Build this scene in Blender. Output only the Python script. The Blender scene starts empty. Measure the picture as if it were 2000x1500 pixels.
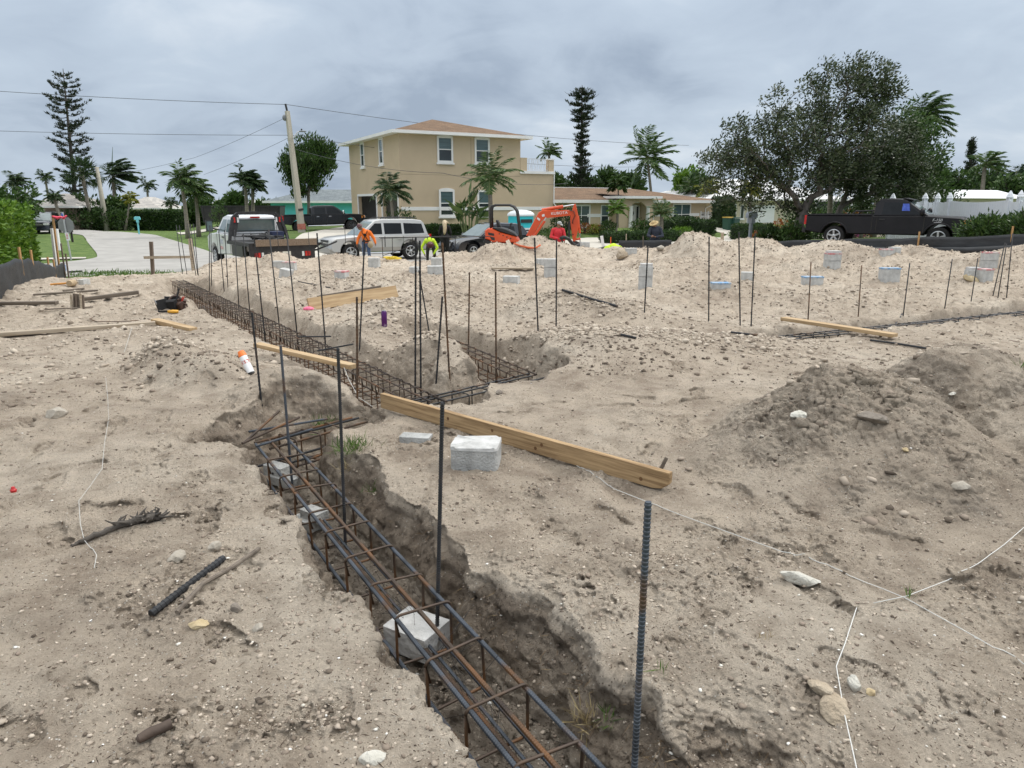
import bpy, bmesh, math, random
import numpy as np
from mathutils import Vector, Matrix, Euler

R = math.radians
SC = bpy.context.scene
C = SC.collection
rnd = random.Random(7)

# ------------------------------------------------------------------ camera
ZC = 2.6                                   # eye height above the street
FPX = 1387.0
PITCH = math.atan(350.0 / FPX)
cd = bpy.data.cameras.new('camera')
cd.sensor_width = 36.0
cd.lens = 36.0 * FPX / 2000.0
cd.clip_start = 0.05
cd.clip_end = 2500.0
cam = bpy.data.objects.new('camera', cd)
C.objects.link(cam)
cam.location = (0, 0, ZC)
cam.rotation_euler = (math.pi / 2 - PITCH, 0, 0)
SC.camera = cam

# ------------------------------------------------------------------ light: overcast sky and a soft weak sun
SUN_EL, SUN_AZ = R(42), R(72)
SC.view_settings.view_transform = 'Standard'
SC.view_settings.look = 'None'
SC.view_settings.gamma = 1.0
SC.view_settings.exposure = 0.10
w = bpy.data.worlds.new('World')
SC.world = w
w.use_nodes = True
nt = w.node_tree
for n in list(nt.nodes):
    nt.nodes.remove(n)
N = nt.nodes.new
L = nt.links.new
out = N('ShaderNodeOutputWorld')
sky = N('ShaderNodeTexSky')
sky.sky_type = 'NISHITA'
sky.sun_disc = False
sky.sun_elevation = SUN_EL
sky.sun_rotation = SUN_AZ
bgs = N('ShaderNodeBackground')
bgs.inputs['Strength'].default_value = 0.07
L(sky.outputs[0], bgs.inputs['Color'])
tc = N('ShaderNodeTexCoord')
sep = N('ShaderNodeSeparateXYZ')
L(tc.outputs['Generated'], sep.inputs[0])


def wm(op, a, b=None, clamp=False):
    m = N('ShaderNodeMath')
    m.operation = op
    m.use_clamp = clamp
    for i, q in enumerate((a, b)):
        if q is None:
            continue
        if isinstance(q, (int, float)):
            m.inputs[i].default_value = q
        else:
            L(q, m.inputs[i])
    return m.outputs[0]


zz = wm('MAXIMUM', sep.outputs[2], 0.0)
den = wm('ADD', zz, 0.30)
cx = wm('DIVIDE', sep.outputs[0], den)
cy = wm('DIVIDE', sep.outputs[1], den)
comb = N('ShaderNodeCombineXYZ')
L(cx, comb.inputs[0])
L(cy, comb.inputs[1])
comb.inputs[2].default_value = 3.7
n1 = N('ShaderNodeTexNoise')
n1.inputs['Scale'].default_value = 1.15
n1.inputs['Detail'].default_value = 7
n1.inputs['Roughness'].default_value = 0.5
n1.inputs['Distortion'].default_value = 0.25
L(comb.outputs[0], n1.inputs['Vector'])
n2 = N('ShaderNodeTexNoise')
n2.inputs['Scale'].default_value = 3.2
n2.inputs['Distortion'].default_value = 0.5
n2.inputs['Detail'].default_value = 6
n2.inputs['Roughness'].default_value = 0.55
L(comb.outputs[0], n2.inputs['Vector'])
cm = wm('ADD', wm('MULTIPLY', n1.outputs[0], 0.66), wm('MULTIPLY', n2.outputs[0], 0.34))
ramp = N('ShaderNodeValToRGB')
L(cm, ramp.inputs[0])
e = ramp.color_ramp.elements
e[0].position, e[0].color = 0.36, (0.375, 0.455, 0.570, 1)
e[1].position, e[1].color = 0.64, (0.740, 0.815, 0.900, 1)
m1 = e.new(0.455)
m1.color = (0.505, 0.595, 0.712, 1)
m2 = e.new(0.53)
m2.color = (0.565, 0.660, 0.775, 1)
bgc = N('ShaderNodeBackground')
wht = N('ShaderNodeMix')
wht.data_type = 'RGBA'
L(wm('SUBTRACT', wm('MULTIPLY', zz, 1.7), 0.42, True), wht.inputs[0])
L(ramp.outputs[0], wht.inputs[6])
wht.inputs[7].default_value = (0.675, 0.68, 0.675, 1)
L(wht.outputs[2], bgc.inputs['Color'])
# an overcast sky is brightest overhead
zen = wm('ADD', wm('MULTIPLY', wm('MULTIPLY', wm('MULTIPLY', zz, zz), zz), 3.6), 0.92)
L(zen, bgc.inputs['Strength'])
mx = N('ShaderNodeMixShader')
mx.inputs[0].default_value = 0.94
L(bgs.outputs[0], mx.inputs[1])
L(bgc.outputs[0], mx.inputs[2])
L(mx.outputs[0], out.inputs['Surface'])

sd = bpy.data.lights.new('sun', 'SUN')
sd.energy = 1.5
sd.angle = R(10)
sd.color = (1.0, 0.965, 0.91)
sun = bpy.data.objects.new('sun', sd)
C.objects.link(sun)
sdir = Vector((math.sin(SUN_AZ) * math.cos(SUN_EL), math.cos(SUN_AZ) * math.cos(SUN_EL), math.sin(SUN_EL)))
sun.rotation_euler = sdir.to_track_quat('Z', 'Y').to_euler()
sun.location = sdir * 60

# ------------------------------------------------------------------ places
CP, SP = math.cos(PITCH), math.sin(PITCH)


def at(px, py, Y):
    """world point at forward distance Y seen at photo pixel (px, py)"""
    v = (py - 750.0) / FPX
    z = ZC - Y * (SP + v * CP) / (CP - v * SP)
    d = Y * CP + (ZC - z) * SP
    return Vector(((px - 1000.0) / FPX * d, Y, z))


def gz(px, py, z):
    """world point on the level z seen at photo pixel (px, py)"""
    v = (py - 750.0) / FPX
    d = (ZC - z) / (SP + v * CP)
    return Vector(((px - 1000.0) / FPX * d, d * (CP - v * SP), z))


def atz(px, Y, z):
    d = Y * CP + (ZC - z) * SP
    return Vector(((px - 1000.0) / FPX * d, Y, z))


SA = Vector((0.880, 0.475, 0)).normalized()          # along the street
SB = Vector((-SA.y, SA.x, 0))                        # across it, away from the lot
SO = Vector((-6.7, 35.0, 0))
STREET_ROT = math.atan2(SA.y, SA.x)


def ab(p):
    q = Vector((p[0], p[1], 0)) - SO
    return q.dot(SA), q.dot(SB)


def st(a, b, z=0.0):
    p = SO + SA * a + SB * b
    return Vector((p.x, p.y, z))


# ------------------------------------------------------------------ mesh helpers
class MB:
    def __init__(s):
        s.v, s.f, s.m = [], [], []

    def add(s, vs, fs, mi=0):
        k = len(s.v)
        s.v += [tuple(p) for p in vs]
        s.f += [tuple(i + k for i in f) for f in fs]
        s.m += [mi] * len(fs)
        return s

    def box(s, c, size, rot=None, mi=0, taper=1.0):
        hx, hy, hz = size[0] / 2, size[1] / 2, size[2] / 2
        P = []
        for z in (-1, 1):
            t = taper if z > 0 else 1.0
            for x, y in ((-1, -1), (1, -1), (1, 1), (-1, 1)):
                q = Vector((x * hx * t, y * hy * t, z * hz))
                if rot is not None:
                    q = rot @ q
                P.append(q + Vector(c))
        return s.add(P, [(3, 2, 1, 0), (4, 5, 6, 7), (0, 1, 5, 4), (1, 2, 6, 5), (2, 3, 7, 6), (3, 0, 4, 7)], mi)

    def span(s, a, b, mi=0):
        a, b = Vector(a), Vector(b)
        return s.box((a + b) / 2, [abs(q) for q in (b - a)], None, mi)

    def bar(s, p0, p1, w, h, mi=0, up=(0, 0, 1)):
        p0, p1 = Vector(p0), Vector(p1)
        d = p1 - p0
        x = d.normalized()
        u = Vector(up)
        y = u.cross(x)
        if y.length < 1e-4:
            y = Vector((1, 0, 0)).cross(x)
        y.normalize()
        z = x.cross(y)
        return s.box((p0 + p1) / 2, (d.length, w, h), Matrix((x, y, z)).transposed(), mi)

    def tube(s, pts, r, n=8, mi=0, cap=True, twist=0.0):
        pts = [Vector(p) for p in pts]
        rs = list(r) if isinstance(r, (list, tuple)) else [r] * len(pts)
        k0 = len(s.v)
        ref = None
        for i, p in enumerate(pts):
            if i == 0:
                t = pts[1] - p
            elif i == len(pts) - 1:
                t = p - pts[i - 1]
            else:
                t = (pts[i + 1] - pts[i - 1])
            if t.length < 1e-9:
                t = Vector((0, 0, 1))
            t.normalize()
            if ref is None:
                ref = Vector((0, 0, 1)) if abs(t.z) < 0.9 else Vector((1, 0, 0))
            x = ref - t * ref.dot(t)
            if x.length < 1e-5:
                x = Vector((1, 0, 0)) - t * t.x
            x.normalize()
            ref = x
            y = t.cross(x)
            for j in range(n):
                a = 2 * math.pi * j / n + twist * i
                s.v.append(tuple(p + (x * math.cos(a) + y * math.sin(a)) * rs[i]))
        F = []
        for i in range(len(pts) - 1):
            for j in range(n):
                a, b = k0 + i * n + j, k0 + i * n + (j + 1) % n
                F.append((a, b, b + n, a + n))
        if cap:
            F.append(tuple(k0 + j for j in reversed(range(n))))
            F.append(tuple(k0 + (len(pts) - 1) * n + j for j in range(n)))
        s.f += F
        s.m += [mi] * len(F)
        return s

    def lathe(s, prof, c=(0, 0, 0), axis='z', n=20, mi=0, cap=True):
        c = Vector(c)
        k0 = len(s.v)
        for r_, h in prof:
            for j in range(n):
                a = 2 * math.pi * j / n
                x, y = r_ * math.cos(a), r_ * math.sin(a)
                q = Vector((x, y, h)) if axis == 'z' else (Vector((x, h, y)) if axis == 'y' else Vector((h, x, y)))
                s.v.append(tuple(c + q))
        F = []
        for i in range(len(prof) - 1):
            for j in range(n):
                a, b = k0 + i * n + j, k0 + i * n + (j + 1) % n
                F.append((a, b, b + n, a + n) if axis != 'y' else (a, a + n, b + n, b))
        k1 = k0 + (len(prof) - 1) * n
        if cap:
            F.append(tuple(k0 + j for j in (reversed(range(n)) if axis != 'y' else range(n))))
            F.append(tuple(k1 + j for j in (range(n) if axis != 'y' else reversed(range(n)))))
        s.f += F
        s.m += [mi] * len(F)
        return s

    def ball(s, c, r, mi=0, n=10, rings=6, squash=(1, 1, 1)):
        prof = []
        k0 = len(s.v)
        for i in range(rings + 1):
            th = math.pi * i / rings
            prof.append((max(1e-4, math.sin(th)), -math.cos(th)))
        s.lathe(prof, (0, 0, 0), 'z', n, mi)
        for i in range(k0, len(s.v)):
            q = s.v[i]
            s.v[i] = (c[0] + q[0] * r * squash[0], c[1] + q[1] * r * squash[1], c[2] + q[2] * r * squash[2])
        return s

    def ext(s, poly, w, bev=0.0, mi=0, yc=0.0, hw=None):
        """side outline (x, z) extruded across y with bevelled long edges; hw(z) gives a half width that changes with height"""
        n = len(poly)
        ar = sum(poly[i][0] * poly[(i + 1) % n][1] - poly[(i + 1) % n][0] * poly[i][1] for i in range(n))
        if ar < 0:
            poly = poly[::-1]
        H = hw if hw else (lambda z: w / 2)
        ins = []
        for i in range(n):
            p0, p, p1 = Vector(poly[i - 1]), Vector(poly[i]), Vector(poly[(i + 1) % n])
            a, b = (p - p0), (p1 - p)
            if a.length < 1e-6 or b.length < 1e-6:
                ins.append(p)
                continue
            a.normalize()
            b.normalize()
            nn = Vector((-a.y - b.y, a.x + b.x))
            if nn.length < 1e-4:
                ins.append(p)
                continue
            nn.normalize()
            ins.append(p + nn * bev * 0.7)
        rings = []
        if bev > 0:
            rings = [([(p[0], -H(p[1]), p[1]) for p in ins]), ([(p[0], -H(p[1]) + bev, p[1]) for p in poly]),
                     ([(p[0], H(p[1]) - bev, p[1]) for p in poly]), ([(p[0], H(p[1]), p[1]) for p in ins])]
        else:
            rings = [([(p[0], -H(p[1]), p[1]) for p in poly]), ([(p[0], H(p[1]), p[1]) for p in poly])]
        V = []
        for rg in rings:
            V += [(q[0], q[1] + yc, q[2]) for q in rg]
        F = []
        for k in range(len(rings) - 1):
            for i in range(n):
                j = (i + 1) % n
                F.append((k * n + j, k * n + i, (k + 1) * n + i, (k + 1) * n + j))
        F.append(tuple(range(n)))
        F.append(tuple((len(rings) - 1) * n + i for i in reversed(range(n))))
        return s.add(V, F, mi)

    def build(s, name, mats, parent=None, smooth=False, loc=None, rz=None):
        me = bpy.data.meshes.new(name)
        me.from_pydata(s.v, [], s.f)
        if not isinstance(mats, (list, tuple)):
            mats = [mats]
        for m in mats:
            me.materials.append(m)
        if len(mats) > 1:
            me.polygons.foreach_set('material_index', s.m)
        if smooth:
            me.polygons.foreach_set('use_smooth', [True] * len(me.polygons))
            if smooth != 'all':
                me.set_sharp_from_angle(angle=R(38))
        me.update()
        o = bpy.data.objects.new(name, me)
        C.objects.link(o)
        if parent is not None:
            o.parent = parent
        if loc is not None:
            o.location = loc
        if rz is not None:
            o.rotation_euler = (0, 0, rz)
        return o


def np_mesh(name, V, F, mats, parent=None, smooth=False, mi=None):
    """fast mesh from arrays: V (n,3), F (m,k) with one k"""
    me = bpy.data.meshes.new(name)
    V = np.ascontiguousarray(V, dtype=np.float32)
    F = np.ascontiguousarray(F, dtype=np.int32)
    k = F.shape[1]
    me.vertices.add(len(V))
    me.vertices.foreach_set('co', V.ravel())
    me.loops.add(F.size)
    me.loops.foreach_set('vertex_index', F.ravel())
    me.polygons.add(len(F))
    me.polygons.foreach_set('loop_start', np.arange(0, F.size, k, dtype=np.int32))
    me.polygons.foreach_set('loop_total', np.full(len(F), k, dtype=np.int32))
    for m in (mats if isinstance(mats, (list, tuple)) else [mats]):
        me.materials.append(m)
    if mi is not None:
        me.polygons.foreach_set('material_index', np.asarray(mi, dtype=np.int32))
    me.update(calc_edges=True)
    if smooth:
        me.polygons.foreach_set('use_smooth', np.ones(len(F), dtype=bool))
    o = bpy.data.objects.new(name, me)
    C.objects.link(o)
    if parent is not None:
        o.parent = parent
    return o


def tag(o, label, cat, group=None):
    o['label'] = label
    o['category'] = cat
    if group:
        o['group'] = group
    return o


def kind(o, k, label=None):
    o['kind'] = k
    if label:
        o['label'] = label
    return o


def thing(name, label, cat, loc=(0, 0, 0), rz=0.0, group=None):
    o = bpy.data.objects.new(name, None)
    o.empty_display_size = 0.3
    C.objects.link(o)
    o.location = loc
    o.rotation_euler = (0, 0, rz)
    return tag(o, label, cat, group)


def copy_tree(o, parent=None):
    c = o.copy()
    C.objects.link(c)
    c.parent = parent
    for ch in [q for q in bpy.data.objects if q.parent == o]:
        copy_tree(ch, c)
    return c


# ------------------------------------------------------------------ materials
def mat(name, c1, c2=None, scale=6.0, rough=0.6, bump=0.0, bscale=40.0, metal=0.0, spec=0.5, detail=4.0, dist=0.02, lo=0.35, hi=0.65, coat=0.0, stretch=None):
    m = bpy.data.materials.new(name)
    m.use_nodes = True
    t = m.node_tree
    p = t.nodes['Principled BSDF']
    p.inputs['Roughness'].default_value = rough
    p.inputs['Metallic'].default_value = metal
    p.inputs['Specular IOR Level'].default_value = spec
    p.inputs['Coat Weight'].default_value = coat
    p.inputs['Base Color'].default_value = (*c1, 1)
    tcn = t.nodes.new('ShaderNodeTexCoord')
    vec = tcn.outputs['Object']
    if stretch:
        mp = t.nodes.new('ShaderNodeMapping')
        mp.inputs['Scale'].default_value = stretch
        t.links.new(vec, mp.inputs['Vector'])
        vec = mp.outputs[0]
    if c2 is not None:
        nz = t.nodes.new('ShaderNodeTexNoise')
        nz.inputs['Scale'].default_value = scale
        nz.inputs['Detail'].default_value = detail
        nz.inputs['Roughness'].default_value = 0.6
        t.links.new(vec, nz.inputs['Vector'])
        rp = t.nodes.new('ShaderNodeValToRGB')
        rp.color_ramp.elements[0].position = lo
        rp.color_ramp.elements[1].position = hi
        rp.color_ramp.elements[0].color = (*c1, 1)
        rp.color_ramp.elements[1].color = (*c2, 1)
        t.links.new(nz.outputs[0], rp.inputs[0])
        t.links.new(rp.outputs[0], p.inputs['Base Color'])
    if bump > 0:
        nb = t.nodes.new('ShaderNodeTexNoise')
        nb.inputs['Scale'].default_value = bscale
        nb.inputs['Detail'].default_value = 5
        t.links.new(vec, nb.inputs['Vector'])
        b = t.nodes.new('ShaderNodeBump')
        b.inputs['Strength'].default_value = bump
        b.inputs['Distance'].default_value = dist
        t.links.new(nb.outputs[0], b.inputs['Height'])
        t.links.new(b.outputs[0], p.inputs['Normal'])
    return m


def leafmat(name, cols, rough=0.5, trans=0.25):
    """each leaf island takes its own shade of green"""
    m = bpy.data.materials.new(name)
    m.use_nodes = True
    t = m.node_tree
    p = t.nodes['Principled BSDF']
    p.inputs['Roughness'].default_value = rough
    p.inputs['Specular IOR Level'].default_value = 0.35
    g = t.nodes.new('ShaderNodeNewGeometry')
    rp = t.nodes.new('ShaderNodeValToRGB')
    el = rp.color_ramp.elements
    while len(el) < len(cols):
        el.new(0.5)
    for i, c in enumerate(cols):
        el[i].position = i / max(1, len(cols) - 1)
        el[i].color = (*c, 1)
    t.links.new(g.outputs['Random Per Island'], rp.inputs[0])
    t.links.new(rp.outputs[0], p.inputs['Base Color'])
    tr = t.nodes.new('ShaderNodeBsdfTranslucent')
    t.links.new(rp.outputs[0], tr.inputs['Color'])
    mxs = t.nodes.new('ShaderNodeMixShader')
    mxs.inputs[0].default_value = trans
    t.links.new(p.outputs[0], mxs.inputs[1])
    t.links.new(tr.outputs[0], mxs.inputs[2])
    t.links.new(mxs.outputs[0], t.nodes['Material Output'].inputs['Surface'])
    return m


# ------------------------------------------------------------------ noise in numpy
def _h(ix, iy, s):
    h = (ix * 374761393 + iy * 668265263 + s * 2147483647 + 1013904223) & 0xFFFFFFFF
    h = ((h ^ (h >> 13)) * 1274126177) & 0xFFFFFFFF
    return (h ^ (h >> 16)) & 0xFFFFFFFF


def noise(x, y, s=0):
    x = np.asarray(x, dtype=np.float64)
    y = np.asarray(y, dtype=np.float64)
    x0, y0 = np.floor(x).astype(np.int64), np.floor(y).astype(np.int64)
    fx, fy = x - x0, y - y0
    u, v = fx * fx * fx * (fx * (fx * 6 - 15) + 10), fy * fy * fy * (fy * (fy * 6 - 15) + 10)

    def g(dx, dy):
        a = _h(x0 + dx, y0 + dy, s).astype(np.float64) * (2 * math.pi / 4294967296.0)
        return np.cos(a) * (fx - dx) + np.sin(a) * (fy - dy)
    return ((g(0, 0) * (1 - u) + g(1, 0) * u) * (1 - v) + (g(0, 1) * (1 - u) + g(1, 1) * u) * v) * 1.5


def noise3(x, y, z, s=0):
    x, y, z = (np.asarray(q, dtype=np.float64) for q in (x, y, z))
    i0, j0, k0 = (np.floor(q).astype(np.int64) for q in (x, y, z))
    fx, fy, fz = x - i0, y - j0, z - k0
    w_ = [q * q * (3 - 2 * q) for q in (fx, fy, fz)]
    t = 0
    for a in (0, 1):
        for b in (0, 1):
            for c in (0, 1):
                v = _h(i0 + a, j0 + b, s + (k0 + c) * 7919).astype(np.float64) / 2147483648.0 - 1.0
                t = t + v * (w_[0] if a else 1 - w_[0]) * (w_[1] if b else 1 - w_[1]) * (w_[2] if c else 1 - w_[2])
    return t


def fbm3(x, y, z, s=0, o=4, gain=0.5):
    t, a = 0, 1.0
    for i in range(o):
        f = 2.03 ** i
        t = t + a * noise3(x * f, y * f, z * f, s + i * 31)
        a *= gain
    return t


def fbm(x, y, s=0, o=4, gain=0.5):
    t, a = 0, 1.0
    for i in range(o):
        t = t + a * noise(x * 2.03 ** i, y * 2.03 ** i, s + i * 17)
        a *= gain
    return t


def sstep(a, b, x):
    t = np.clip((x - a) / (b - a), 0, 1)
    return t * t * (3 - 2 * t)
# ================================================================== THE GROUND
SAND_A0, SAND_A1, SAND_B0, SAND_B1 = -13.4, 14.6, -37.5, -4.2


def lot_base(b):
    """made level of the building lot: flat, then falling to the street"""
    return 1.15 - 1.02 * sstep(-19.0, -3.0, b)


def ab_np(x, y):
    dx, dy = x - SO.x, y - SO.y
    return dx * SA.x + dy * SA.y, dx * SB.x + dy * SB.y


def ground_z(a, b):
    """turf level across the street and on the neighbouring plots (street = 0)"""
    a, b = np.asarray(a, float), np.asarray(b, float)
    near = np.where(b < -3, lot_base(b) - 0.02, 0.0)
    near = np.where((a > 14.8) & (b < -3), 1.05 - 1.05 * sstep(-11.0, -3.2, b), near)
    rise = 0.78 * sstep(7.5, 14.5, b) * sstep(-6.0, 0.0, a)
    rise = np.where(a < -13, 0.12 * sstep(6, 16, b), rise)
    z = np.where(b > 5, rise, near)
    inside = (a > SAND_A0 + 0.5) & (a < SAND_A1 - 0.5) & (b < SAND_B1 - 0.4)
    z = np.where(inside, lot_base(b) - 1.2, z)
    return z - 0.03


def gnd(a, b):
    return float(ground_z(a, b))


def on_ground(px, Y):
    """the point of the turf at forward distance Y in the direction of photo column px"""
    p = atz(px, Y, 0.3)
    for _ in range(3):
        a_, b_ = ab(p)
        inside = SAND_A0 < a_ < SAND_A1 and b_ < SAND_B1
        p = atz(px, Y, max(gnd(a_, b_), sand_z(p.x, p.y) if inside else -9))
    return p


# trenches: (x0, y0, x1, y1, half width)
TR = [
    (0.86, 0.55, -1.62, 4.62, 0.195, 3.4),          # the near one running away from the camera
    (-1.62, 4.62, -1.34, 4.95, 0.17, 1.5),          # its jog to the right
    (-0.70, 5.58, -7.10, 15.10, 0.30, 1.9),         # the long one towards the street
    (-0.75, 5.60, 0.10, 6.42, 0.22, 2.6),           # short return to the right
    (0.08, 6.58, -0.95, 8.55, 0.24, 2.4),           # cage behind the sand island
    (3.0, 8.22, 8.6, 10.9, 0.21, 2.6),              # far right wall
]
TZ = 0.75


def mounds():
    m = []                                     # x, y, height above base, radius along, radius across, angle
    def add(px, py, Y, rx, ry, base=None, ang=0.0):
        p = at(px, py, Y)
        a, b = ab(p)
        h = p.z - (float(lot_base(b)) if base is None else base)
        m.append((p.x, p.y, max(0.03, h), rx, ry, ang))
    # skyline of spoil along the street side
    for px, py, Y, rx in ((400, 522, 21, .9), (445, 508, 21.5, .9), (490, 503, 22, .9), (545, 494, 22, .75), (590, 505, 22, .8), (622, 501, 22.5, .9),
                          (665, 494, 22.5, 1.1), (705, 499, 22.5, 1.0), (760, 505, 22.5, 1.0), (830, 507, 22, 1.0), (888, 491, 21.5, .95),
                          (938, 489, 21, .9), (962, 474, 21.5, .9), (1000, 477, 21.5, .9), (1038, 462, 22, 1.1), (1075, 470, 22, .9), (1110, 478, 22, .9),
                          (1150, 484, 22, .8), (1210, 483, 21.5, .8), (1250, 484, 21, .8), (1300, 480, 20.5, .9), (1335, 466, 20, .8),
                          (1360, 452, 20, .9), (1392, 462, 20, .9), (1440, 471, 20, .9), (1485, 468, 20, .9), (1535, 486, 19.5, .9), (1585, 484, 19, .9),
                          (1640, 470, 19, 1.1), (1690, 479, 18.5, .9), (1742, 489, 18.2, .8), (1785, 474, 18.5, .9), (1830, 482, 18, 1.0), (1880, 490, 17.5, 1.0),
                          (1940, 490, 17, 1.0), (2000, 484, 17, 1.1), (2080, 480, 17, 1.2)):
        add(px, py, Y, rx, 1.5)
    # second tier, and the banks beside the trenches
    for px, py, Y, rx, ry, ang in ((560, 540, 16, 1.6, 1.6, 0), (640, 534, 14, 1.6, 1.5, 0), (720, 543, 12.5, 1.5, 1.4, 0), (860, 530, 14, 1.4, 1.2, 0),
                              (830, 568, 10.2, 1.2, .9, 0), (760, 604, 8.8, .8, .8, 0), (990, 516, 16.5, 1.8, 1.5, 0), (1110, 570, 9.6, .95, .8, 0), (1200, 594, 9.2, .9, .7, 0),
                              (1330, 506, 16.0, 2.0, 1.5, 0), (1430, 546, 12.6, 1.3, .9, 0), (1600, 508, 16, 1.6, 1.4, 0), (1760, 520, 15, 1.6, 1.3, 0),
                              (1600, 570, 11.2, 1.5, 1.0, 0), (1760, 564, 11.8, 1.4, .9, 0), (1880, 540, 14, 1.3, 1.0, 0), (1950, 540, 13.6, 1.3, 1.2, 0)):
        add(px, py, Y, rx, ry, None, ang)
    for px, py, Y, rx, ry, ang in ((868, 648, 7.05, .62, .5, R(-25)), (1130, 640, 7.3, .9, .95, R(25)), (1060, 705, 6.55, .5, .4, R(30)), (1210, 652, 6.9, 1.0, .9, R(20)), (1290, 648, 7.2, 1.0, .9, R(10)), (1440, 660, 7.2, 1.0, .8, R(20)),
                              
                              (560, 715, 5.5, .6, .45, R(-50)), (400, 690, 6.0, .7, .4, R(-50)), (330, 660, 6.5, .7, .4, R(-60)),
                              (1150, 1130, 2.55, .9, .26, R(-52)), (1480, 1240, 2.1, .45, .3, R(-30))):
        add(px, py, Y, rx, ry, None, ang)
    m += [(2.08, 4.10, .50, .84, .78, R(10)), (1.72, 3.72, .27, .50, .46, 0), (2.35, 3.62, .26, .52, .45, 0), (3.3, 4.95, .42, .95, .72, R(15)), (3.4, 4.0, .32, .6, .7, 0)]
    return np.array(m)


MND = mounds()
DARKS = ((2.08, 4.0, .95, .95), (1.8, 3.6, .62, .6), (2.5, 3.55, .6, .55), (3.3, 4.95, .95, .6))
N_SKY = 41


def mound_field(x, y, M):
    acc = np.zeros_like(x)
    for mx_, my_, h, rx, ry, an in M:
        sel = (np.abs(x - mx_) < 1.3 * max(rx, ry)) & (np.abs(y - my_) < 1.3 * max(rx, ry))
        if not np.any(sel):
            continue
        ca, sa = math.cos(an), math.sin(an)
        xs, ys = x[sel] - mx_, y[sel] - my_
        r_ = np.hypot((xs * ca + ys * sa) / rx, (-xs * sa + ys * ca) / ry)
        f = sstep(1.22, .12, r_) * .8 + .2 * np.clip(1.22 - r_, 0, 1)
        acc[sel] += (h * f) ** 4
    return acc ** .25


for _k in range(4):                                    # heaps overlap: bring every crest back to its own height
    if _k == 0:
        _tg = MND[:, 2].copy()
    _ac = mound_field(MND[:, 0], MND[:, 1], MND)
    MND[:, 2] *= np.clip(_tg / np.maximum(_ac, 1e-3), .25, 1.0)


def seg_dist(x, y, t):
    x0, y0, x1, y1 = t[:4]
    dx, dy = x1 - x0, y1 - y0
    q = np.clip(((x - x0) * dx + (y - y0) * dy) / (dx * dx + dy * dy), 0, 1)
    return np.hypot(x - x0 - q * dx, y - y0 - q * dy)


def sand_parts(x, y, fine=True):
    """height of the lot surface, how far a point is dug below the old surface, and how much it is dark dug earth"""
    x, y = np.asarray(x, float), np.asarray(y, float)
    a, b = ab_np(x, y)
    r = np.hypot(x, y)
    z = lot_base(b) + 0.06 * fbm(x * 0.35, y * 0.35, 3, 3) * sstep(2, 8, r)
    wx, wy = x + 0.16 * noise(x * 1.3, y * 1.3, 5), y + 0.16 * noise(x * 1.3, y * 1.3, 9)
    md = mound_field(wx, wy, MND)
    z = z + md
    far = sstep(7, 13, r)
    z = z + far * 0.055 * fbm(x * 1.1, y * 1.1, 21, 3)
    dark = np.zeros_like(z)
    for ax_, ay_, arx, ary in DARKS:
        dark = np.maximum(dark, sstep(1.15, .7, np.hypot((wx - ax_) / arx, (wy - ay_) / ary)))
    dark = dark * (.15 + .62 * sstep(-.35, .45, fbm(x * 1.9, y * 1.9, 77, 4)))
    top = z.copy()
    wob = 0.07 * fbm(x * 2.2, y * 2.2, 31, 3) + 0.018 * noise(x * 5, y * 5, 33)
    stp = 1.0 + 0.35 * noise(x * 1.9, y * 1.9, 36)
    tz = np.full_like(z, 99.0)
    for t in TR:
        d = seg_dist(x, y, t) - t[4] + wob
        s = np.maximum(0, d)
        tz = np.minimum(tz, TZ + np.maximum(0.0, s) * t[5] * stp + 0.012 * noise(x * 14, y * 14, 40))
    k = 0.018 + 0.03 * sstep(4.5, 7, r)
    hh = np.clip(0.5 + 0.5 * (z - tz) / k, 0, 1)
    z = z * (1 - hh) + tz * hh - k * hh * (1 - hh)
    dig = np.maximum(0, top - z)
    # the blow-out in the bank at the lower right and the dug corner behind the near cage
    for cx_, cy_, rr, dp in ((0.63, 1.62, 0.20, 0.14), (-1.93, 4.50, 0.20, 0.20), (-1.15, 4.05, 0.2, 0.05), (2.78, 4.28, .17, .26), (2.62, 3.95, .14, .16)):
        q = np.exp(-(((x - cx_) ** 2 + (y - cy_) ** 2) / rr ** 2) ** 1.4)
        z = z - dp * q * (dig < 0.25)
        dig = dig + dp * q * 0.8
    if fine:
        flat = np.exp(-md * 6)
        near = sstep(9, 4, r)
        dims = fbm(x * 2.6, y * 2.6, 51, 2)
        z = z - near * 0.045 * np.maximum(0, dims) ** 1.0 * (0.35 + 0.65 * flat)          # scuffs and footprints
        left = sstep(0.6, -0.4, x + 0.52 * y)
        z = z + left * near * 0.018 * noise(x * 6.0 + 0.4 * y, y * 7.5, 55)
        cl = fbm(x * 9, y * 9, 61, 3)
        patch = sstep(-0.15, 0.45, fbm(x * 1.3, y * 1.3, 71, 3)) + 0.9 * dark + 0.5 * sstep(0.05, 0.25, md) * near
        z = z + near * patch * (0.018 * np.abs(cl) + 0.009 * noise(x * 31, y * 31, 65))
        z = z + near * sstep(5.5, 3.5, r) * 0.0042 * noise(x * 55, y * 55, 66) + near * sstep(0.02, 0.1, dig) * (0.02 * fbm(x * 13, y * 13, 67, 3))
        strata = sstep(0.03, 0.15, dig) * near
        z = z + strata * 0.02 * np.abs(noise(x * 5 + y * 3, (z * 24), 68))
        rid = 1 - np.abs(fbm(x * 3.6, y * 3.6, 81, 3))
        z = z + far * (0.042 * rid * sstep(0.0, 0.2, md) + 0.036 * noise(x * 5.5, y * 5.5, 83) + 0.026 * noise(x * 12, y * 12, 84) + 0.013 * noise(x * 25, y * 25, 86) - 0.05)
    return z, dig, dark, md


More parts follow.
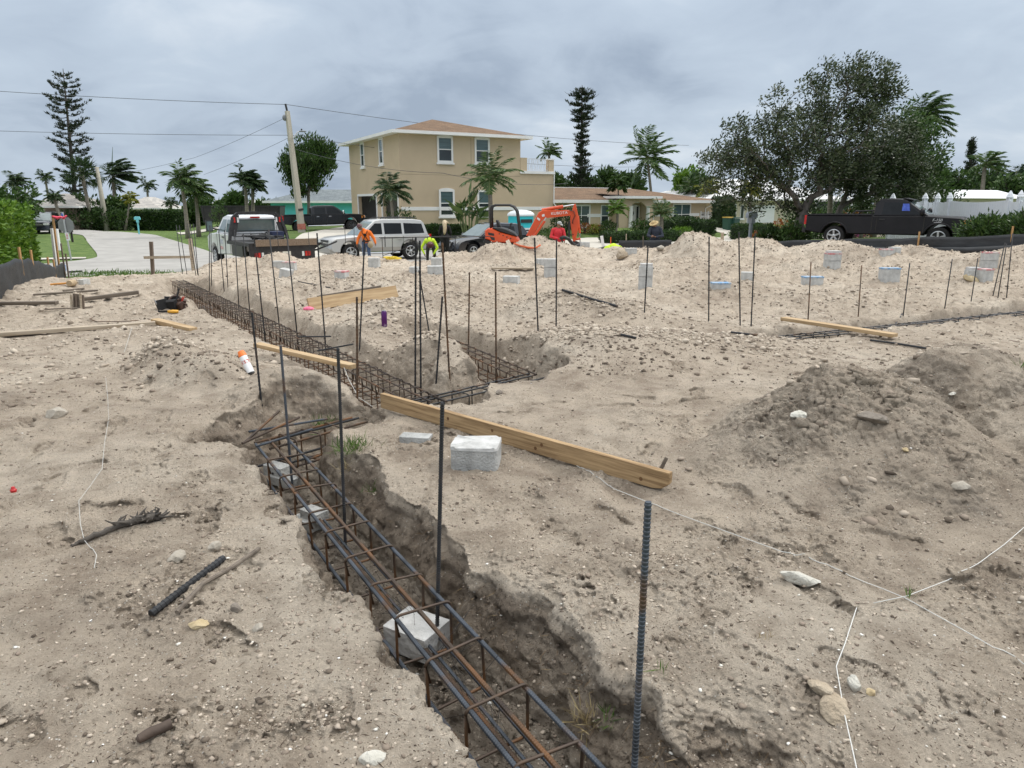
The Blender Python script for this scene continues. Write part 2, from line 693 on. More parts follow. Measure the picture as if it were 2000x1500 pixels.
def sand_z(x, y):
    z, _, _, _ = sand_parts(np.array([x]), np.array([y]))
    return float(z[0])


def hit(px, py, lift=0.0):
    """where the line of sight through a photo pixel meets the sand"""
    ts = np.concatenate([np.arange(1.2, 8, 0.012), np.arange(8, 30, 0.04)])
    v = (py - 750.0) / FPX
    rat = (SP + v * CP) / (CP - v * SP)
    zs = ZC - ts * rat
    xs = (px - 1000.0) / FPX * (ts * CP + (ZC - zs) * SP)
    hz = sand_parts(xs, ts)[0] + lift
    i = int(np.argmax(zs < hz)) if np.any(zs < hz) else len(ts) - 1
    return Vector((float(xs[i]), float(ts[i]), float(hz[i] - lift)))


# --- materials of the ground
def sand_material():
    m = bpy.data.materials.new('sand')
    m.use_nodes = True
    t = m.node_tree
    p = t.nodes['Principled BSDF']
    p.inputs['Roughness'].default_value = 0.95
    p.inputs['Specular IOR Level'].default_value = 0.12
    nn, ll = t.nodes.new, t.links.new
    tcn = nn('ShaderNodeTexCoord')

    def nz(scale, detail=5, rough=0.6):
        q = nn('ShaderNodeTexNoise')
        q.inputs['Scale'].default_value = scale
        q.inputs['Detail'].default_value = detail
        q.inputs['Roughness'].default_value = rough
        ll(tcn.outputs['Object'], q.inputs['Vector'])
        return q.outputs[0]

    def ramp(f, stops):
        q = nn('ShaderNodeValToRGB')
        while len(q.color_ramp.elements) < len(stops):
            q.color_ramp.elements.new(0.5)
        for i, (pos, c) in enumerate(stops):
            q.color_ramp.elements[i].position = pos
            q.color_ramp.elements[i].color = (*c, 1)
        ll(f, q.inputs[0])
        return q.outputs[0]

    def mix(f, a, b, mode='MIX'):
        q = nn('ShaderNodeMix')
        q.data_type = 'RGBA'
        q.blend_type = mode
        for s, val in ((0, f), (6, a), (7, b)):
            if isinstance(val, (int, float)):
                q.inputs[s].default_value = val
            elif isinstance(val, tuple):
                q.inputs[s].default_value = (*val, 1)
            else:
                ll(val, q.inputs[s])
        return q.outputs[2]
    base = ramp(nz(0.7, 4), [(0.3, (0.425, 0.352, 0.278)), (0.5, (0.545, 0.460, 0.366)), (0.7, (0.620, 0.540, 0.442))])
    mid = ramp(nz(5.5, 6, 0.65), [(0.30, (0.58, 0.55, 0.53)), (0.55, (1, 1, 1)), (0.75, (1.12, 1.11, 1.09))])
    base = mix(0.85, base, mid, 'MULTIPLY')
    at_ = nn('ShaderNodeAttribute')
    at_.attribute_name = 'soil'
    sx = nn('ShaderNodeSeparateColor')
    ll(at_.outputs['Color'], sx.inputs[0])
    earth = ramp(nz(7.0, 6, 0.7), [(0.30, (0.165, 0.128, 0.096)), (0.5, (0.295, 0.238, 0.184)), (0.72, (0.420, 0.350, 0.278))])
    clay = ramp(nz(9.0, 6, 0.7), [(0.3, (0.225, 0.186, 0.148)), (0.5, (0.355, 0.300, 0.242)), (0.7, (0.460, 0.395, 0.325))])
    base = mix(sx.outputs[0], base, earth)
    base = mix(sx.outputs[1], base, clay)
    # grains: dark bits of root and white bits of shell
    vor = nn('ShaderNodeTexVoronoi')
    vor.inputs['Scale'].default_value = 120
    vor.inputs['Randomness'].default_value = 1.0
    ll(tcn.outputs['Object'], vor.inputs['Vector'])
    spk = nn('ShaderNodeSeparateColor')
    ll(vor.outputs['Color'], spk.inputs[0])

    def gt(x, thr):
        q = nn('ShaderNodeMath')
        q.operation = 'GREATER_THAN'
        ll(x, q.inputs[0])
        q.inputs[1].default_value = thr
        return q.outputs[0]

    def lt(x, thr):
        q = nn('ShaderNodeMath')
        q.operation = 'LESS_THAN'
        ll(x, q.inputs[0])
        q.inputs[1].default_value = thr
        return q.outputs[0]

    def mul(a, b):
        q = nn('ShaderNodeMath')
        q.operation = 'MULTIPLY'
        ll(a, q.inputs[0])
        if isinstance(b, float):
            q.inputs[1].default_value = b
        else:
            ll(b, q.inputs[1])
        return q.outputs[0]
    core = lt(vor.outputs['Distance'], 0.34)
    base = mix(mul(mul(gt(spk.outputs[0], 0.86), core), 0.75), base, (0.12, 0.088, 0.062))
    base = mix(mul(mul(gt(spk.outputs[1], 0.965), core), 0.8), base, (0.72, 0.69, 0.63))
    ll(base, p.inputs['Base Color'])
    b1 = nn('ShaderNodeBump')
    b1.inputs['Strength'].default_value = 1.0
    b1.inputs['Distance'].default_value = 0.045
    ll(nz(30, 9, 0.78), b1.inputs['Height'])
    b2 = nn('ShaderNodeBump')
    b2.inputs['Strength'].default_value = 0.7
    b2.inputs['Distance'].default_value = 0.009
    ll(nz(190, 4, 0.7), b2.inputs['Height'])
    ll(b1.outputs[0], b2.inputs['Normal'])
    ll(b2.outputs[0], p.inputs['Normal'])
    return m


M_SAND = sand_material()
M_GRASS = mat('turf', (0.070, 0.125, 0.030), (0.150, 0.205, 0.060), 1.1, 0.9, 0.9, 60, dist=0.04, detail=8, spec=0.2)
M_ASPH = mat('pale_asphalt', (0.30, 0.288, 0.268), (0.385, 0.37, 0.345), 0.9, 0.9, 0.25, 90, dist=0.004, detail=7, spec=0.25)
M_CONC = mat('concrete_paving', (0.45, 0.42, 0.365), (0.54, 0.505, 0.445), 0.8, 0.85, 0.2, 60, dist=0.004, detail=6, spec=0.25)

# --- the sand of the lot: one sheet, finest near the camera
rr = np.concatenate([np.linspace(.9, 1.25, 24, endpoint=False), 1.25 * (9 / 1.25) ** np.linspace(0, 1, 1120, endpoint=False), 9 * (46 / 9.0) ** np.linspace(0, 1, 330)])
nr = len(rr)
th = np.concatenate([np.linspace(R(-72), R(-39), 80, endpoint=False), np.linspace(R(-39), R(39), 880), np.linspace(R(39), R(72), 81)[1:]])
na = len(th)
RR, TH = np.meshgrid(rr, th, indexing='ij')
GX, GY = RR * np.sin(TH), RR * np.cos(TH)
gx, gy = GX.ravel(), GY.ravel()
sz, sdig, sdark, smd = sand_parts(gx, gy)
sa_, sb_ = ab_np(gx, gy)
edge = np.minimum.reduce([sa_ - SAND_A0, SAND_A1 - sa_, SAND_B1 - sb_ + 0.35 * fbm(sa_ * 0.5, sb_ * 0.5, 91, 3)])
sz = sz - sstep(0.55, -0.25, edge) * 0.28


def boot_prints():
    """trodden tracks: soles pressed in, with a rim of pushed-up sand and a trace of tread"""
    rng = np.random.default_rng(77)
    out_ = []
    for (x0, y0, x1, y1, n) in ((-1.0, 1.9, -2.6, 6.2, 9), (-2.2, 2.2, -3.6, 7.5, 10), (-.75, 2.3, -1.5, 3.6, 4), (-3.0, 3.2, -4.6, 8.2, 9), (-2.6, 3.0, -.9, 3.4, 4), (1.3, 2.2, .5, 3.4, 4),
                                (.6, 3.9, 1.7, 6.2, 6), (2.6, 2.6, 1.1, 2.9, 4), (-.2, 5.0, 1.6, 5.4, 5), (2.4, 6.2, 4.6, 7.2, 6), (-4.2, 6.5, -2.9, 9.6, 7)):
        d = math.atan2(y1 - y0, x1 - x0)
        for i in range(n):
            u = (i + .5) / n
            sd = .11 if i % 2 else -.11
            out_.append((x0 + (x1 - x0) * u - math.sin(d) * sd + rng.normal(0, .05), y0 + (y1 - y0) * u + math.cos(d) * sd + rng.normal(0, .05), d + rng.normal(0, .18), rng.uniform(.6, 1.15)))
    for i in range(46):
        r_ = rng.uniform(1.8, 7)
        a_ = rng.uniform(R(-44), R(30))
        out_.append((r_ * math.sin(a_), r_ * math.cos(a_), rng.uniform(0, 6.28), rng.uniform(.5, 1.0)))
    return out_


for bx, by, ba, bd_ in boot_prints():
    sel = np.flatnonzero((np.abs(gx - bx) < .26) & (np.abs(gy - by) < .26) & (sdig < .02))
    if not len(sel):
        continue
    ca, sa = math.cos(ba), math.sin(ba)
    ex, ey = gx[sel] - bx, gy[sel] - by
    lx, ly = ex * ca + ey * sa, -ex * sa + ey * ca
    ly = ly + .012 * noise(lx * 14, ly * 14, 5)
    ball = np.hypot((lx - .055) / .098, ly / .052)
    heel = np.hypot((lx + .085) / .050, ly / .041)
    arch_ = np.hypot(lx / .10, ly / .030)
    q = np.minimum(np.minimum(ball, heel), arch_)
    sz[sel] += bd_ * (-.017 * sstep(1.08, .80, q) + .009 * np.exp(-((q - 1.28) / .17) ** 2) * (.5 + .5 * noise(ex * 22, ey * 22, 6)) + .003 * np.sin(lx * 330) * (q < .85))
# crumbly relief pushed out along the surface normal, so that cut walls are rough too
PP = np.stack([gx, gy, sz], 1).reshape(nr, na, 3)
du = np.gradient(PP, axis=1)
dv_ = np.gradient(PP, axis=0)
nrm_ = np.cross(du, dv_)
nrm_ /= np.maximum(1e-9, np.linalg.norm(nrm_, axis=2, keepdims=True))
nrm_ = nrm_.reshape(-1, 3)
nrm_[nrm_[:, 2] < 0] *= -1
steep = sstep(.92, .55, nrm_[:, 2]) * sstep(9, 6, np.hypot(gx, gy))
rel = np.zeros_like(gx)
q_ = (steep + sdark > .03) & (np.hypot(gx, gy) < 9)
qx, qy, qz = gx[q_], gy[q_], sz[q_]
lay = noise(qz * 24 + 1.2 * noise(qx * 2, qy * 2, 12), qx * 1.5 + qy * 1.5, 13)
rw = .026 * fbm3(qx * 5.5, qy * 5.5, qz * 8, 101, 5, .66) + .009 * np.abs(fbm3(qx * 24, qy * 24, qz * 30, 111, 3, .6)) + .013 * lay - .018 * np.maximum(0, fbm3(qx * 4, qy * 4, qz * 7, 105, 2))
rd = .026 * np.abs(fbm3(qx * 11, qy * 11, qz * 11, 107, 4, .6)) + .040 * np.maximum(0, fbm3(qx * 4.5, qy * 4.5, qz * 4.5, 108, 3) - .1)
rel[q_] = steep[q_] * rw + sdark[q_] * rd
dsp = rel[:, None] * nrm_
sfx, sfy, sfz = gx + dsp[:, 0], gy + dsp[:, 1], sz + dsp[:, 2]
idx = np.arange(nr * na).reshape(nr, na)
quad = np.stack([idx[:-1, :-1], idx[:-1, 1:], idx[1:, 1:], idx[1:, :-1]], -1).reshape(-1, 4)[:, ::-1]
keep = (edge[quad] > -0.45).any(1)
sand = np_mesh('sand_ground', np.stack([sfx, sfy, sfz], 1), quad[keep], M_SAND, smooth=True)
kind(sand, 'structure')
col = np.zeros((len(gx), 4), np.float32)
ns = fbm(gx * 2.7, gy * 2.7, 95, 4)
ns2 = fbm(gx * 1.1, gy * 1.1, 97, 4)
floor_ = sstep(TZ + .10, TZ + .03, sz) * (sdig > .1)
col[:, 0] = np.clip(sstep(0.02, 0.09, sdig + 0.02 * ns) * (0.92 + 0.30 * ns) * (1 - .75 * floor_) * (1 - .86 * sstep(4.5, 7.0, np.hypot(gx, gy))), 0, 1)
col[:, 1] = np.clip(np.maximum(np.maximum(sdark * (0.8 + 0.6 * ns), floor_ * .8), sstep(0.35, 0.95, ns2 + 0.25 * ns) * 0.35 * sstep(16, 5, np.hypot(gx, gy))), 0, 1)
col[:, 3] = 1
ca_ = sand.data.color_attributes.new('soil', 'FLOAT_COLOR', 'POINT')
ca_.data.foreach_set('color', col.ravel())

# --- turf everywhere else, out to the horizon
def axis_pts(lo, hi, f0, f1, step):
    q = list(np.arange(f0, f1 + 1e-6, step))
    s, v = step, f0
    while v > lo:
        s *= 1.35
        v -= s
        q.insert(0, max(v, lo))
    s, v = step, f1
    while v < hi:
        s *= 1.35
        v += s
        q.append(min(v, hi))
    return np.array(q)


AX, BX = axis_pts(-900, 1200, -40, 60, 0.7), axis_pts(-200, 1500, -42, 45, 0.7)
AA, BB = np.meshgrid(AX, BX, indexing='ij')
ZZ = ground_z(AA, BB)
PX = SO.x + AA * SA.x + BB * SB.x
PY = SO.y + AA * SA.y + BB * SB.y
ii = np.arange(AA.size).reshape(AA.shape)
gq = np.stack([ii[:-1, :-1], ii[1:, :-1], ii[1:, 1:], ii[:-1, 1:]], -1).reshape(-1, 4)
kind(np_mesh('ground', np.stack([PX.ravel(), PY.ravel(), ZZ.ravel()], 1), gq, M_GRASS, smooth=True), 'structure')


def strip(name, path, width, m, lift, res=0.7, k='structure'):
    """a paved strip laid over the turf along a path of (a, b) points"""
    P = [Vector((q[0], q[1])) for q in path]
    pts = []
    for i in range(len(P) - 1):
        n = max(1, int((P[i + 1] - P[i]).length / res))
        pts += [P[i].lerp(P[i + 1], j / n) for j in range(n)]
    pts.append(P[-1])
    if len(P) > 2:
        for _ in range(6):
            pts = [pts[0]] + [(pts[i - 1] + pts[i] * 2 + pts[i + 1]) / 4 for i in range(1, len(pts) - 1)] + [pts[-1]]
    wd = width if callable(width) else (lambda t: width)
    nc = max(2, int(wd(0.5) / res) + 1)
    V, F = [], []
    for i, p in enumerate(pts):
        d = (pts[min(i + 1, len(pts) - 1)] - pts[max(i - 1, 0)]).normalized()
        nrm = Vector((-d.y, d.x))
        ww = wd(i / (len(pts) - 1))
        for j in range(nc + 1):
            q = p + nrm * ww * (j / nc - 0.5)
            V.append(st(q.x, q.y, gnd(q.x, q.y) + lift))
    for i in range(len(pts) - 1):
        for j in range(nc):
            k0 = i * (nc + 1) + j
            F.append((k0, k0 + nc + 1, k0 + nc + 2, k0 + 1))
    o = MB().add(V, F).build(name, m)
    o['kind'] = k
    return o


strip('road', [(-110, 1.0), (140, 1.0)], 8.0, M_ASPH, 0.034)
strip('side_street', [(-9.0, 4.6), (-9.2, 12), (-10.8, 38), (-13.5, 48), (-24, 55), (-70, 62)], lambda t: 5.6 + 5.0 * max(0, 1 - t * 24) ** 2, M_ASPH, 0.040)
strip('gutter', [(-4.5, 5.25), (110, 5.25)], 0.45, M_CONC, 0.046)
strip('pavement', [(-5.2, 8.1), (110, 8.1)], 1.35, M_CONC, 0.050)
strip('pavement_west', [(-12.4, 8.1), (-70, 8.1)], 1.0, M_CONC, 0.050)
# ================================================================== BUILDINGS
M_STUCCO = mat('stucco', (0.500, 0.400, 0.280), (0.555, 0.445, 0.312), 0.5, 0.92, 0.5, 130, dist=0.006, detail=8, spec=0.2)
M_TRIM = mat('white_trim', (0.74, 0.735, 0.72), (0.80, 0.795, 0.78), 1.2, 0.6, spec=0.3)
M_GLASS = mat('window_glass', (0.012, 0.016, 0.018), (0.05, 0.07, 0.072), 0.5, 0.06, spec=0.6, lo=0.3, hi=0.8)
M_BLIND = mat('blind_glass', (0.10, 0.155, 0.165), (0.065, 0.10, 0.105), 0.8, 0.08, spec=0.6, stretch=(1, 1, 14))
M_CREAM = mat('cream_wall', (0.56, 0.50, 0.385), (0.62, 0.56, 0.44), 0.6, 0.9, 0.3, 90, dist=0.005, spec=0.2)
M_TEAL = mat('teal_wall', (0.12, 0.55, 0.55), (0.15, 0.61, 0.60), 0.7, 0.85, 0.3, 90, dist=0.005, spec=0.2)
M_GREYW = mat('grey_wall', (0.36, 0.355, 0.35), (0.42, 0.415, 0.41), 0.7, 0.9, spec=0.2)
M_DARKIN = mat('dark_interior', (0.035, 0.033, 0.03), (0.06, 0.055, 0.05), 1.0, 0.9, spec=0.2)
M_BROWN = mat('brown_wall', (0.20, 0.15, 0.115), (0.25, 0.19, 0.15), 1, 0.9)


def shingles(name, c1, c2, sc=1.0):
    m = mat(name, c1, c2, 9.0, 0.9, spec=0.2, detail=6, lo=0.3, hi=0.7)
    t = m.node_tree
    p = t.nodes['Principled BSDF']
    old = p.inputs['Base Color'].links[0].from_socket
    tcn = t.nodes.new('ShaderNodeTexCoord')
    # courses follow the height of the roof, tabs run along it
    b = t.nodes.new('ShaderNodeTexBrick')
    b.inputs['Scale'].default_value = 1.0
    b.inputs['Brick Width'].default_value = 0.55 * sc
    b.inputs['Row Height'].default_value = 0.075 * sc
    b.inputs['Mortar Size'].default_value = 0.006
    b.inputs['Color1'].default_value = (1.12, 1.10, 1.08, 1)
    b.inputs['Color2'].default_value = (0.78, 0.78, 0.80, 1)
    b.inputs['Mortar'].default_value = (0.5, 0.5, 0.5, 1)
    sp = t.nodes.new('ShaderNodeSeparateXYZ')
    t.links.new(tcn.outputs['Object'], sp.inputs[0])
    ad = t.nodes.new('ShaderNodeMath')
    t.links.new(sp.outputs[0], ad.inputs[0])
    t.links.new(sp.outputs[1], ad.inputs[1])
    cb = t.nodes.new('ShaderNodeCombineXYZ')
    t.links.new(ad.outputs[0], cb.inputs[0])
    t.links.new(sp.outputs[2], cb.inputs[1])
    t.links.new(cb.outputs[0], b.inputs['Vector'])
    mq = t.nodes.new('ShaderNodeMix')
    mq.data_type = 'RGBA'
    mq.blend_type = 'MULTIPLY'
    mq.inputs[0].default_value = 1
    t.links.new(old, mq.inputs[6])
    t.links.new(b.outputs['Color'], mq.inputs[7])
    t.links.new(mq.outputs[2], p.inputs['Base Color'])
    bp = t.nodes.new('ShaderNodeBump')
    bp.inputs['Strength'].default_value = 0.7
    bp.inputs['Distance'].default_value = 0.03
    t.links.new(b.outputs['Fac'], bp.inputs['Height'])
    bp.invert = True
    t.links.new(bp.outputs[0], p.inputs['Normal'])
    return m


M_SHING = shingles('brown_shingles', (0.145, 0.092, 0.058), (0.250, 0.170, 0.112))
M_SHGREY = shingles('grey_shingles', (0.14, 0.165, 0.175), (0.25, 0.28, 0.29))
M_TILE = shingles('white_roof_tiles', (0.60, 0.60, 0.595), (0.74, 0.74, 0.735), 3.0)
M_METROOF = shingles('white_metal_roof', (0.40, 0.38, 0.35), (0.50, 0.475, 0.44), 2.0)


def hip_roof(bld, x0, x1, y0, y1, ze, za, ov, m, ridge=None, fascia=0.17, name='roof', gutter=True):
    """hip roof over a rectangle in the house's own axes; ridge = (xa, ya, xb, yb)"""
    X0, X1, Y0, Y1 = x0 - ov, x1 + ov, y0 - ov, y1 + ov
    if ridge is None:
        h = min(X1 - X0, Y1 - Y0) / 2
        if X1 - X0 > Y1 - Y0:
            ridge = (X0 + h, (Y0 + Y1) / 2, X1 - h, (Y0 + Y1) / 2)
        else:
            ridge = ((X0 + X1) / 2, Y0 + h, (X0 + X1) / 2, Y1 - h)
    a, b = (ridge[0], ridge[1], za), (ridge[2], ridge[3], za)
    c = [(X0, Y0, ze), (X1, Y0, ze), (X1, Y1, ze), (X0, Y1, ze)]
    V = c + [a, b]
    if abs(ridge[2] - ridge[0]) >= abs(ridge[3] - ridge[1]):
        Fs = [(0, 1, 5, 4), (2, 3, 4, 5), (1, 2, 5), (3, 0, 4)]
    else:
        Fs = [(1, 2, 5, 4), (3, 0, 4, 5), (0, 1, 4), (2, 3, 5)]
    rf = MB().add(V, Fs + [(3, 2, 1, 0)]).build(name, m, bld)
    f = MB()
    t = 0.05
    f.span((X0 - t, Y0 - t, ze - fascia), (X1 + t, Y0, ze + 0.03))
    f.span((X0 - t, Y1, ze - fascia), (X1 + t, Y1 + t, ze + 0.03))
    f.span((X0 - t, Y0, ze - fascia), (X0, Y1, ze + 0.03))
    f.span((X1, Y0, ze - fascia), (X1 + t, Y1, ze + 0.03))
    f.span((X0 + .004, Y0 + .004, ze - fascia + 0.02), (X1 - .004, Y1 - .004, ze - fascia + 0.05))
    f.build('eaves', M_TRIM, rf)
    return rf


def window(bld, c, wd, ht, ax, frame=0.13, sash=True, mull=False, sill=True, arch=0.0, glass=None, reveal=0.03):
    """window on a wall: c = centre on the wall face, ax = 'front' (wall along x, facing -y), 'side' (wall along y, facing -x)"""
    def P(u, v, d):
        return (c[0] + u, c[1] - d, c[2] + v) if ax == 'front' else (c[0] - d, c[1] - u, c[2] + v)
    f = MB()
    W, H = wd / 2, ht / 2

    def bx(m_, u0, u1, v0, v1, d0, d1):
        p, q = P(u0, v0, d0), P(u1, v1, d1)
        m_.span([min(p[i], q[i]) for i in range(3)], [max(p[i], q[i]) for i in range(3)])
    bx(f, -W, -W + frame, -H, H, 0, 0.07)
    bx(f, W - frame, W, -H, H, 0, 0.07)
    bx(f, -W + frame, W - frame, H - frame, H, 0, 0.07)
    bx(f, -W + frame, W - frame, -H, -H + frame, 0, 0.07)
    if arch > 0:
        n = 8
        V = [P(-W, H, 0.001), P(W, H, 0.001)]
        top = [P(-W + 2 * W * i / n, H + arch * math.sin(math.pi * i / n) ** 0.7, 0.001) for i in range(n + 1)]
        topf = [P(-W + 2 * W * i / n, H + arch * math.sin(math.pi * i / n) ** 0.7, 0.07) for i in range(n + 1)]
        k = len(topf)
        f.add(topf + top, [tuple(range(k))] + [(i, i + 1, k + i + 1, k + i) for i in range(k - 1)])
    if sash:
        bx(f, -W + frame, W - frame, -0.03, 0.03, 0, 0.05)
    if mull:
        bx(f, -0.03, 0.03, -H + frame, H - frame, 0, 0.055)
    o = f.build('window', M_TRIM, bld)
    if sill:
        s = MB()
        bx(s, -W - 0.07, W + 0.07, -H - 0.12, -H - 0.003, 0, 0.12)
        s.build('sill', M_TRIM, o)
    g = MB()
    bx(g, -W + frame - 0.01, W - frame + 0.01, -H + frame - 0.01, H - frame + 0.01, 0.004, 0.02)
    g.build('pane', glass or M_GLASS, o)
    if sash and glass is None:
        b = MB()
        bx(b, -W + frame, W - frame, 0.03, H - frame, 0.022, 0.028)
        b.build('blind', M_BLIND, o)
    return o


def on_line(px, P0, dr, z=3.0):
    """parameter t where the vertical plane of photo column px cuts the line P0 + t*dr"""
    k = (px - 1000.0) / FPX
    # X = k * (Y*CP + (ZC-z)*SP)
    a = P0.x - k * (P0.y * CP + (ZC - z) * SP)
    b = dr.x - k * dr.y * CP
    return -a / b


def zof(py, Y):
    return at(1000, py, Y).z


# ---------------- the two-storey house
H0 = Vector((-7.57, 50.0, 0))
BZ = 0.80
house = thing('two_storey_house', 'tan stucco two storey house with brown hip roof and open garage bays', 'house', H0, STREET_ROT)
U1, U2, VD = 9.3, 12.15, 11.9
EZ = 7.30
wl = MB()
wl.span((0, 0, BZ - 0.6), (U1, 0.25, EZ))                       # wall facing the street
wl.span((U1 - 0.25, 0.25, 2.0), (U1, VD, EZ))                   # far end wall
wl.span((0, VD - 0.25, BZ - 0.6), (U1 - 0.25, VD, EZ))          # rear wall
ZG = 3.25                                                     # head of the garage openings
wl.span((0, 0.25, ZG), (0.25, VD - 0.25, EZ))
for y0, y1 in ((0.25, 0.55), (3.9, 5.3), (9.9, VD - 0.25)):
    wl.span((0, y0, BZ - 0.6), (0.25, y1, ZG))
wl.span((U1, 0.003, BZ - 0.6), (U2, 0.25, 4.97))                # lower wing under the balcony
wl.span((U2 - 0.25, 0.25, BZ - 0.6), (U2, 7.0, 4.97))
wl.span((U1, 0.25, 4.75), (U2 - 0.25, 7.0, 4.97))
wl.span((U1, -0.02, 4.97), (U1 + 0.55, 0.30, 5.95))             # balcony piers
wl.span((U2 - 0.42, -0.02, 4.97), (U2 + 0.02, 0.42, 5.85))
wl.build('wall', M_STUCCO, house)
hip_roof(house, 0, U1, 0, VD, 7.38, 8.86, 0.62, M_SHING, ridge=(4.65, 5.4, 4.65, 6.5))
tr = MB()
tr.span((0.0, -0.035, 2.22), (U1, -0.002, 2.46))
tr.span((U1 + .003, -0.032, 2.22), (U2, 0.0, 2.46))
tr.span((U1 - 0.05, -0.10, 4.83), (U2 + 0.1, 0.36, 5.02))
tr.span((U2 - 0.45, -0.06, 5.85), (U2 + 0.06, 0.46, 5.95))
tr.build('band', M_TRIM, house)
M_JOINT = mat('stucco_joint', (0.30, 0.24, 0.165), None, rough=.9)
for q in (((5.30, -.003, 2.47), (5.33, -.001, 7.15)), ((0.02, -.003, 4.60), (U1 - .02, -.001, 4.625))):
    MB().span(*q).build('control_joint', M_JOINT, house)
MB().span((-.003, 4.55, 3.45), (-.001, 4.58, 7.15)).build('control_joint', M_JOINT, house)
dp = MB()
dp.tube([(U2 + 0.04, -0.05, 4.8), (U2 + 0.04, -0.05, 2.7), (U2 + 0.2, -0.1, 2.5)], 0.05, 6)
dp.build('downpipe', M_TRIM, house)
M_IRON = mat('white_iron', (0.62, 0.63, 0.65), None, rough=0.5)
rl = MB()
rl.bar((U1 + .55, 0.1, 5.90), (U2 - .42, 0.1, 5.90), 0.04, 0.04)
rl.bar((U1 + .55, 0.1, 5.10), (U2 - .42, 0.1, 5.10), 0.04, 0.04)
for i in range(15):
    x = U1 + 0.62 + i * (U2 - U1 - 1.1) / 14
    if i % 3 == 2:
        rl.tube([(x + 0.06 * math.sin(k * 0.9), 0.1, 5.1 + 0.8 * k / 7) for k in range(8)], 0.014, 5)
    else:
        rl.bar((x, 0.1, 5.1), (x, 0.1, 5.9), 0.022, 0.022)
rl.build('railing', M_IRON, house)
for t_, z0, z1, arch in ((3.33, 5.44, 7.18, 0.05), (6.18, 5.44, 7.18, 0.05), (3.38, 1.80, 3.62, 0.12), (6.35, 1.80, 3.62, 0.0)):
    window(house, (t_, 0, (z0 + z1) / 2), 1.18, z1 - z0, 'front', arch=arch)
for t_ in (8.2, 3.7):
    window(house, (0, t_, 6.30), 0.92, 1.80, 'side', arch=0.06)
gt_ = MB()
for y0, y1 in ((0.55, 3.9), (5.3, 9.9)):
    gt_.span((-0.06, y0 - 0.16, BZ - 0.5), (0.02, y0, ZG + 0.16))
    gt_.span((-0.06, y1, BZ - 0.5), (0.02, y1 + 0.16, ZG + 0.16))
    gt_.span((-0.06, y0, ZG), (0.02, y1, ZG + 0.16))
gt_.build('garage_frame', M_TRIM, house)
gi = MB()
gi.span((5.5, 0.3, BZ - 0.3), (5.6, VD - 0.3, ZG + 0.2))
gi.span((0.25, VD - 0.45, BZ - 0.3), (5.5, VD - 0.3, ZG + 0.2))
gi.span((0.25, 0.255, ZG + 0.05), (5.5, VD - 0.45, ZG + 0.12))
gi.span((0.25, 0.3, BZ - 0.12), (5.5, VD - 0.45, BZ - 0.06))
gi.span((0.25, 4.5, BZ - 0.06), (5.5, 4.62, ZG + 0.05))
gi.build('garage_interior', M_GREYW, house)
wh = thing('water_heater', 'tall dark grey water heater tank standing just inside the open garage bay', 'water heater', (0, 0, 0))
wh.parent = None
q = H0 + SA * 1.5 + SB * 7.9
wh.location = (q.x, q.y, BZ - 0.06)
MB().lathe([(0.26, 0), (0.28, 0.03), (0.28, 1.5), (0.24, 1.58), (0.06, 1.6)], n=16).build('tank', mat('heater_grey', (0.06, 0.065, 0.07), None, rough=0.4), wh, 'sm')
MB().tube([(0.1, 0, 1.58), (0.1, 0, 2.3)], 0.02).tube([(-0.1, 0, 1.58), (-0.1, 0, 2.3)], 0.02).build('pipe', M_IRON, wh)

# ---------------- its single-storey wing, a house of its own look
W0 = atz(1074, 58.0, 3.0)
W0.z = 0
wing = thing('single_storey_house', 'low tan house with brown shingle roof, arched white entry and white bands', 'house', W0, STREET_ROT)
WL_, WD_ = 17.4, 9.0


def wt(px):
    return on_line(px, W0, SA, 2.0)


w_ = MB()
w_.span((0, 0, 0.1), (WL_, 0.25, 2.82))
w_.span((WL_ - .25, 0.25, 0.1), (WL_, WD_, 2.82))
w_.span((0, WD_ - .25, 0.1), (WL_ - .25, WD_, 2.82))
ta, tb = wt(1196), wt(1262)
# raised entry bay with an arched opening
arc0, arc1 = wt(1217), wt(1250)
w_.span((ta, -0.9, 0.1), (arc0, -0.002, 3.25))
w_.span((arc1, -0.9, 0.1), (tb, -0.002, 3.25))
n = 10
top = [(arc0 + (arc1 - arc0) * i / n, 2.35 + 0.5 * math.sin(math.pi * i / n) ** 0.8) for i in range(n + 1)]
for i in range(n):
    (xa, za), (xb, zb) = top[i], top[i + 1]
    w_.add([(xa, -0.9, za), (xb, -0.9, zb), (xb, -0.9, 3.25), (xa, -0.9, 3.25), (xa, -0.6, za), (xb, -0.6, zb)], [(0, 1, 2, 3), (0, 4, 5, 1)])
w_.build('wall', M_STUCCO, wing)
pr = wt(1289) 
rg = MB()
e0, zr = 2.95, 4.02
X0, X1, Y0, Y1 = -0.55, WL_ + 0.55, -0.6, WD_ + 0.6
rA, rB = (X0, 4.2), (pr, 4.2)
rf = MB().add([(X0, Y0, e0), (X1, Y0, e0), (X1, Y1, e0), (X0, Y1, e0), (rA[0], rA[1], zr), (rB[0], rB[1], zr)],
              [(0, 1, 5, 4), (1, 2, 5), (2, 3, 4, 5), (0, 4, 3), (3, 2, 1, 0)]).build('roof', M_SHING, wing)
fa = MB()
fa.span((X0, Y0 - .05, e0 - .2), (X1, Y0, e0 + .04))
fa.span((X1, Y0 - .05, e0 - .2), (X1 + .05, Y1, e0 + .04))
fa.span((X0 + .01, Y0 + .01, e0 - .17), (X1 - .01, Y1, e0 - .13))
fa.span((rA[0], rA[1] - .06, zr - .0), (rB[0], rB[1] + .06, zr + .06))
fa.build('eaves', M_TRIM, rf)
er = MB()
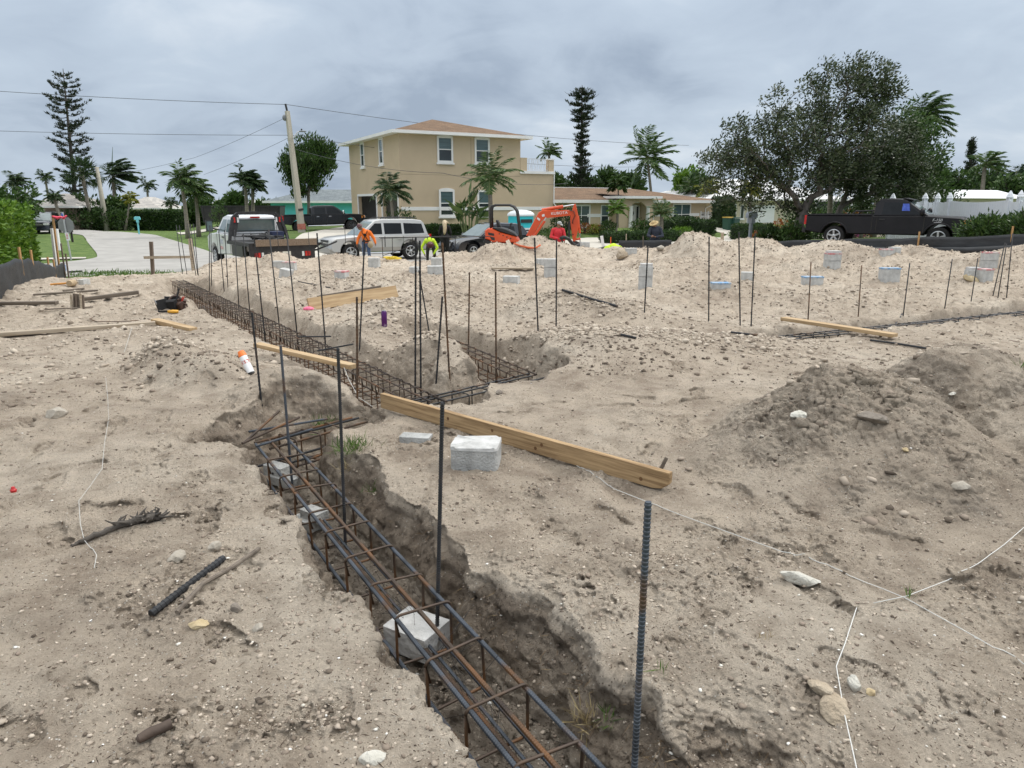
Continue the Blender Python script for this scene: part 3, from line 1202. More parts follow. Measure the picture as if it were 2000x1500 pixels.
er.add([(ta - .5, -1.35, 3.28), (tb + .5, -1.35, 3.28), (tb + .5, 1.9, 3.62), (ta - .5, 1.9, 3.62)], [(0, 1, 2, 3)])
er.build('entry_roof', M_SHING, rf)
ef = MB()
ef.span((ta - .55, -1.4, 3.10), (tb + .55, -1.352, 3.30))
ef.span((ta - .55, -1.352, 3.10), (ta - .502, 0.6, 3.30))
ef.span((tb + .502, -1.352, 3.10), (tb + .55, 0.6, 3.30))
ef.span((ta - .5, -1.35, 3.25), (tb + .5, 0.5, 3.275))
ef.build('eaves', M_TRIM, rf)
M_DOOR = mat('worn_white_door', (0.58, 0.56, 0.53), (0.66, 0.645, 0.62), 3, 0.6)
d0 = wt(1233)
dr_ = MB().span((d0 - .5, -0.05, 0.55), (d0 + .5, -0.005, 2.62)).build('door', M_DOOR, wing)
MB().lathe([(0.001, -.09), (0.22, -.08), (0.22, -.055)], (d0, 0, 1.9), 'y', 14).build('wreath', mat('wreath_dark', (.02, .03, .02), (.05, .06, .03), 8), dr_)
MB().ball((d0 - .4, -.09, 1.5), .05).build('handle', M_IRON, dr_)
window(wing, (wt(1242.5), 0, 1.75), .62, 1.6, 'front', frame=.08, sill=False, sash=False)
for x in (arc0, arc1):
    cp_ = MB().lathe([(.26, .3), (.26, .55), (.17, .6), (.15, 2.2), (.22, 2.35)], (x, -1.05, .15), n=12).build('column', M_TRIM, wing, 'sm')
window(wing, (wt(1135), 0, 1.75), 1.75, 1.75, 'front', mull=True)
window(wing, (wt(1181), 0, 1.72), 0.82, 1.75, 'front', frame=.07)
window(wing, (wt(1331), 0, 1.78), 2.05, 1.85, 'front', mull=True, frame=.1)
for a_, b_ in ((1147, 1174), (1346, 1366), (1280, 1315)):
    MB().span((wt(a_), -.03, 1.62), (wt(b_), -.001, 1.88)).build('band', M_TRIM, wing)
for px_ in (1084, 1276, 1377):
    x = wt(px_)
    MB().tube([(x + .35, -.62, 2.75), (x + .3, -.4, 2.55), (x, -.06, 2.3), (x, -.06, .6)], .045, 6).build('downpipe', M_TRIM, wing)

# white gate beside it
g0 = W0 + SA * wt(1369)
gate = thing('yard_gate', 'white vinyl gate beside the low tan house', 'gate', (g0.x, g0.y, 0.35), STREET_ROT)
gw = wt(1397) - wt(1369)
MB().span((0, 0, 0), (gw, .06, 1.62)).build('panel', M_TRIM, gate)
gp = MB()
for x in (0, gw * .5, gw):
    gp.span((x - .06, -.04, -.1), (x + .06, .10, 1.7))
gp.span((0, -.02, 1.2), (gw, .0, 1.3))
gp.build('gate_frame', M_TRIM, gate)
for x in (.1, gw * .5 + .1):
    for z in (.35, 1.35):
        MB().span((x - .05, -.06, z), (x + .2, -.04, z + .06)).build('hinge', M_DARKIN, gate)

# ---------------- neighbour with white roof tiles and garage
N0 = atz(1392, 68.0, 2.0)
N0.z = 0
nb = thing('garage_house', 'cream house with white tile roof and white double garage door', 'house', N0, STREET_ROT)


def nt_(px):
    return on_line(px, N0, SA, 2.0)


NL = nt_(1640)
wn = MB()
wn.span((0, 0, 0), (NL, .25, 3.05))
wn.span((0, .25, 0), (.25, 9, 3.05))
wn.span((NL - .25, .25, 0), (NL, 9, 3.05))
wn.build('wall', M_CREAM, nb)
hip_roof(nb, 0, NL, 0, 11, 3.15, 5.15, .6, M_TILE)
gd = MB()
ga, gb = nt_(1459), nt_(1512)
gd.span((ga, -.06, .9), (gb, -.004, 2.55))
gdo = gd.build('garage_door', mat('garage_white', (.78, .78, .78), (.83, .83, .83), 1, .5, stretch=(1, 1, 6)), nb)
gl = MB()
for i in range(8):
    x = ga + (gb - ga) * (i + .5) / 8
    gl.span((x - .13, -.075, 2.28), (x + .13, -.062, 2.42))
gl.build('pane', M_GLASS, gdo)
window(nb, (nt_(1431), 0, 1.95), .85, 1.45, 'front', frame=.06)
window(nb, (nt_(1449), 0, 1.95), .5, 1.3, 'front', frame=.06, sash=False)

for px_, c_, lb in ((1420, (0.02, 0.075, 0.05), 'dark green wheeled bin with yellow lid beside the hedge'), (1433, (0.022, 0.07, 0.055), 'dark green wheeled bin with green lid nearest the garage')):
    p = on_ground(px_, 62)
    b = thing('wheeled_bin', lb, 'bin', p, STREET_ROT, 'wheeled bins by the cream house')
    MB().box((0, 0, .5), (.5, .55, 1.0), None, 0, 1.22).build('body', mat('bin_green', c_, None, rough=.5), b)
    MB().box((0, 0, 1.07), (.66, .72, .09), None, 0, .92).build('lid', mat('bin_lid', (.45, .30, .05) if px_ == 1420 else (.03, .08, .06), None, rough=.5), b)
    for s_ in (-1, 1):
        MB().lathe([(.12, -.03), (.12, .03)], (0, 0, 0), 'y', 12).build('wheel', M_DARKIN, b, loc=(.27, s_ * .2, .12))

# ---------------- teal house behind the parked black truck
T0 = atz(530, 82.0, 1.5)
T0.z = 0
teal = thing('teal_house', 'bright teal house with grey hip roof behind the parked black truck', 'house', T0, R(8))
MB().span((0, 0, -.2), (17, 8, 2.85)).build('wall', M_TEAL, teal)
hip_roof(teal, 0, 17, 0, 8, 3.0, 4.35, .7, M_SHGREY, fascia=.2)
MB().span((4.6, -.05, .5), (6.6, -.003, 1.8)).build('window', M_TRIM, teal)

# ---------------- houses along the side street, far left
for px0, px1, Y, ze, za, mr, mw, lb, nm in (
        (46, 152, 74, 2.35, 3.75, M_METROOF, M_BROWN, 'low brown house with pale metal hip roof behind the left hedge', 'metal_roof_house'),
        (225, 312, 92, 2.1, 3.6, M_METROOF, M_CREAM, 'pale house with whitish roof behind the dark shrubs', 'pale_roof_house'),
        (405, 432, 150, 2.0, 3.6, M_METROOF, M_CREAM, 'small distant house with pale blue grey roof at the street end', 'distant_house'),
        (448, 540, 150, 2.4, 3.7, M_TILE, M_CREAM, 'distant cream house with long low tan roof', 'distant_house')):
    p = atz(px0, Y, 1.0)
    p.z = 0
    q = atz(px1, Y, 1.0)
    ln = (q - p).length
    hb = thing(nm, lb, 'house', p, R(4))
    MB().span((.6, .6, -.3), (ln - .6, 8, ze)).build('wall', mw, hb)
    hip_roof(hb, .6, ln - .6, .6, 8, ze + .1, za, .6, mr, fascia=.15)
    window(hb, (ln * .45, .6, ze - 1.1), 2.4, 1.3, 'front', mull=True, frame=.12, sill=False)

# ---------------- screened pool enclosure on the right
E0 = atz(1662, 52, 2.0)
E0.z = 0
enc = thing('pool_enclosure', 'white framed screened pool enclosure behind the right trees', 'pool enclosure', E0, R(20))
ef = MB()
for x in (0, 1.6, 3.2, 4.8):
    for y in (0, 3.5):
        ef.bar((x, y, .6), (x, y, 2.9), .1, .1)
    ef.bar((x, 0, 2.9), (x, 1.75, 4.15), .1, .1)
    ef.bar((x, 3.5, 2.9), (x, 1.75, 4.15), .1, .1)
for y, z in ((0, 1.7), (0, 2.9), (3.5, 2.9), (1.75, 4.15)):
    ef.bar((0, y, z), (4.8, y, z), .1, .1)
ef.bar((0, -.02, 2.9), (1.6, -.02, 1.7), .08, .08)
ef.build('frame', M_TRIM, enc)
scm = mat('insect_screen', (0.05, 0.055, 0.06), None, rough=.8)
MB().add([(0, 0, 2.93), (4.8, 0, 2.93), (4.8, 1.75, 4.18), (0, 1.75, 4.18)], [(0, 1, 2, 3)]).build('screen_panel', mat('screen_roof', (.30, .32, .34), None, rough=.8), enc)
MB().span((0, 3.52, .6), (4.8, 3.56, 2.9)).build('screen_panel', scm, enc)
MB().span((-.5, -.1, -.2), (5.4, .1, 1.25)).build('base_wall', M_CREAM, enc)

# white flat roof beyond the white fence
F0 = atz(1868, 46, 2.0)
F0.z = 0
fr = thing('flat_roof_house', 'white flat roofed building showing just above the white fence', 'house', F0, R(24))
MB().span((0, 0, 0), (6.5, 6, 3.0)).build('wall', M_CREAM, fr)
MB().add([(-.3, -.3, 3.0), (6.8, -.3, 3.0), (6.8, 6, 3.0), (-.3, 6, 3.0), (.6, 1.5, 3.55), (6.0, 1.5, 3.55)], [(0, 1, 5, 4), (1, 2, 5), (0, 4, 3), (2, 3, 4, 5), (3, 2, 1, 0)]).build('roof', mat('white_roof', (.74, .745, .75), None, rough=.6), fr)

# ---------------- paved drives
def gpx(x, y):
    q = gz(x, y, .2)
    for _ in range(5):
        q = gz(x, y, gnd(*ab(q)) + .05)
    return ab(q)


strip('driveway', [gpx(x, y) for x, y in ((985, 484), (1045, 468), (1131, 454), (1190, 450.5), (1314, 452.5), (1404, 455), (1500, 459), (1600, 466))], 4.2, M_CONC, .06)
strip('driveway', [gpx(x, y) for x, y in ((560, 478), (640, 462), (700, 449), (745, 440))], 5.2, M_CONC, .06)
strip('driveway', [(35.5, 4.9), (35.5, 24)], 5.0, M_CONC, .062)
strip('driveway', [(-24, 4.5), (-24, 30)], 3.4, M_CONC, .062)
strip('driveway', [(-6, 40), (14, 40)], 5.0, M_CONC, .06)
# garden wall in front of the house hedge
gwl = MB()
pa, pb = H0 + SA * .5 - SB * 1.9, H0 + SA * 6.2 - SB * 1.9
gwl.bar((pa.x, pa.y, .72), (pb.x, pb.y, .72), .3, .45)
tag(gwl.build('garden_wall', mat('kerb_stone', (.42, .36, .29), (.5, .44, .36), 4)), 'low tan garden edging in front of the house hedge', 'garden wall')

# ---------------- white vinyl fence on the right
FM = mat('white_vinyl', (.70, .72, .76), (.78, .80, .83), .8, .45, spec=.4)
wf = thing('vinyl_fence', 'long white vinyl privacy fence with capped posts behind the black pickup', 'fence')
fpts = [(1733, 31.5), (1795, 30.6), (1819, 30.4), (1842, 29.4), (1955, 25.5), (1975, 24.8), (1996, 24.2), (2060, 22.8), (2150, 21.4)]
fp = []
for px_, Y in fpts:
    p = atz(px_, Y, 1.0)
    g_ = gnd(*ab(p))
    fp.append(Vector((p.x, p.y, g_)))
ftop = 2.86
pan = MB()
for i in range(len(fp) - 1):
    a, b = fp[i], fp[i + 1]
    n = max(1, int((b - a).length / .15))
    d = (b - a)
    nv = Vector((-d.y, d.x, 0)).normalized()
    for k in range(n):
        p0, p1 = a + d * (k / n), a + d * ((k + .93) / n)
        zt = ftop - .10 - .07 * math.sin(math.pi * (k + .5) / n)
        pan.bar((p0.x, p0.y, (p0.z + zt) / 2), (p1.x, p1.y, (p0.z + zt) / 2), .03, zt - p0.z)
pan.build('slat_panel', FM, wf)
for p in fp:
    pm = MB()
    pm.span((p.x - .075, p.y - .075, p.z), (p.x + .075, p.y + .075, ftop))
    pm.lathe([(.14, 0), (.14, .04), (.11, .07), (.11, .1), (.02, .24)], (p.x, p.y, ftop - .02), n=4)
    pm.build('post', FM, wf)
# ================================================================== VEHICLES AND MACHINES
def paint(name, c, rough=0.28, coat=0.6, metal=0.0, c2=None):
    return mat(name, c, c2 or tuple(q * 0.92 for q in c), 1.5, rough, coat=coat, metal=metal)


P_SILVER = paint('silver_paint', (.50, .50, .49), .32, .5, .25)
P_TAUPE = paint('taupe_trim', (.34, .32, .285), .45, .2)
P_BLACK = paint('black_paint', (.006, .006, .007), .2, .15)
P_SATIN = paint('worn_black_paint', (.009, .0085, .010), .42, .04, c2=(.014, .013, .015))
P_SATIN.node_tree.nodes['Principled BSDF'].inputs['Specular IOR Level'].default_value = .28
P_NAVY = paint('dark_navy_paint', (.010, .012, .018), .16, .8)
P_WHITE = paint('white_paint', (.74, .75, .76), .3, .5)
M_TYRE = mat('tyre_rubber', (.014, .014, .014), (.026, .025, .024), 12, .85, spec=.3)
M_ALLOY = mat('alloy_rim', (.55, .56, .57), (.48, .49, .50), 6, .35, metal=.7)
M_DKRIM = mat('dark_rim', (.03, .03, .032), (.10, .10, .105), 6, .35, metal=.6)
M_PLAST = mat('black_plastic', (.015, .015, .016), (.024, .024, .025), 10, .55)
M_AUTOGL = mat('tinted_glass', (.006, .007, .008), (.014, .016, .018), 1.2, .05, spec=.28)
M_WIND = mat('windscreen_glass', (.10, .14, .145), (.16, .21, .215), 1.2, .05, spec=.8)
M_CHROME = mat('chrome', (.62, .63, .64), None, rough=.18, metal=1.0)
M_LAMP = mat('headlamp_lens', (.55, .56, .54), (.70, .71, .69), 14, .12, spec=.7)
M_AMBER = mat('amber_lens', (.75, .26, .02), None, rough=.2)
M_RED = mat('red_lens', (.42, .012, .012), (.52, .03, .02), 12, .2)
M_STEEL = mat('black_steel', (.013, .013, .014), (.03, .028, .027), 7, .5)
M_PLATE = mat('licence_plate', (.62, .60, .50), (.70, .68, .60), 6, .5)


def arch(cx, r, zb, zc, n=9):
    a0 = math.asin(max(-1, min(1, (zb - zc) / r)))
    return [(cx + r * math.cos(a0 + (math.pi - 2 * a0) * i / n), zc + r * math.sin(a0 + (math.pi - 2 * a0) * i / n)) for i in range(n + 1)]


def lower_poly(top, zb, axles, r, zc):
    """outline of a car's lower body; top runs from the rear to the front"""
    p = list(top)
    for cx_ in sorted(axles, reverse=True):
        p += arch(cx_, r, zb, zc)
    return p


def wheel(root, x, y, r, wdt, rim=M_ALLOY, spokes=6, hub=0.0):
    s = 1 if y > 0 else -1
    o = MB().lathe([(r * .62, -wdt / 2), (r * .94, -wdt / 2), (r, -wdt / 2 + .03), (r, wdt / 2 - .03), (r * .94, wdt / 2), (r * .62, wdt / 2)], axis='y', n=26).build('wheel', M_TYRE, root, 'sm', loc=(x, y, r))
    m = MB()
    e = s * (wdt / 2 + .004)
    m.lathe([(r * .56, e - s * .05), (r * .66, e - s * .0), (r * .60, e + s * .008), (r * .55, e - s * .01)], axis='y', n=26, cap=False)
    m.lathe([(r * .15, e - s * .04), (r * .16, e), (r * .06, e + s * .02)], axis='y', n=14)
    for k in range(spokes):
        a = 2 * math.pi * (k + .3) / spokes
        m.bar((r * .1 * math.cos(a), e - s * .02, r * .1 * math.sin(a)), (r * .62 * math.cos(a), e - s * .015, r * .62 * math.sin(a)), r * .17, .035, up=(0, 1, 0))
    m.build('rim', rim, o)
    d = MB()
    d.lathe([(r * .6, e - s * .03), (r * .3, e - s * .028)], axis='y', n=20)
    d.build('brake_disc', M_PLAST, o)
    return o


def side_panel(root, name, poly, hw, m, off=.006, th=.012, sides=(1, -1), par=None):
    """flat pane lying on the body side: poly in (x, z), hw(z) = half width of the side there"""
    res = []
    for s in sides:
        k = len(poly)
        V = [(x, s * (hw(z) + off), z) for x, z in poly] + [(x, s * (hw(z) + off - th), z) for x, z in poly]
        F = [tuple(range(k)), tuple(range(2 * k - 1, k - 1, -1))] + [(i, (i + 1) % k, k + (i + 1) % k, k + i) for i in range(k)]
        res.append(MB().add(V, F).build(name, m, par or root))
    return res


def slope_panel(root, name, x0, z0, w0, x1, z1, w1, m, off=.008):
    """pane on a front or rear slope from (x0, z0) up to (x1, z1)"""
    d = Vector((x1 - x0, 0, z1 - z0)).normalized()
    nn = Vector((d.z, 0, -d.x))
    if nn.z < 0:
        nn = -nn
    V = []
    for o_ in (off, off - .012):
        V += [tuple(Vector(p) + nn * o_) for p in ((x0, -w0, z0), (x0, w0, z0), (x1, w1, z1), (x1, -w1, z1))]
    return MB().add(V, [(0, 1, 2, 3), (7, 6, 5, 4), (0, 4, 5, 1), (1, 5, 6, 2), (2, 6, 7, 3), (3, 7, 4, 0)]).build(name, m, root)


def mirrors(root, x, z, hw, m, big=1.0):
    for s in (1, -1):
        q = MB().ball((x, s * (hw + .13 * big), z), .13 * big, squash=(.55, .8, .75 * big))
        q.bar((x, s * (hw - .02), z - .05), (x, s * (hw + .1 * big), z - .02), .05, .05)
        q.build('mirror', m, root, 'all')


def lens(root, name, x, y, z, sx, sy, sz, m, rot=0.0):
    b = MB().box((0, 0, 0), (sx, sy, sz), None, 0, .86)
    return b.build(name, m, root, loc=(x, y, z), rz=rot)


def text_obj(root, txt, size, m, loc, rot, name='lettering', depth=.004, sx=1.0, shear=0.0):
    cu = bpy.data.curves.new(name, 'FONT')
    cu.body = txt
    cu.size = size
    cu.extrude = depth
    cu.shear = shear
    cu.align_x = 'CENTER'
    cu.align_y = 'CENTER'
    t = bpy.data.objects.new(name, cu)
    C.objects.link(t)
    dg = bpy.context.evaluated_depsgraph_get()
    me = bpy.data.meshes.new_from_object(t.evaluated_get(dg))
    bpy.data.objects.remove(t)
    me.materials.clear()
    me.materials.append(m)
    o = bpy.data.objects.new(name, me)
    C.objects.link(o)
    o.parent = root
    o.location = loc
    o.rotation_euler = rot
    o.scale = (sx, 1, 1)
    return o


def vplace(px, Y, z=None):
    p = on_ground(px, Y)
    if z is not None:
        p = atz(px, Y, z)
    return p


# ---------------- silver family SUV on the street
def suv(name, label, loc, rz, body, rim=M_ALLOY, trim=None):
    t = thing(name, label, 'car', loc, rz)
    hw = lambda z: 1.0 if z < 1.0 else 1.0 - (z - 1.0) * .05
    top = [(-2.46, .52), (-2.52, .62), (-2.50, .95), (-2.42, 1.13), (1.18, 1.17), (2.25, 1.08), (2.44, .98), (2.50, .80), (2.50, .50), (2.36, .42)]
    MB().ext(lower_poly(top, .42, (1.55, -1.42), .50, .42), 2.0, .07, hw=hw).build('body', body, t, 'sm')
    gh = lambda z: .96 - (z - 1.12) * .24
    MB().ext([(-2.40, 1.115), (-2.22, 1.72), (-2.08, 1.84), (-1.7, 1.90), (-.1, 1.91), (.28, 1.86), (1.22, 1.12)], 1.9, .05, hw=gh).build('cabin', body, t, 'sm')
    for poly in ([(-.02, 1.22), (-.02, 1.72), (.30, 1.72), (.86, 1.22)], [(-1.02, 1.22), (-1.02, 1.72), (-.14, 1.73), (-.14, 1.22)], [(-2.18, 1.24), (-2.08, 1.68), (-1.14, 1.72), (-1.14, 1.22)]):
        side_panel(t, 'side_window', poly, gh, M_AUTOGL)
    slope_panel(t, 'windscreen', 1.15, 1.18, .84, .36, 1.79, .72, M_WIND)
    slope_panel(t, 'rear_window', -2.375, 1.25, .82, -2.245, 1.66, .74, M_AUTOGL)
    for s in (1, -1):
        side_panel(t, 'cladding', [(-.88, .44), (-.88, .62), (1.02, .62), (1.02, .44)], hw, trim or body, .022, .03, (s,))
        for x0, x1 in ((-.10, .95), (-1.05, -.13)):
            for xa in (x0, x1):
                MB().span((xa - .008, s * 1.004 - .003, .5), (xa + .008, s * 1.004 + .003, 1.12)).build('door_seam', M_PLAST, t)
            MB().span((x0 + .06, s * 1.015 - .02, .98), (x0 + .28, s * 1.015 + .02, 1.03)).build('door_handle', body, t)
        MB().tube([(1.0, s * .96, .36), (-.85, s * .96, .36)], .05, 8).build('running_board', M_CHROME, t)
        MB().tube([(-1.9, s * .62, 1.935), (-1.8, s * .62, 1.97), (-.2, s * .62, 1.975), (-.05, s * .62, 1.93)], .022, 6).build('roof_rail', M_PLAST, t)
        lens(t, 'headlight', 2.44, s * .74, .90, .16, .42, .17, M_LAMP, s * -.12)
        lens(t, 'tail_light', -2.49, s * .86, 1.0, .1, .2, .36, M_RED)
    MB().span((2.40, -.52, .70), (2.535, .52, .97)).build('grille', M_PLAST, t)
    MB().span((2.45, -.54, .825), (2.55, .54, .875)).build('grille_bar', M_CHROME, t)
    MB().ext([(2.30, .36), (2.30, .62), (2.60, .62), (2.62, .42), (2.55, .34)], 1.96, .06).build('bumper', P_CHR if False else trim or body, t, 'sm')
    MB().ext([(-2.62, .45), (-2.60, .64), (-2.40, .64), (-2.40, .42)], 1.94, .05).build('bumper', trim or body, t, 'sm')
    mirrors(t, .92, 1.20, .96, body)
    for x in (1.55, -1.42):
        for s in (1, -1):
            wheel(t, x, s * .86, .40, .27, rim, 6)
    return t


p = vplace(735, 35.2, 0.03)
suv('silver_suv', 'silver family SUV parked on the street behind the worker in orange', p, STREET_ROT + math.pi + R(2), P_SILVER, trim=P_TAUPE)
p = vplace(88, 66, 0.05)
suv('dark_suv', 'dark SUV facing the camera, half hidden by the left hedge', p, R(-70), P_NAVY, M_DKRIM)


# ---------------- pickups
def pickup(name, label, loc, rz, body, rim, crew, L_, H_, lift=0.0, wr=.40, spokes=6):
    t = thing(name, label, 'pickup truck', loc, rz)
    f = L_ / 2
    cab0 = -f + (2.0 if crew else 2.45)                 # back of the cab
    cab1 = f - 1.35                                     # foot of the windscreen
    zb, zbelt = .45 + lift, 1.16 + lift
    ax = (f - .98, -f + 1.12)
    hw = lambda z: 1.0 - max(0, z - .9 - lift) * .06
    top = [(-f, .55 + lift), (-f, 1.12 + lift), (-f + .02, 1.17 + lift), (cab0, 1.17 + lift), (cab1 - .05, 1.18 + lift), (f - .35, 1.12 + lift), (f - .08, 1.04 + lift), (f, .90 + lift), (f, .52 + lift), (f - .1, .46 + lift)]
    MB().ext(lower_poly(top, zb, ax, wr + .10, wr + lift * .3 + .02), 2.0, .07, hw=hw).build('body', body, t, 'sm')
    gh = lambda z: .95 - (z - zbelt) * .26
    zr = H_
    MB().ext([(cab0 + .02, zbelt - .01), (cab0 + .05, zr - .18), (cab0 + .18, zr - .03), (cab0 + .55, zr), (cab1 - 1.02, zr - .01), (cab1 - .82, zr - .06), (cab1, zbelt)], 1.9, .05, hw=gh).build('cabin', body, t, 'sm')
    z0, z1 = zbelt + .05, zr - .15
    if crew:
        mid = (cab0 + cab1) / 2 - .18
        polys = [[(cab0 + .26, z0), (cab0 + .26, z1), (mid - .06, z1), (mid - .06, z0)], [(mid + .06, z0), (mid + .06, z1), (cab1 - .84, z1), (cab1 - .28, z0)]]
        seams = (mid, cab0 + .2, cab1 - .2)
    else:
        polys = [[(cab0 + .30, z0), (cab0 + .34, z1), (cab1 - .86, z1), (cab1 - .28, z0)]]
        seams = (cab0 + .16, cab1 - .14)
    for pl in polys:
        side_panel(t, 'side_window', pl, gh, M_AUTOGL)
    slope_panel(t, 'windscreen', cab1 - .06, zbelt + .05, .82, cab1 - .74, zr - .12, .70, M_WIND)
    MB().span((cab0 + .02, -.66, z0), (cab0 + .045, .66, z1 - .02)).build('rear_window', M_AUTOGL, t)
    # open bed: rails and floor stand proud of a dark well
    MB().span((-f + .08, -.84, 1.171 + lift), (cab0 - .05, .84, 1.176 + lift)).build('bed_liner', M_PLAST, t)
    for s in (1, -1):
        MB().span((-f + .03, s * .92 - .06, 1.172 + lift), (cab0 - .02, s * .92 + .06, 1.21 + lift)).build('bed_rail', M_PLAST, t)
        for xa in seams + (cab0,):
            MB().span((xa - .010, s * 1.0 - .006, .55 + lift), (xa + .010, s * 1.0 + .005, zbelt)).build('door_seam', M_DARKIN, t)
        for xa in seams[:1] if not crew else (cab0 + .3, (cab0 + cab1) / 2 - .1):
            MB().span((xa + .08, s * 1.01 - .02, 1.0 + lift), (xa + .27, s * 1.01 + .02, 1.05 + lift)).build('door_handle', M_CHROME if crew else M_PLAST, t)
        lens(t, 'headlight', f - .05, s * .76, .93 + lift, .16, .40, .19, M_LAMP, s * -.15)
        lens(t, 'indicator', f - .12, s * .955, .93 + lift, .26, .08, .17, M_AMBER, s * -.06)
        lens(t, 'tail_light', -f + .0, s * .90, .98 + lift, .1, .16, .36, M_RED)
        for cx_ in ax:
            pts = arch(cx_, wr + .115, zb, wr + lift * .3 + .02)
            MB().tube([(q[0], s * .995, q[1]) for q in pts], .035, 6).build('wheel_arch', body, t, 'all')
        if crew:
            MB().tube([(ax[0] - .6, s * .95, zb - .08), (ax[1] + .6, s * .95, zb - .08)], .05, 8).build('running_board', M_CHROME, t)
    MB().span((f - .06, -.56, .72 + lift), (f + .025, .56, 1.0 + lift)).build('grille', M_PLAST, t)
    MB().ext([(f - .15, .48 + lift), (f - .15, .68 + lift), (f + .10, .68 + lift), (f + .13, .60 + lift), (f + .08, .48 + lift)], 1.96, .05).build('bumper', M_CHROME, t, 'sm')
    MB().ext([(f - .2, .28 + lift), (f - .15, .475 + lift), (f + .08, .475 + lift), (f + .02, .28 + lift)], 1.86, .04).build('air_dam', M_PLAST, t, 'sm')
    MB().ext([(-f - .14, .48 + lift), (-f - .14, .66 + lift), (-f + .02, .66 + lift), (-f + .02, .46 + lift)], 1.8, .04).build('bumper', M_CHROME if crew else M_PLAST, t, 'sm')
    mirrors(t, cab1 - .22, zbelt + .14, .94, M_CHROME if crew else body, 1.25)
    for x in ax:
        for s in (1, -1):
            wheel(t, x, s * .84, wr, .29, rim, spokes)
    return t, f, hw, cab0, cab1


p = vplace(634, 55, .58)
bt, bf, *_ = pickup('black_crew_truck', 'glossy black lifted crew cab pickup parked on the sloping driveway', p, STREET_ROT - R(8), P_BLACK, M_DKRIM, True, 5.9, 1.98, .16, .45, 8)
bt.rotation_euler[1] = R(-1.5)
MB().span((-bf - .02, -.7, .95), (-bf - .005, .7, 1.05)).build('tailgate_trim', M_CHROME, bt)
p = vplace(1728, 28.6)
rt, rf_, rhw, rc0, rc1 = pickup('black_pickup', 'worn satin black single cab pickup parked beside the white fence', p, R(-36), P_SATIN, M_ALLOY, False, 5.7, 1.82, .02, .39, 5)
M_BADGE = mat('badge_silver', (.62, .63, .65), None, rough=.3)
text_obj(rt, 'F-150', .14, M_BADGE, (rc1 + .28, -1.006, 1.03), (math.pi / 2, 0, 0), 'badge', shear=.2)
MB().span((rc1 + .18, -1.008, .945), (rc1 + .42, -1.001, .96)).build('badge', M_BADGE, rt)
MB().ext([(rc1 - .95, 1.80), (rc1 - .62, 1.74), (rc1 - .60, 1.76), (rc1 - .93, 1.84)], 1.5, .0).build('sun_visor', P_SATIN, rt)
MB().tube([(rc0 - .08, -.7, 1.24), (rc0 - .08, -.6, 1.36), (rc0 - .7, -.55, 1.34), (rc0 - .8, -.6, 1.22)], .03, 6).tube([(rc0 - .08, .6, 1.24), (rc0 - .08, .5, 1.36), (rc0 - .7, .5, 1.34), (rc0 - .8, .6, 1.22)], .03, 6).build('bed_rack', M_STEEL, rt)
side_panel(rt, 'window_reflection', [(rc1 - .93, 1.36), (rc1 - .93, 1.62), (rc1 - .72, 1.62), (rc1 - .66, 1.36)], lambda z: .95 - (z - 1.18) * .26, mat('blue_reflection', (.03, .06, .35), (.06, .12, .5), 9, .4), .011, .01, (-1,))  # blue reflection in the side window, put in as a coloured pane

# ---------------- dark crossover half hidden by the digger
p = vplace(948, 37.0, .03)
cr = thing('dark_crossover', 'dark crossover car with V shaped chrome grille beside the orange digger', 'car', p, STREET_ROT + math.pi + R(10))
hw_c = lambda z: .92 - max(0, z - .85) * .08
top = [(-2.3, .55), (-2.32, .95), (-2.2, 1.06), (.95, 1.04), (1.85, .94), (2.16, .84), (2.30, .66), (2.32, .40), (2.2, .30)]
MB().ext(lower_poly(top, .32, (1.38, -1.33), .44, .37), 1.84, .09, hw=hw_c).build('body', P_NAVY, cr, 'sm')
gh_c = lambda z: .88 - (z - 1.02) * .36
MB().ext([(-2.22, 1.03), (-1.95, 1.5), (-1.5, 1.66), (-.4, 1.70), (.0, 1.64), (1.0, 1.03)], 1.76, .06, hw=gh_c).build('cabin', P_NAVY, cr, 'sm')
for pl in ([(-.32, 1.10), (-.32, 1.52), (-.02, 1.54), (.68, 1.10)], [(-1.3, 1.12), (-1.3, 1.50), (-.4, 1.54), (-.4, 1.10)]):
    side_panel(cr, 'side_window', pl, gh_c, M_AUTOGL)
slope_panel(cr, 'windscreen', .94, 1.07, .76, .08, 1.60, .60, M_WIND)
for s in (1, -1):
    lens(cr, 'headlight', 2.02, s * .70, .80, .42, .22, .13, M_LAMP, s * -.5)
    lens(cr, 'tail_light', -2.28, s * .75, .95, .1, .26, .2, M_RED)
vg = MB()
for s in (1, -1):
    vg.bar((2.28, s * .36, .84), (2.36, s * .16, .52), .06, .07)
vg.bar((2.36, -.17, .52), (2.36, .17, .52), .06, .07)
vg.build('grille_trim', M_CHROME, cr)
MB().span((2.2, -.34, .5), (2.335, .34, .82)).build('grille', M_PLAST, cr)
MB().ext([(2.2, .28), (2.2, .34), (2.40, .34), (2.40, .28)], 1.5, .02).build('bumper_trim', M_CHROME, cr)
mirrors(cr, .72, 1.10, .86, P_NAVY, .9)
for x in (1.38, -1.33):
    for s in (1, -1):
        wheel(cr, x, s * .80, .355, .23, M_ALLOY, 5)

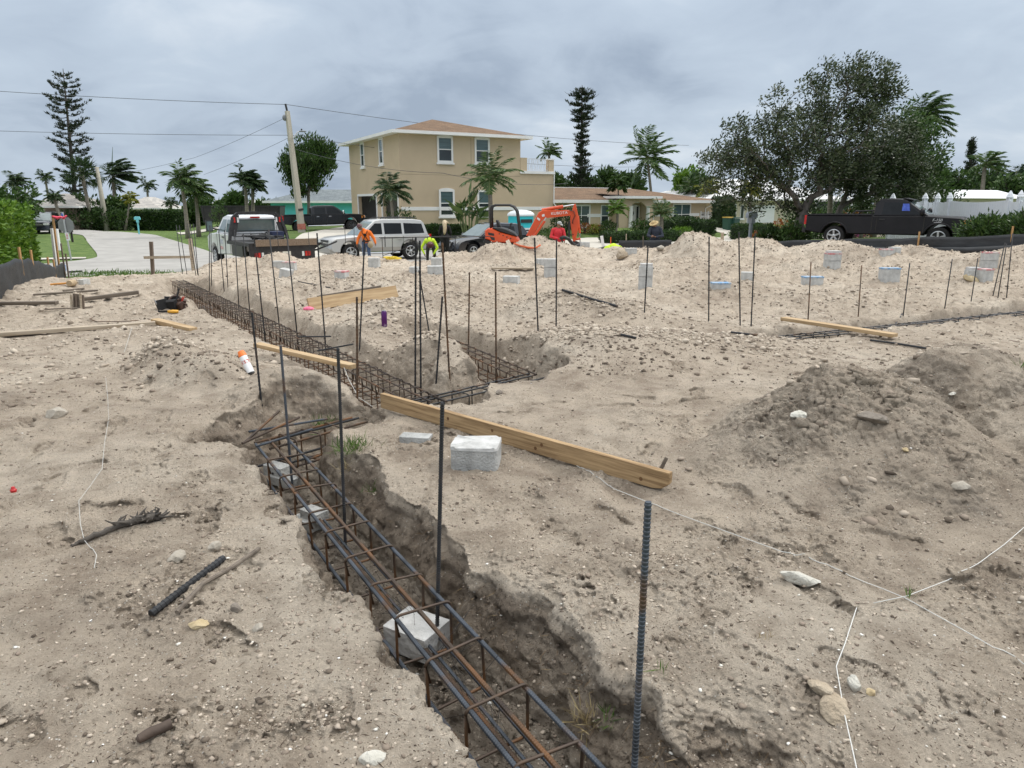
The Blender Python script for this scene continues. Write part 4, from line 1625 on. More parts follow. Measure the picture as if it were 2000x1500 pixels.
# ---------------- white flatbed work truck seen from behind
p = vplace(546, 26.6, .14)
FB_H = math.atan2(.80, -.60)
fb = thing('flatbed_truck', 'white work truck with black flatbed, headache rack and plank across the tail', 'truck', p, FB_H)
MB().ext(lower_poly([(2.3, .6), (2.3, 1.35), (4.3, 1.38), (5.4, 1.30), (5.65, 1.2), (5.7, .62)], .5, (4.75,), .5, .42), 2.0, .07).build('body', P_WHITE, fb, 'sm')
gf = lambda z: .96 - (z - 1.33) * .22
MB().ext([(2.32, 1.34), (2.36, 1.98), (2.5, 2.06), (3.3, 2.08), (3.75, 2.0), (4.4, 1.36)], 1.92, .05, hw=gf).build('cabin', P_WHITE, fb, 'sm')
for pl in ([(2.55, 1.42), (2.55, 1.9), (3.05, 1.9), (3.05, 1.42)], [(3.15, 1.42), (3.15, 1.9), (3.62, 1.9), (4.1, 1.42)]):
    side_panel(fb, 'side_window', pl, gf, M_WIND)
MB().span((2.315, -.75, 1.45), (2.345, .75, 1.92)).build('rear_window', M_WIND, fb)
MB().span((2.30, -.18, 1.96), (2.36, .18, 2.02)).build('brake_light', M_RED, fb)
slope_panel(fb, 'windscreen', 4.35, 1.42, .82, 3.82, 1.92, .72, M_WIND)
for s in (1, -1):
    for xa in (3.1, 2.42, 4.2):
        MB().span((xa - .008, s * 1.004 - .003, .6), (xa + .008, s * 1.004 + .003, 1.34)).build('door_seam', M_PLAST, fb)
    MB().span((3.2, s * 1.015 - .02, 1.2), (3.4, s * 1.015 + .02, 1.25)).build('door_handle', M_PLAST, fb)
    mr = MB().span((4.05, s * 1.28 - .12, 1.42), (4.17, s * 1.28 + .12, 1.86))
    mr.bar((4.1, s * .95, 1.5), (4.1, s * 1.2, 1.55), .05, .05)
    mro = mr.build('mirror', M_PLAST, fb)
    MB().span((4.035, s * 1.28 - .10, 1.46), (4.049, s * 1.28 + .10, 1.82)).build('mirror_glass', M_WIND, mro)
lg = MB().span((3.35, 1.003, .95), (3.85, 1.008, 1.12))
lg.build('door_decal', mat('decal_blue', (.28, .33, .42), (.70, .71, .72), 12, .5), fb)
MB().span((3.4, 1.003, .74), (3.75, 1.008, .86)).build('door_decal', mat('decal_red', (.50, .12, .10), (.7, .6, .6), 16, .5), fb)
# bed
bd = MB()
bd.span((-.55, -1.2, 1.02), (2.15, 1.2, 1.14))
bd.span((-.55, -1.2, .50), (-.50, 1.2, 1.02))
bd.build('flatbed', M_STEEL, fb)
for s in (1, -1):
    MB().span((.1 if s > 0 else -.1, s * 1.2 - .12, .62), (1.4, s * 1.2 + .04, 1.015)).build('tool_box', mat('dark_green_box', (.028, .033, .026), (.04, .045, .035), 5, .5), fb)
    for i, (dy, cc, h_) in enumerate(((.98, M_RED, .16), (.86, M_RED, .17), (.74, M_LAMP, .17))):
        b = MB().box((0, 0, 0), (.03, .085, h_), None, 0, .9)
        b.build('tail_light', cc, fb, loc=(-.567, s * dy, .72))
text_obj(fb, 'CM', .14, P_WHITE, (-.556, .86, .56), (math.pi / 2, 0, -math.pi / 2), sx=1.5)
MB().span((-.562, .55, .50), (-.553, .98, .515)).build('lettering_line', P_WHITE, fb)
pl_ = MB().span((-.575, -.28, .66), (-.555, .02, .82))
pl_.build('licence_plate', M_PLATE, fb)
# headache rack: bent tube with slats and round lamps
rk = MB()
pts = [(2.0, -1.12, 1.14), (2.05, -1.05, 1.55), (2.1, -.90, 2.0), (2.1, -.72, 2.14), (2.1, 0, 2.17), (2.1, .72, 2.14), (2.1, .90, 2.0), (2.05, 1.05, 1.55), (2.0, 1.12, 1.14)]
for a_, b_ in zip(pts[:-1], pts[1:]):
    rk.bar(a_, b_, .10, .13, up=(1, 0, 0))
for s in (1, -1):
    rk.add([(2.07, s * .66, 2.08), (2.07, s * .98, 2.0), (2.02, s * 1.05, 1.3), (2.02, s * .86, 1.3), (2.1, s * .66, 2.08), (2.1, s * .98, 2.0), (2.06, s * 1.05, 1.3), (2.06, s * .86, 1.3)],
           [(0, 1, 2, 3), (7, 6, 5, 4), (0, 4, 5, 1), (1, 5, 6, 2), (2, 6, 7, 3), (3, 7, 4, 0)])
for z in (1.28, 1.38, 1.48, 1.90):
    rk.bar((2.06, -.95, z), (2.06, .95, z), .03, .03)
rko = rk.build('headache_rack', M_STEEL, fb)
for s in (1, -1):
    lens(rko, 'rack_light', 2.045, s * .87, 1.9, .04, .07, .19, M_RED)
    lens(rko, 'rack_light', 2.045, s * .74, 1.9, .04, .07, .19, M_LAMP)
for s in (1,-1):
    wheel(fb, .55, s * .88, .40, .42, M_DKRIM, 8)
    wheel(fb, 4.75, s * .86, .40, .27, M_ALLOY, 8)
hb_ = MB().bar((-.9, 0, .42), (-.3, 0, .46), .1, .1)
hb_.ball((-.85, 0, .53), .06)
hb_.build('tow_hitch', M_CHROME, fb)

# things on the flatbed
def fbw(x, y, z):
    c, s_ = math.cos(FB_H), math.sin(FB_H)
    return Vector((p.x + x * c - y * s_, p.y + x * s_ + y * c, p.z + z))


M_PLANK = mat('weathered_plank', (.165, .115, .075), (.255, .190, .135), 3, .85, .5, 30, stretch=(1, 8, 8))
q0, q1 = fbw(-.60, 1.02, 1.14), fbw(-.60, -1.30, 1.14)
pk = MB().bar((0, 1.16, .12), (0, -1.16, .12), .05, .235)
tag(pk.build('plank', M_PLANK, loc=fbw(-.60, -.14, 1.02), rz=FB_H), 'weathered brown plank lying across the tail of the white truck', 'plank')
gb = thing('tool_heap', 'dark crate and cable heaped on the bed of the white truck', 'tools', fbw(1.0, .2, 1.14), FB_H)
g_ = MB()
for i in range(16):
    g_.tube([(rnd.uniform(-.6, .6), rnd.uniform(-.7, .7), rnd.uniform(.02, .2)), (rnd.uniform(-.6, .6), rnd.uniform(-.7, .7), rnd.uniform(.1, .32)), (rnd.uniform(-.6, .6), rnd.uniform(-.7, .7), rnd.uniform(.02, .2))], .03, 5)
g_.build('cable', M_PLAST, gb)
MB().box((.1, -.55, .17), (.55, .42, .34), None, 0, 1.1).build('crate', mat('navy_crate', (.03, .04, .09), None, rough=.5), gb)
# trailer tongue of black timber beside the truck
wb = thing('wheelbarrow', 'black wheelbarrow tray tipped on its handles beside the white truck', 'wheelbarrow', vplace(596, 29.0, .35), R(12))
MB().add([(-.95, -.32, .72), (.75, -.32, .78), (.75, .32, .78), (-.95, .32, .72), (-.6, -.2, .50), (.4, -.2, .52), (.4, .2, .52), (-.6, .2, .50)],
         [(4, 5, 6, 7), (0, 4, 7, 3), (1, 2, 6, 5), (0, 1, 5, 4), (3, 7, 6, 2)]).build('tray', M_STEEL, wb)
for s in (1, -1):
    MB().tube([(-.8, s * .12, .3), (.5, s * .26, .5), (1.3, s * .32, .82)], .025, 6).build('handle', M_STEEL, wb)
    MB().tube([(.2, s * .25, .48), (.35, s * .3, 0)], .02, 6).build('leg', M_STEEL, wb)
MB().lathe([(.1, -.05), (.19, -.05), (.2, 0), (.19, .05), (.1, .05)], (0, 0, 0), 'y', 16).build('wheel', M_TYRE, wb, loc=(-.85, 0, .2))

# long black container far behind
p = atz(480, 72, .0)
p.z = gnd(*ab(p))
ct = thing('container', 'long low black open container behind the white truck', 'container', p, R(6))
cm = MB()
cm.add([(-3.6, -1.1, .2), (3.6, -1.1, .2), (3.6, 1.1, .2), (-3.6, 1.1, .2), (-3.75, -1.2, 1.7), (3.75, -1.2, 1.7), (3.75, 1.2, 1.7), (-3.75, 1.2, 1.7)], [(3, 2, 1, 0), (0, 1, 5, 4), (1, 2, 6, 5), (2, 3, 7, 6), (3, 0, 4, 7)])
cm.build('body', M_STEEL, ct)
rb = MB()
for i in range(9):
    x = -3.5 + i * .875
    rb.bar((x, -1.12, .2), (x, -1.23, 1.7), .09, .06, up=(0, 1, 0))
rb.bar((-3.8, -1.22, 1.73), (3.8, -1.22, 1.73), .1, .1)
rb.bar((-3.8, 1.22, 1.73), (3.8, 1.22, 1.73), .1, .1)
rb.build('rib', M_STEEL, ct)

# ---------------- orange mini excavator
EY, ES = 33.0, 42.0
KO = mat('digger_orange', (.68, .085, .018), (.60, .070, .016), 2, .4, coat=.25)
ep = atz(980, EY, 0.0)
ex = thing('mini_excavator', 'orange mini excavator with folded boom reaching right over the sand', 'excavator', (ep.x, ep.y, 0), R(-3))


def ez(x, y):
    """zoom-8 pixel (x, y) to the machine's own side plane"""
    px_, py_ = 860 + x * .17, 370 + y * .17
    q = at(px_, py_, EY)
    return ((q.x - ep.x), q.z)


def epoly(*pts):
    return [ez(*q) for q in pts]


MB().ext(epoly((522, 470), (560, 440), (605, 440), (700, 487), (880, 535), (912, 580), (905, 602), (610, 602), (575, 575), (528, 560)), 1.25, .06).build('body', KO, ex, 'sm')
MB().ext(epoly((608, 436), (690, 432), (770, 452), (850, 490), (888, 532), (700, 482)), 1.22, .04).build('engine_cover', M_PLAST, ex, 'sm')
MB().ext(epoly((520, 560), (575, 577), (610, 605), (900, 605), (860, 660), (620, 650), (500, 600)), 1.1, .03).build('turntable', M_PLAST, ex)
for pl in (((560, 488), (630, 500), (632, 528), (565, 518)), ((580, 535), (636, 545), (638, 580), (600, 572))):
    q = epoly(*pl)
    MB().add([(x, -.632, z) for x, z in q] + [(x, -.615, z) for x, z in q], [(0, 1, 2, 3), (0, 4, 5, 1), (1, 5, 6, 2), (2, 6, 7, 3), (3, 7, 4, 0)]).build('vent', M_PLAST, ex)
bk = MB()
for i in range(4):
    x, z = ez(690 + i * 42, 503 + i * 18)
    bk.lathe([(.03, -.64), (.03, -.60)], (x, 0, z), 'y', 8)
bk.build('bolt', M_PLAST, ex)
for s in (-.52, .52):
    pts = [ez(590, 440), ez(584, 240), ez(596, 196), ez(640, 180), ez(800, 180), ez(850, 200), ez(885, 250), ez(925, 545)]
    MB().tube([(x, s, z) for x, z in pts], .05, 8).build('roll_bar', M_STEEL, ex, 'all')
x0, z0 = ez(640, 180)
x1, z1 = ez(810, 180)
MB().tube([(x0, -.52, z0), (x0, .52, z0)], .045, 8).tube([(x1, -.52, z1), (x1, .52, z1)], .045, 8).build('cross_bar', M_STEEL, ex)
MB().ext(epoly((640, 350), (665, 352), (700, 420), (700, 436), (655, 432)), .5, .04).build('seat', M_PLAST, ex, 'sm')
lv = MB()
for yy in (-.35, .35):
    xa, za = ez(790, 450)
    xb, zb_ = ez(815, 395)
    lv.tube([(xa, yy, za), (xb, yy, zb_)], .02, 6)
    lv.ball((xb, yy, zb_), .045)
lv.build('lever', M_PLAST, ex)
bm = MB().ext(epoly((985, 530), (1130, 262), (1175, 238), (1500, 236), (1520, 262), (1500, 300), (1205, 330), (1165, 362), (1060, 545)), .22, .03)
bm.build('boom', KO, ex, 'sm')
xa, za = ez(1365, 272)
text_obj(ex, 'KUBOTA', .17, mat('decal_white', (.78, .77, .75), None, rough=.5), (xa, -.118, za), (math.pi / 2, -R(4), 0), sx=1.1)
for pl in (((1118, 318), (1150, 340), (1138, 362), (1110, 338)), ((1165, 290), (1195, 280), (1200, 306), (1172, 316))):
    q = epoly(*pl)
    MB().add([(x, -.117, z) for x, z in q] + [(x, -.105, z) for x, z in q], [(0, 1, 2, 3), (0, 4, 5, 1), (1, 5, 6, 2), (2, 6, 7, 3), (3, 7, 4, 0)]).build('sticker', P_WHITE, ex)
MB().ext(epoly((1535, 168), (1552, 166), (1580, 290), (1590, 420), (1545, 600), (1520, 590), (1490, 370), (1490, 300)), .2, .03).build('stick', KO, ex, 'sm')


def cyl(n, a, b, r, m, y=0.0):
    (xa, za), (xb, zb_) = ez(*a), ez(*b)
    return MB().tube([(xa, y, za), (xb, y, zb_)], r, 10).build(n, m, ex, 'sm')


cyl('cylinder', (1165, 238), (1410, 196), .075, KO)
cyl('piston', (1410, 196), (1540, 175), .03, M_CHROME)
cyl('cylinder', (1075, 540), (1200, 360), .06, KO, -.16)
cyl('piston', (1130, 470), (1215, 320), .028, M_CHROME, -.16)
cyl('cylinder', (1578, 300), (1598, 500), .05, KO)
cyl('piston', (1598, 480), (1604, 620), .025, M_CHROME)
MB().ext(epoly((1545, 562), (1605, 552), (1608, 575), (1550, 585)), .14, .02).build('link', KO, ex)
MB().ext(epoly((1520, 590), (1560, 590), (1608, 612), (1612, 650), (1530, 640)), .2, .02).build('coupler', M_STEEL, ex)
cyl('breaker_arm', (1478, 360), (1474, 550), .045, M_PLAST, -.3)
hs = MB()
for dy in (-.06, .0, .06):
    hs.tube([(ez(*q)[0], -.14 + dy, ez(*q)[1]) for q in ((1480, 238), (1530, 250), (1545, 300), (1520, 350), (1515, 390))], .016, 6)
hs.tube([(ez(*q)[0], -.14, ez(*q)[1]) for q in ((1480, 500), (1500, 520), (1530, 515))], .014, 6)
hs.build('hose', M_PLAST, ex, 'all')
for s in (-.55, .55):
    tk = MB()
    pl = []
    for i in range(22):
        a = 2 * math.pi * i / 22
        pl.append((.62 * (1 if math.cos(a) > 0 else -1) + .24 * math.cos(a), .25 + .24 * math.sin(a)))
    tk.ext(pl, .3, .03, yc=s)
    tk.build('track', M_TYRE, ex)
    rl_ = MB()
    for i in range(5):
        rl_.lathe([(.1, -.16), (.1, .16)], (-.5 + .25 * i, s, .2), 'y', 10)
    rl_.build('roller', KO, ex)
MB().ext([(1.05, .05), (1.2, .05), (1.22, .4), (1.1, .42)], 1.3, .02).build('dozer_blade', KO, ex)

# ---------------- portable toilet
p = vplace(1017, 43.5)
pt = thing('portable_toilet', 'teal portable toilet with white roof standing behind the digger', 'portable toilet', p, R(38))
M_PT = mat('teal_plastic', (.02, .42, .48), (.03, .47, .52), 2, .45)
MB().box((0, 0, 1.02), (1.1, 1.1, 1.96), None, 0, .97).build('cabin', M_PT, pt)
MB().span((-.62, -.62, -.05), (.62, .62, .06)).build('base', M_PLAST, pt)
rf = MB()
rf.lathe([(.80, 1.98), (.82, 2.06), (.78, 2.14), (.60, 2.26), (.30, 2.33), (.02, 2.35)], n=4)
ro = rf.build('roof', mat('white_plastic', (.66, .70, .72), (.74, .77, .79), 2, .5), pt)
ro.rotation_euler = (0, 0, R(45))
dd = MB()
dd.span((-.568, -.40, .12), (-.548, .40, 1.82))
do = dd.build('door', M_PT, pt)
for zz_ in (.35, .9, 1.35):
    MB().span((-.60, -.30, zz_), (-.569, .30, zz_ + .30)).build('door_panel', M_PT, do)
MB().span((-.615, .18, 1.02), (-.601, .38, 1.32)).build('sign', P_WHITE, do)
MB().span((-.43, -.571, 1.60), (.43, -.545, 1.80)).build('vent', M_PLAST, pt)
sg = MB().span((-.26, -.60, .98), (.30, -.555, 1.30)).build('sign', P_WHITE, pt)
sl = MB()
for i in range(3):
    sl.lathe([(.03, -.006), (.045, -.006), (.045, .006)], (-.08 + .09 * i, -.604, 1.16), 'y', 10)
sl.span((-.2, -.606, 1.03), (.24, -.601, 1.05))
sl.build('sign_print', M_DARKIN, sg)
for z in (.3, .5, .7):
    MB().span((-.45, -.585, z), (.45, -.56, z + .08)).build('rib', M_PT, pt)
# ================================================================== TREES AND PLANTS
rg_ = np.random.default_rng(11)
L_OAK = leafmat('leaf_dark', [(0.0162, 0.029, 0.012), (0.0378, 0.0607, 0.0192), (0.054, 0.0766, 0.0312), (0.1148, 0.132, 0.072)], .42, .12)
L_GREEN = leafmat('leaf_green', [(0.0216, 0.0468, 0.0125), (0.0486, 0.0975, 0.0225), (0.081, 0.1365, 0.0325)], .45, .22)
L_BRIGHT = leafmat('leaf_bright', [(0.0405, 0.0975, 0.0096), (0.1013, 0.2015, 0.0192), (0.1823, 0.3055, 0.036)], .38, .28)
L_HEDGE = leafmat('leaf_hedge', [(0.0156, 0.0375, 0.0108), (0.0338, 0.07, 0.0168), (0.0598, 0.1063, 0.024)], .45, .2)
L_PALM = leafmat('leaf_palm', [(0.0341, 0.072, 0.0216), (0.0697, 0.1275, 0.0351), (0.124, 0.18, 0.054)], .4, .22)
L_PALMD = leafmat('leaf_palm_dark', [(0.0192, 0.0434, 0.0168), (0.0416, 0.0775, 0.028), (0.072, 0.1085, 0.042)], .4, .18)
L_YELL = leafmat('leaf_yellow', [(.10, .13, .014), (.20, .22, .025), (.30, .27, .04)], .45, .3)
L_PINE = leafmat('leaf_pine', [(.010, .020, .009), (.020, .034, .014), (.032, .048, .020)], .5, .1)
L_RED = leafmat('leaf_red', [(.16, .025, .015), (.30, .10, .02), (.12, .10, .02)], .45, .25)
L_PURP = leafmat('flower_purple', [(.16, .012, .10), (.28, .03, .17)], .5, .3)
M_BARK = mat('bark', (.085, .072, .060), (.185, .165, .145), 5, .9, .8, 18, dist=.03, stretch=(1, 1, .35))
M_PALMT = mat('palm_trunk', (.17, .145, .115), (.27, .24, .20), 3, .9, .7, 10, dist=.03, stretch=(.5, .5, 6))
M_BARKD = mat('dark_bark', (.045, .038, .032), (.085, .075, .065), 6, .9, .7, 20, dist=.02)
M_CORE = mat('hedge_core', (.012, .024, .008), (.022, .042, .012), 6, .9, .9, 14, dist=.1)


def leaf_quads(name, P, D, Ln, Wd, m, parent, fold=0.18, rng=rg_):
    """diamond shaped leaves at points P growing along D"""
    n = len(P)
    D = D / np.maximum(1e-6, np.linalg.norm(D, axis=1, keepdims=True))
    up = rng.normal(0, 1, (n, 3)) + np.array([0, 0, .6])
    S = np.cross(D, up)
    S /= np.maximum(1e-6, np.linalg.norm(S, axis=1, keepdims=True))
    U = np.cross(S, D)
    Ln = (np.full(n, Ln) if np.isscalar(Ln) else Ln)[:, None] * rng.uniform(.7, 1.25, (n, 1))
    Wd = (np.full(n, Wd) if np.isscalar(Wd) else Wd)[:, None] * rng.uniform(.75, 1.2, (n, 1))
    mid = P + D * Ln * .45
    V = np.stack([P, mid + S * Wd * .5 + U * fold * Wd, P + D * Ln, mid - S * Wd * .5 + U * fold * Wd], 1).reshape(-1, 3)
    F = np.arange(4 * n).reshape(n, 4)
    return np_mesh(name, V, F, m, parent)


def grow(pts, root_nodes, gather=1.0):
    """join points to the nearest part of a growing skeleton; returns nodes and parents"""
    nodes = [Vector(p) for p in root_nodes]
    par = [-1] + list(range(len(nodes) - 1))
    top = nodes[-1]
    order = sorted(range(len(pts)), key=lambda i: (Vector(pts[i]) - top).length)
    arr = np.array([tuple(v) for v in nodes])
    dist = [0.0]
    for i in range(1, len(nodes)):
        dist.append(dist[-1] + (nodes[i] - nodes[i - 1]).length)
    base_n = max(0, len(nodes) - 3)
    for i in order:
        p = np.array(pts[i])
        d = np.linalg.norm(arr - p, axis=1)
        cost = d + gather * .35 * np.array(dist)
        cost[:base_n] += 5
        j = int(np.argmin(cost))
        q = arr[j]
        mid = (p + q) / 2 + rg_.normal(0, .07, 3) * np.linalg.norm(p - q) + np.array([0, 0, .06 * np.linalg.norm(p - q)])
        k = len(arr)
        arr = np.vstack([arr, mid[None], p[None]])
        par += [j, k]
        dist += [dist[j] + d[j] / 2, dist[j] + d[j]]
    return arr, par


def limbs(name, arr, par, r_tip, m, parent, power=2.3, rmax=9, sides=6, r_root=None):
    n = len(arr)
    rad = np.zeros(n)
    kids = [[] for _ in range(n)]
    for i, p_ in enumerate(par):
        if p_ >= 0:
            kids[p_].append(i)
    for i in range(n - 1, -1, -1):
        rad[i] = r_tip if not kids[i] else min(rmax, (sum(rad[k] ** power for k in kids[i])) ** (1 / power))
    b = MB()
    done = set()
    for i in range(n):
        if par[i] >= 0 and i not in done:
            ch = [par[i], i]
            done.add(i)
            while kids[ch[-1]]:
                nx = max(kids[ch[-1]], key=lambda k: rad[k])
                if nx in done:
                    break
                done.add(nx)
                ch.append(nx)
            rs = [min(rad[k], rad[ch[1]] * 1.15) if q_ == 0 and par[ch[0]] >= 0 else rad[k] for q_, k in enumerate(ch)]
            if r_root and ch[0] == 0:
                rs[0] = rs[0] * r_root
            b.tube([arr[k] for k in ch], [float(x) for x in rs], sides if rad[ch[1]] > .03 else 4)
    return b.build(name, m, parent, 'all'), rad


def px_cloud(ells, n, Y, rng):
    """points inside ellipses given in photo pixels around forward distance Y, spread in depth"""
    w = np.array([e[2] * e[3] for e in ells], float)
    w /= w.sum()
    out = []
    for _ in range(n):
        e = ells[rng.choice(len(ells), p=w)]
        while True:
            q = rng.uniform(-1, 1, 3)
            if (q ** 2).sum() <= 1:
                break
        px_, py_ = e[0] + q[0] * e[2], e[1] + q[1] * e[3]
        dep = (e[4] if len(e) > 4 else .5 * (e[2] + e[3])) * Y / 1430.0
        out.append(tuple(at(px_, py_, Y + q[2] * dep)))
    return out


def px_tree(name, label, Y, trunk_px, ells, npts, nleaf, Ln, Wd, lm, bm_=None, cl=.35, power=2.3, wind=(.5, 0, .1), r_tip=.012, seed=1, group=None, r_root=1.5, gather=1.0, rmax=9, up=.3, zbase=None, sides=6):
    rng = np.random.default_rng(seed)
    base = atz(trunk_px[0][0], Y, 0)
    base.z = gnd(*ab(base)) if zbase is None else zbase
    t = thing(name, label, 'tree', base, 0, group)
    tr_ = [base - Vector((0, 0, .25))] + [at(x, y, Y) for x, y in trunk_px[1:]]
    pts = px_cloud(ells, npts, Y, rng)
    arr, par = grow(pts, tr_, gather)
    arr_l = arr - np.array(base)
    limbs('trunk', arr_l, par, r_tip, bm_ or M_BARK, t, power=power, r_root=r_root, rmax=rmax, sides=sides)
    tips = arr_l[len(tr_) + 1::2]
    c = tips[rng.integers(0, len(tips), nleaf)]
    off = rng.normal(0, 1, (nleaf, 3))
    off /= np.maximum(.3, np.linalg.norm(off, axis=1, keepdims=True))
    P = c + off * cl * rng.uniform(.1, 1.0, (nleaf, 1)) ** .7
    D = off * .7 + rng.normal(0, .5, (nleaf, 3)) + np.array(wind) + np.array([0, 0, up])
    leaf_quads('crown', P, D, Ln, Wd, lm, t, rng=rng)
    return t


# the big wind-bent tree and its neighbours on the right
px_tree('shade_tree', 'large dark wind blown tree leaning over behind the black pickup', 31.5,
        [(1556, 474), (1560, 440), (1569, 412), (1585, 385)],
        [(1450, 255, 45, 40), (1480, 300, 85, 55), (1400, 300, 42, 45), (1385, 350, 32, 30), (1440, 335, 60, 45), (1560, 235, 95, 85), (1640, 190, 85, 70), (1700, 150, 60, 45), (1735, 165, 28, 45),
         (1650, 275, 110, 70), (1520, 350, 70, 50), (1470, 385, 45, 30), (1600, 330, 110, 50), (1700, 240, 60, 70), (1550, 400, 40, 25), (1420, 375, 25, 30)],
        520, 28000, .155, .066, L_OAK, cl=.36, wind=(.75, 0, .12), r_tip=.012, seed=3, r_root=1.4, gather=.8, rmax=.46, power=1.85)
px_tree('shade_tree', 'dark leaning tree with bare limbs between the big tree and white fence', 33.5,
        [(1622, 470), (1630, 440), (1642, 405), (1655, 375)],
        [(1690, 320, 80, 50, 50), (1740, 290, 60, 60, 50), (1770, 345, 60, 45, 45), (1640, 350, 60, 35, 45), (1720, 370, 70, 30, 45), (1790, 380, 40, 25, 40)],
        240, 19000, .15, .062, L_OAK, cl=.40, wind=(.6, 0, .1), seed=5, r_tip=.012, rmax=.27, power=1.85)
px_tree('leafy_tree', 'yellow green leafy tree standing behind the dark right tree', 38,
        [(1800, 440), (1798, 380), (1790, 330)], [(1790, 250, 36, 45), (1815, 300, 36, 40), (1770, 300, 30, 50), (1800, 345, 45, 40), (1760, 370, 60, 35), (1835, 380, 30, 25)],
        110, 6500, .20, .10, L_GREEN, cl=.5, seed=8, rmax=.12)
px_tree('round_tree', 'dense upright dark green tree behind the wooden utility pole', 63,
        [(605, 428), (603, 400), (602, 378)], [(603, 318, 36, 40), (572, 340, 24, 28), (630, 322, 22, 34), (603, 358, 34, 26), (622, 285, 10, 20), (585, 376, 16, 14), (556, 318, 9, 18), (646, 300, 8, 22), (590, 290, 8, 18), (606, 284, 8, 18), (638, 282, 6, 14), (572, 302, 8, 16)],
        210, 8500, .36, .12, L_GREEN, cl=.48, wind=(.35, 0, .3), up=1.3, seed=9, rmax=.22, r_tip=.018)

# far trees: each its own crown
for px_, Y, top, bot, hw_, lm, lb, sd_ in (
        (12, 58, 350, 440, 62, L_GREEN, 'dark green bushy tree at the left edge behind the hedge', 21),
        (150, 78, 388, 445, 28, L_HEDGE, 'dark bushy tree at the foot of the tall left pine', 22),
        (190, 80, 392, 445, 26, L_HEDGE, 'dark shrubby tree between the left pine and leaning pole', 23),
        (228, 80, 388, 445, 26, L_GREEN, 'dark green rounded tree just right of the leaning pole', 24),
        (388, 80, 388, 440, 22, L_GREEN, 'round dark tree just behind the twin palms', 25),
        (462, 120, 384, 420, 14, L_GREEN, 'distant rounded grey green tree beyond the black container', 26),
        (440, 125, 400, 422, 12, L_GREEN, 'distant low dark tree at the end of the side street', 27),
        (512, 125, 400, 424, 18, L_GREEN, 'distant low tree left of the teal house', 28),
        (545, 120, 402, 424, 10, L_HEDGE, 'distant small tree touching the teal house', 29),
        (1085, 92, 354, 385, 12, L_GREEN, 'small dark tree just right of the balcony', 30),
        (1135, 88, 350, 385, 34, L_HEDGE, 'wide dark tree at the foot of the tall right pine', 31),
        (1190, 90, 332, 385, 22, L_GREEN, 'pointed green tree above the low house roof', 32),
        (1225, 88, 346, 385, 26, L_GREEN, 'green spreading tree left of the tall coconut palm', 33),
        (1340, 76, 322, 400, 20, L_BRIGHT, 'bright green slender tree above the low house roof end', 34),
        (1365, 74, 342, 405, 26, L_GREEN, 'green bushy tree by the end of the low house', 35),
        (1395, 78, 370, 400, 20, L_GREEN, 'low green tree before the white tile roof', 36),
        (1860, 60, 335, 400, 42, L_GREEN, 'dark broad tree beyond the white fence', 37),
        (1925, 70, 328, 395, 40, L_HEDGE, 'dark tree beneath the small distant pine', 38),
        (1980, 62, 345, 400, 34, L_GREEN, 'dark tree at the right edge beyond the white fence', 39)):
    h_ = bot - top
    px_tree('background_tree', lb, Y, [(px_, bot), (px_, bot - h_ * .25), (px_, bot - h_ * .42)],
            [(px_, top + h_ * .38, hw_ * .8, h_ * .36), (px_ - hw_ * .5, top + h_ * .55, hw_ * .5, h_ * .3), (px_ + hw_ * .5, top + h_ * .5, hw_ * .5, h_ * .3), (px_, top + h_ * .72, hw_, h_ * .28)],
            34, 2400, .55 * Y / 85, .26 * Y / 85, lm, cl=.95 * Y / 85, seed=sd_, group='trees among the houses', r_tip=.03, rmax=.2, sides=5)


# ---------------- Norfolk pines
def norfolk(label, px0, y0, px1, y1, Y, prof, n_wh, seed, dense=1.0, clump=.34):
    """trunk from (px0, y0) up to (px1, y1); prof(t) = half width in photo pixels, t from 0 bottom to 1 top"""
    rng = np.random.default_rng(seed)
    b0, b1 = at(px0, y0, Y), at(px1, y1, Y)
    t = thing('norfolk_pine', label, 'tree', b0, 0, 'tall thin pines')
    ax = b1 - b0
    tm = MB()
    tm.tube([(0, 0, 0), tuple(ax * .5), tuple(ax)], [.26, .17, .03], 8)
    P, D = [], []
    for i in range(n_wh):
        tt = .06 + .93 * (i + rng.uniform(-.2, .2)) / n_wh
        c = ax * tt
        hwm = prof(tt) * Y * .985 / FPX
        nb_ = 6
        a0 = rng.uniform(0, 6.28)
        for k in range(nb_):
            a = a0 + 2 * math.pi * k / nb_ + rng.uniform(-.25, .25)
            ln = hwm * rng.uniform(.55, 1.15)
            c = ax * tt + Vector((0, 0, rng.normal(0, .26)))
            if ln < .15:
                continue
            pts = []
            for s in range(6):
                u = s / 5
                pts.append(Vector((c.x + math.cos(a) * ln * u, c.y + math.sin(a) * ln * u, c.z - .10 * ln * math.sin(u * 3.1) + .22 * ln * u ** 2)))
            tm.tube(pts[::2] + [pts[-1]] if False else pts, [.045, .04, .034, .028, .02, .01], 4, cap=False)
            nc = max(2, int(ln / .30 * dense))
            for s in range(nc):
                u = (.38 if dense < 1 else .22) + .64 * (s + rng.uniform(0, 1)) / nc
                q = pts[min(5, int(u * 5))]
                w_ = clump * (1.05 - .35 * abs(u - .7))
                m_ = 11
                o = rng.normal(0, .30, (m_, 3)) * w_ * np.array([1, 1, .35])
                P.append(np.array(q) + o)
                D.append(rng.normal(0, .42, (m_, 3)) + np.array([math.cos(a) * .55, math.sin(a) * .55, .85]))
    tm.build('trunk', M_BARKD, t, 'all')
    leaf_quads('crown', np.concatenate(P), np.concatenate(D), clump * 1.0, clump * .28, L_PINE, t, rng=rng)
    return t


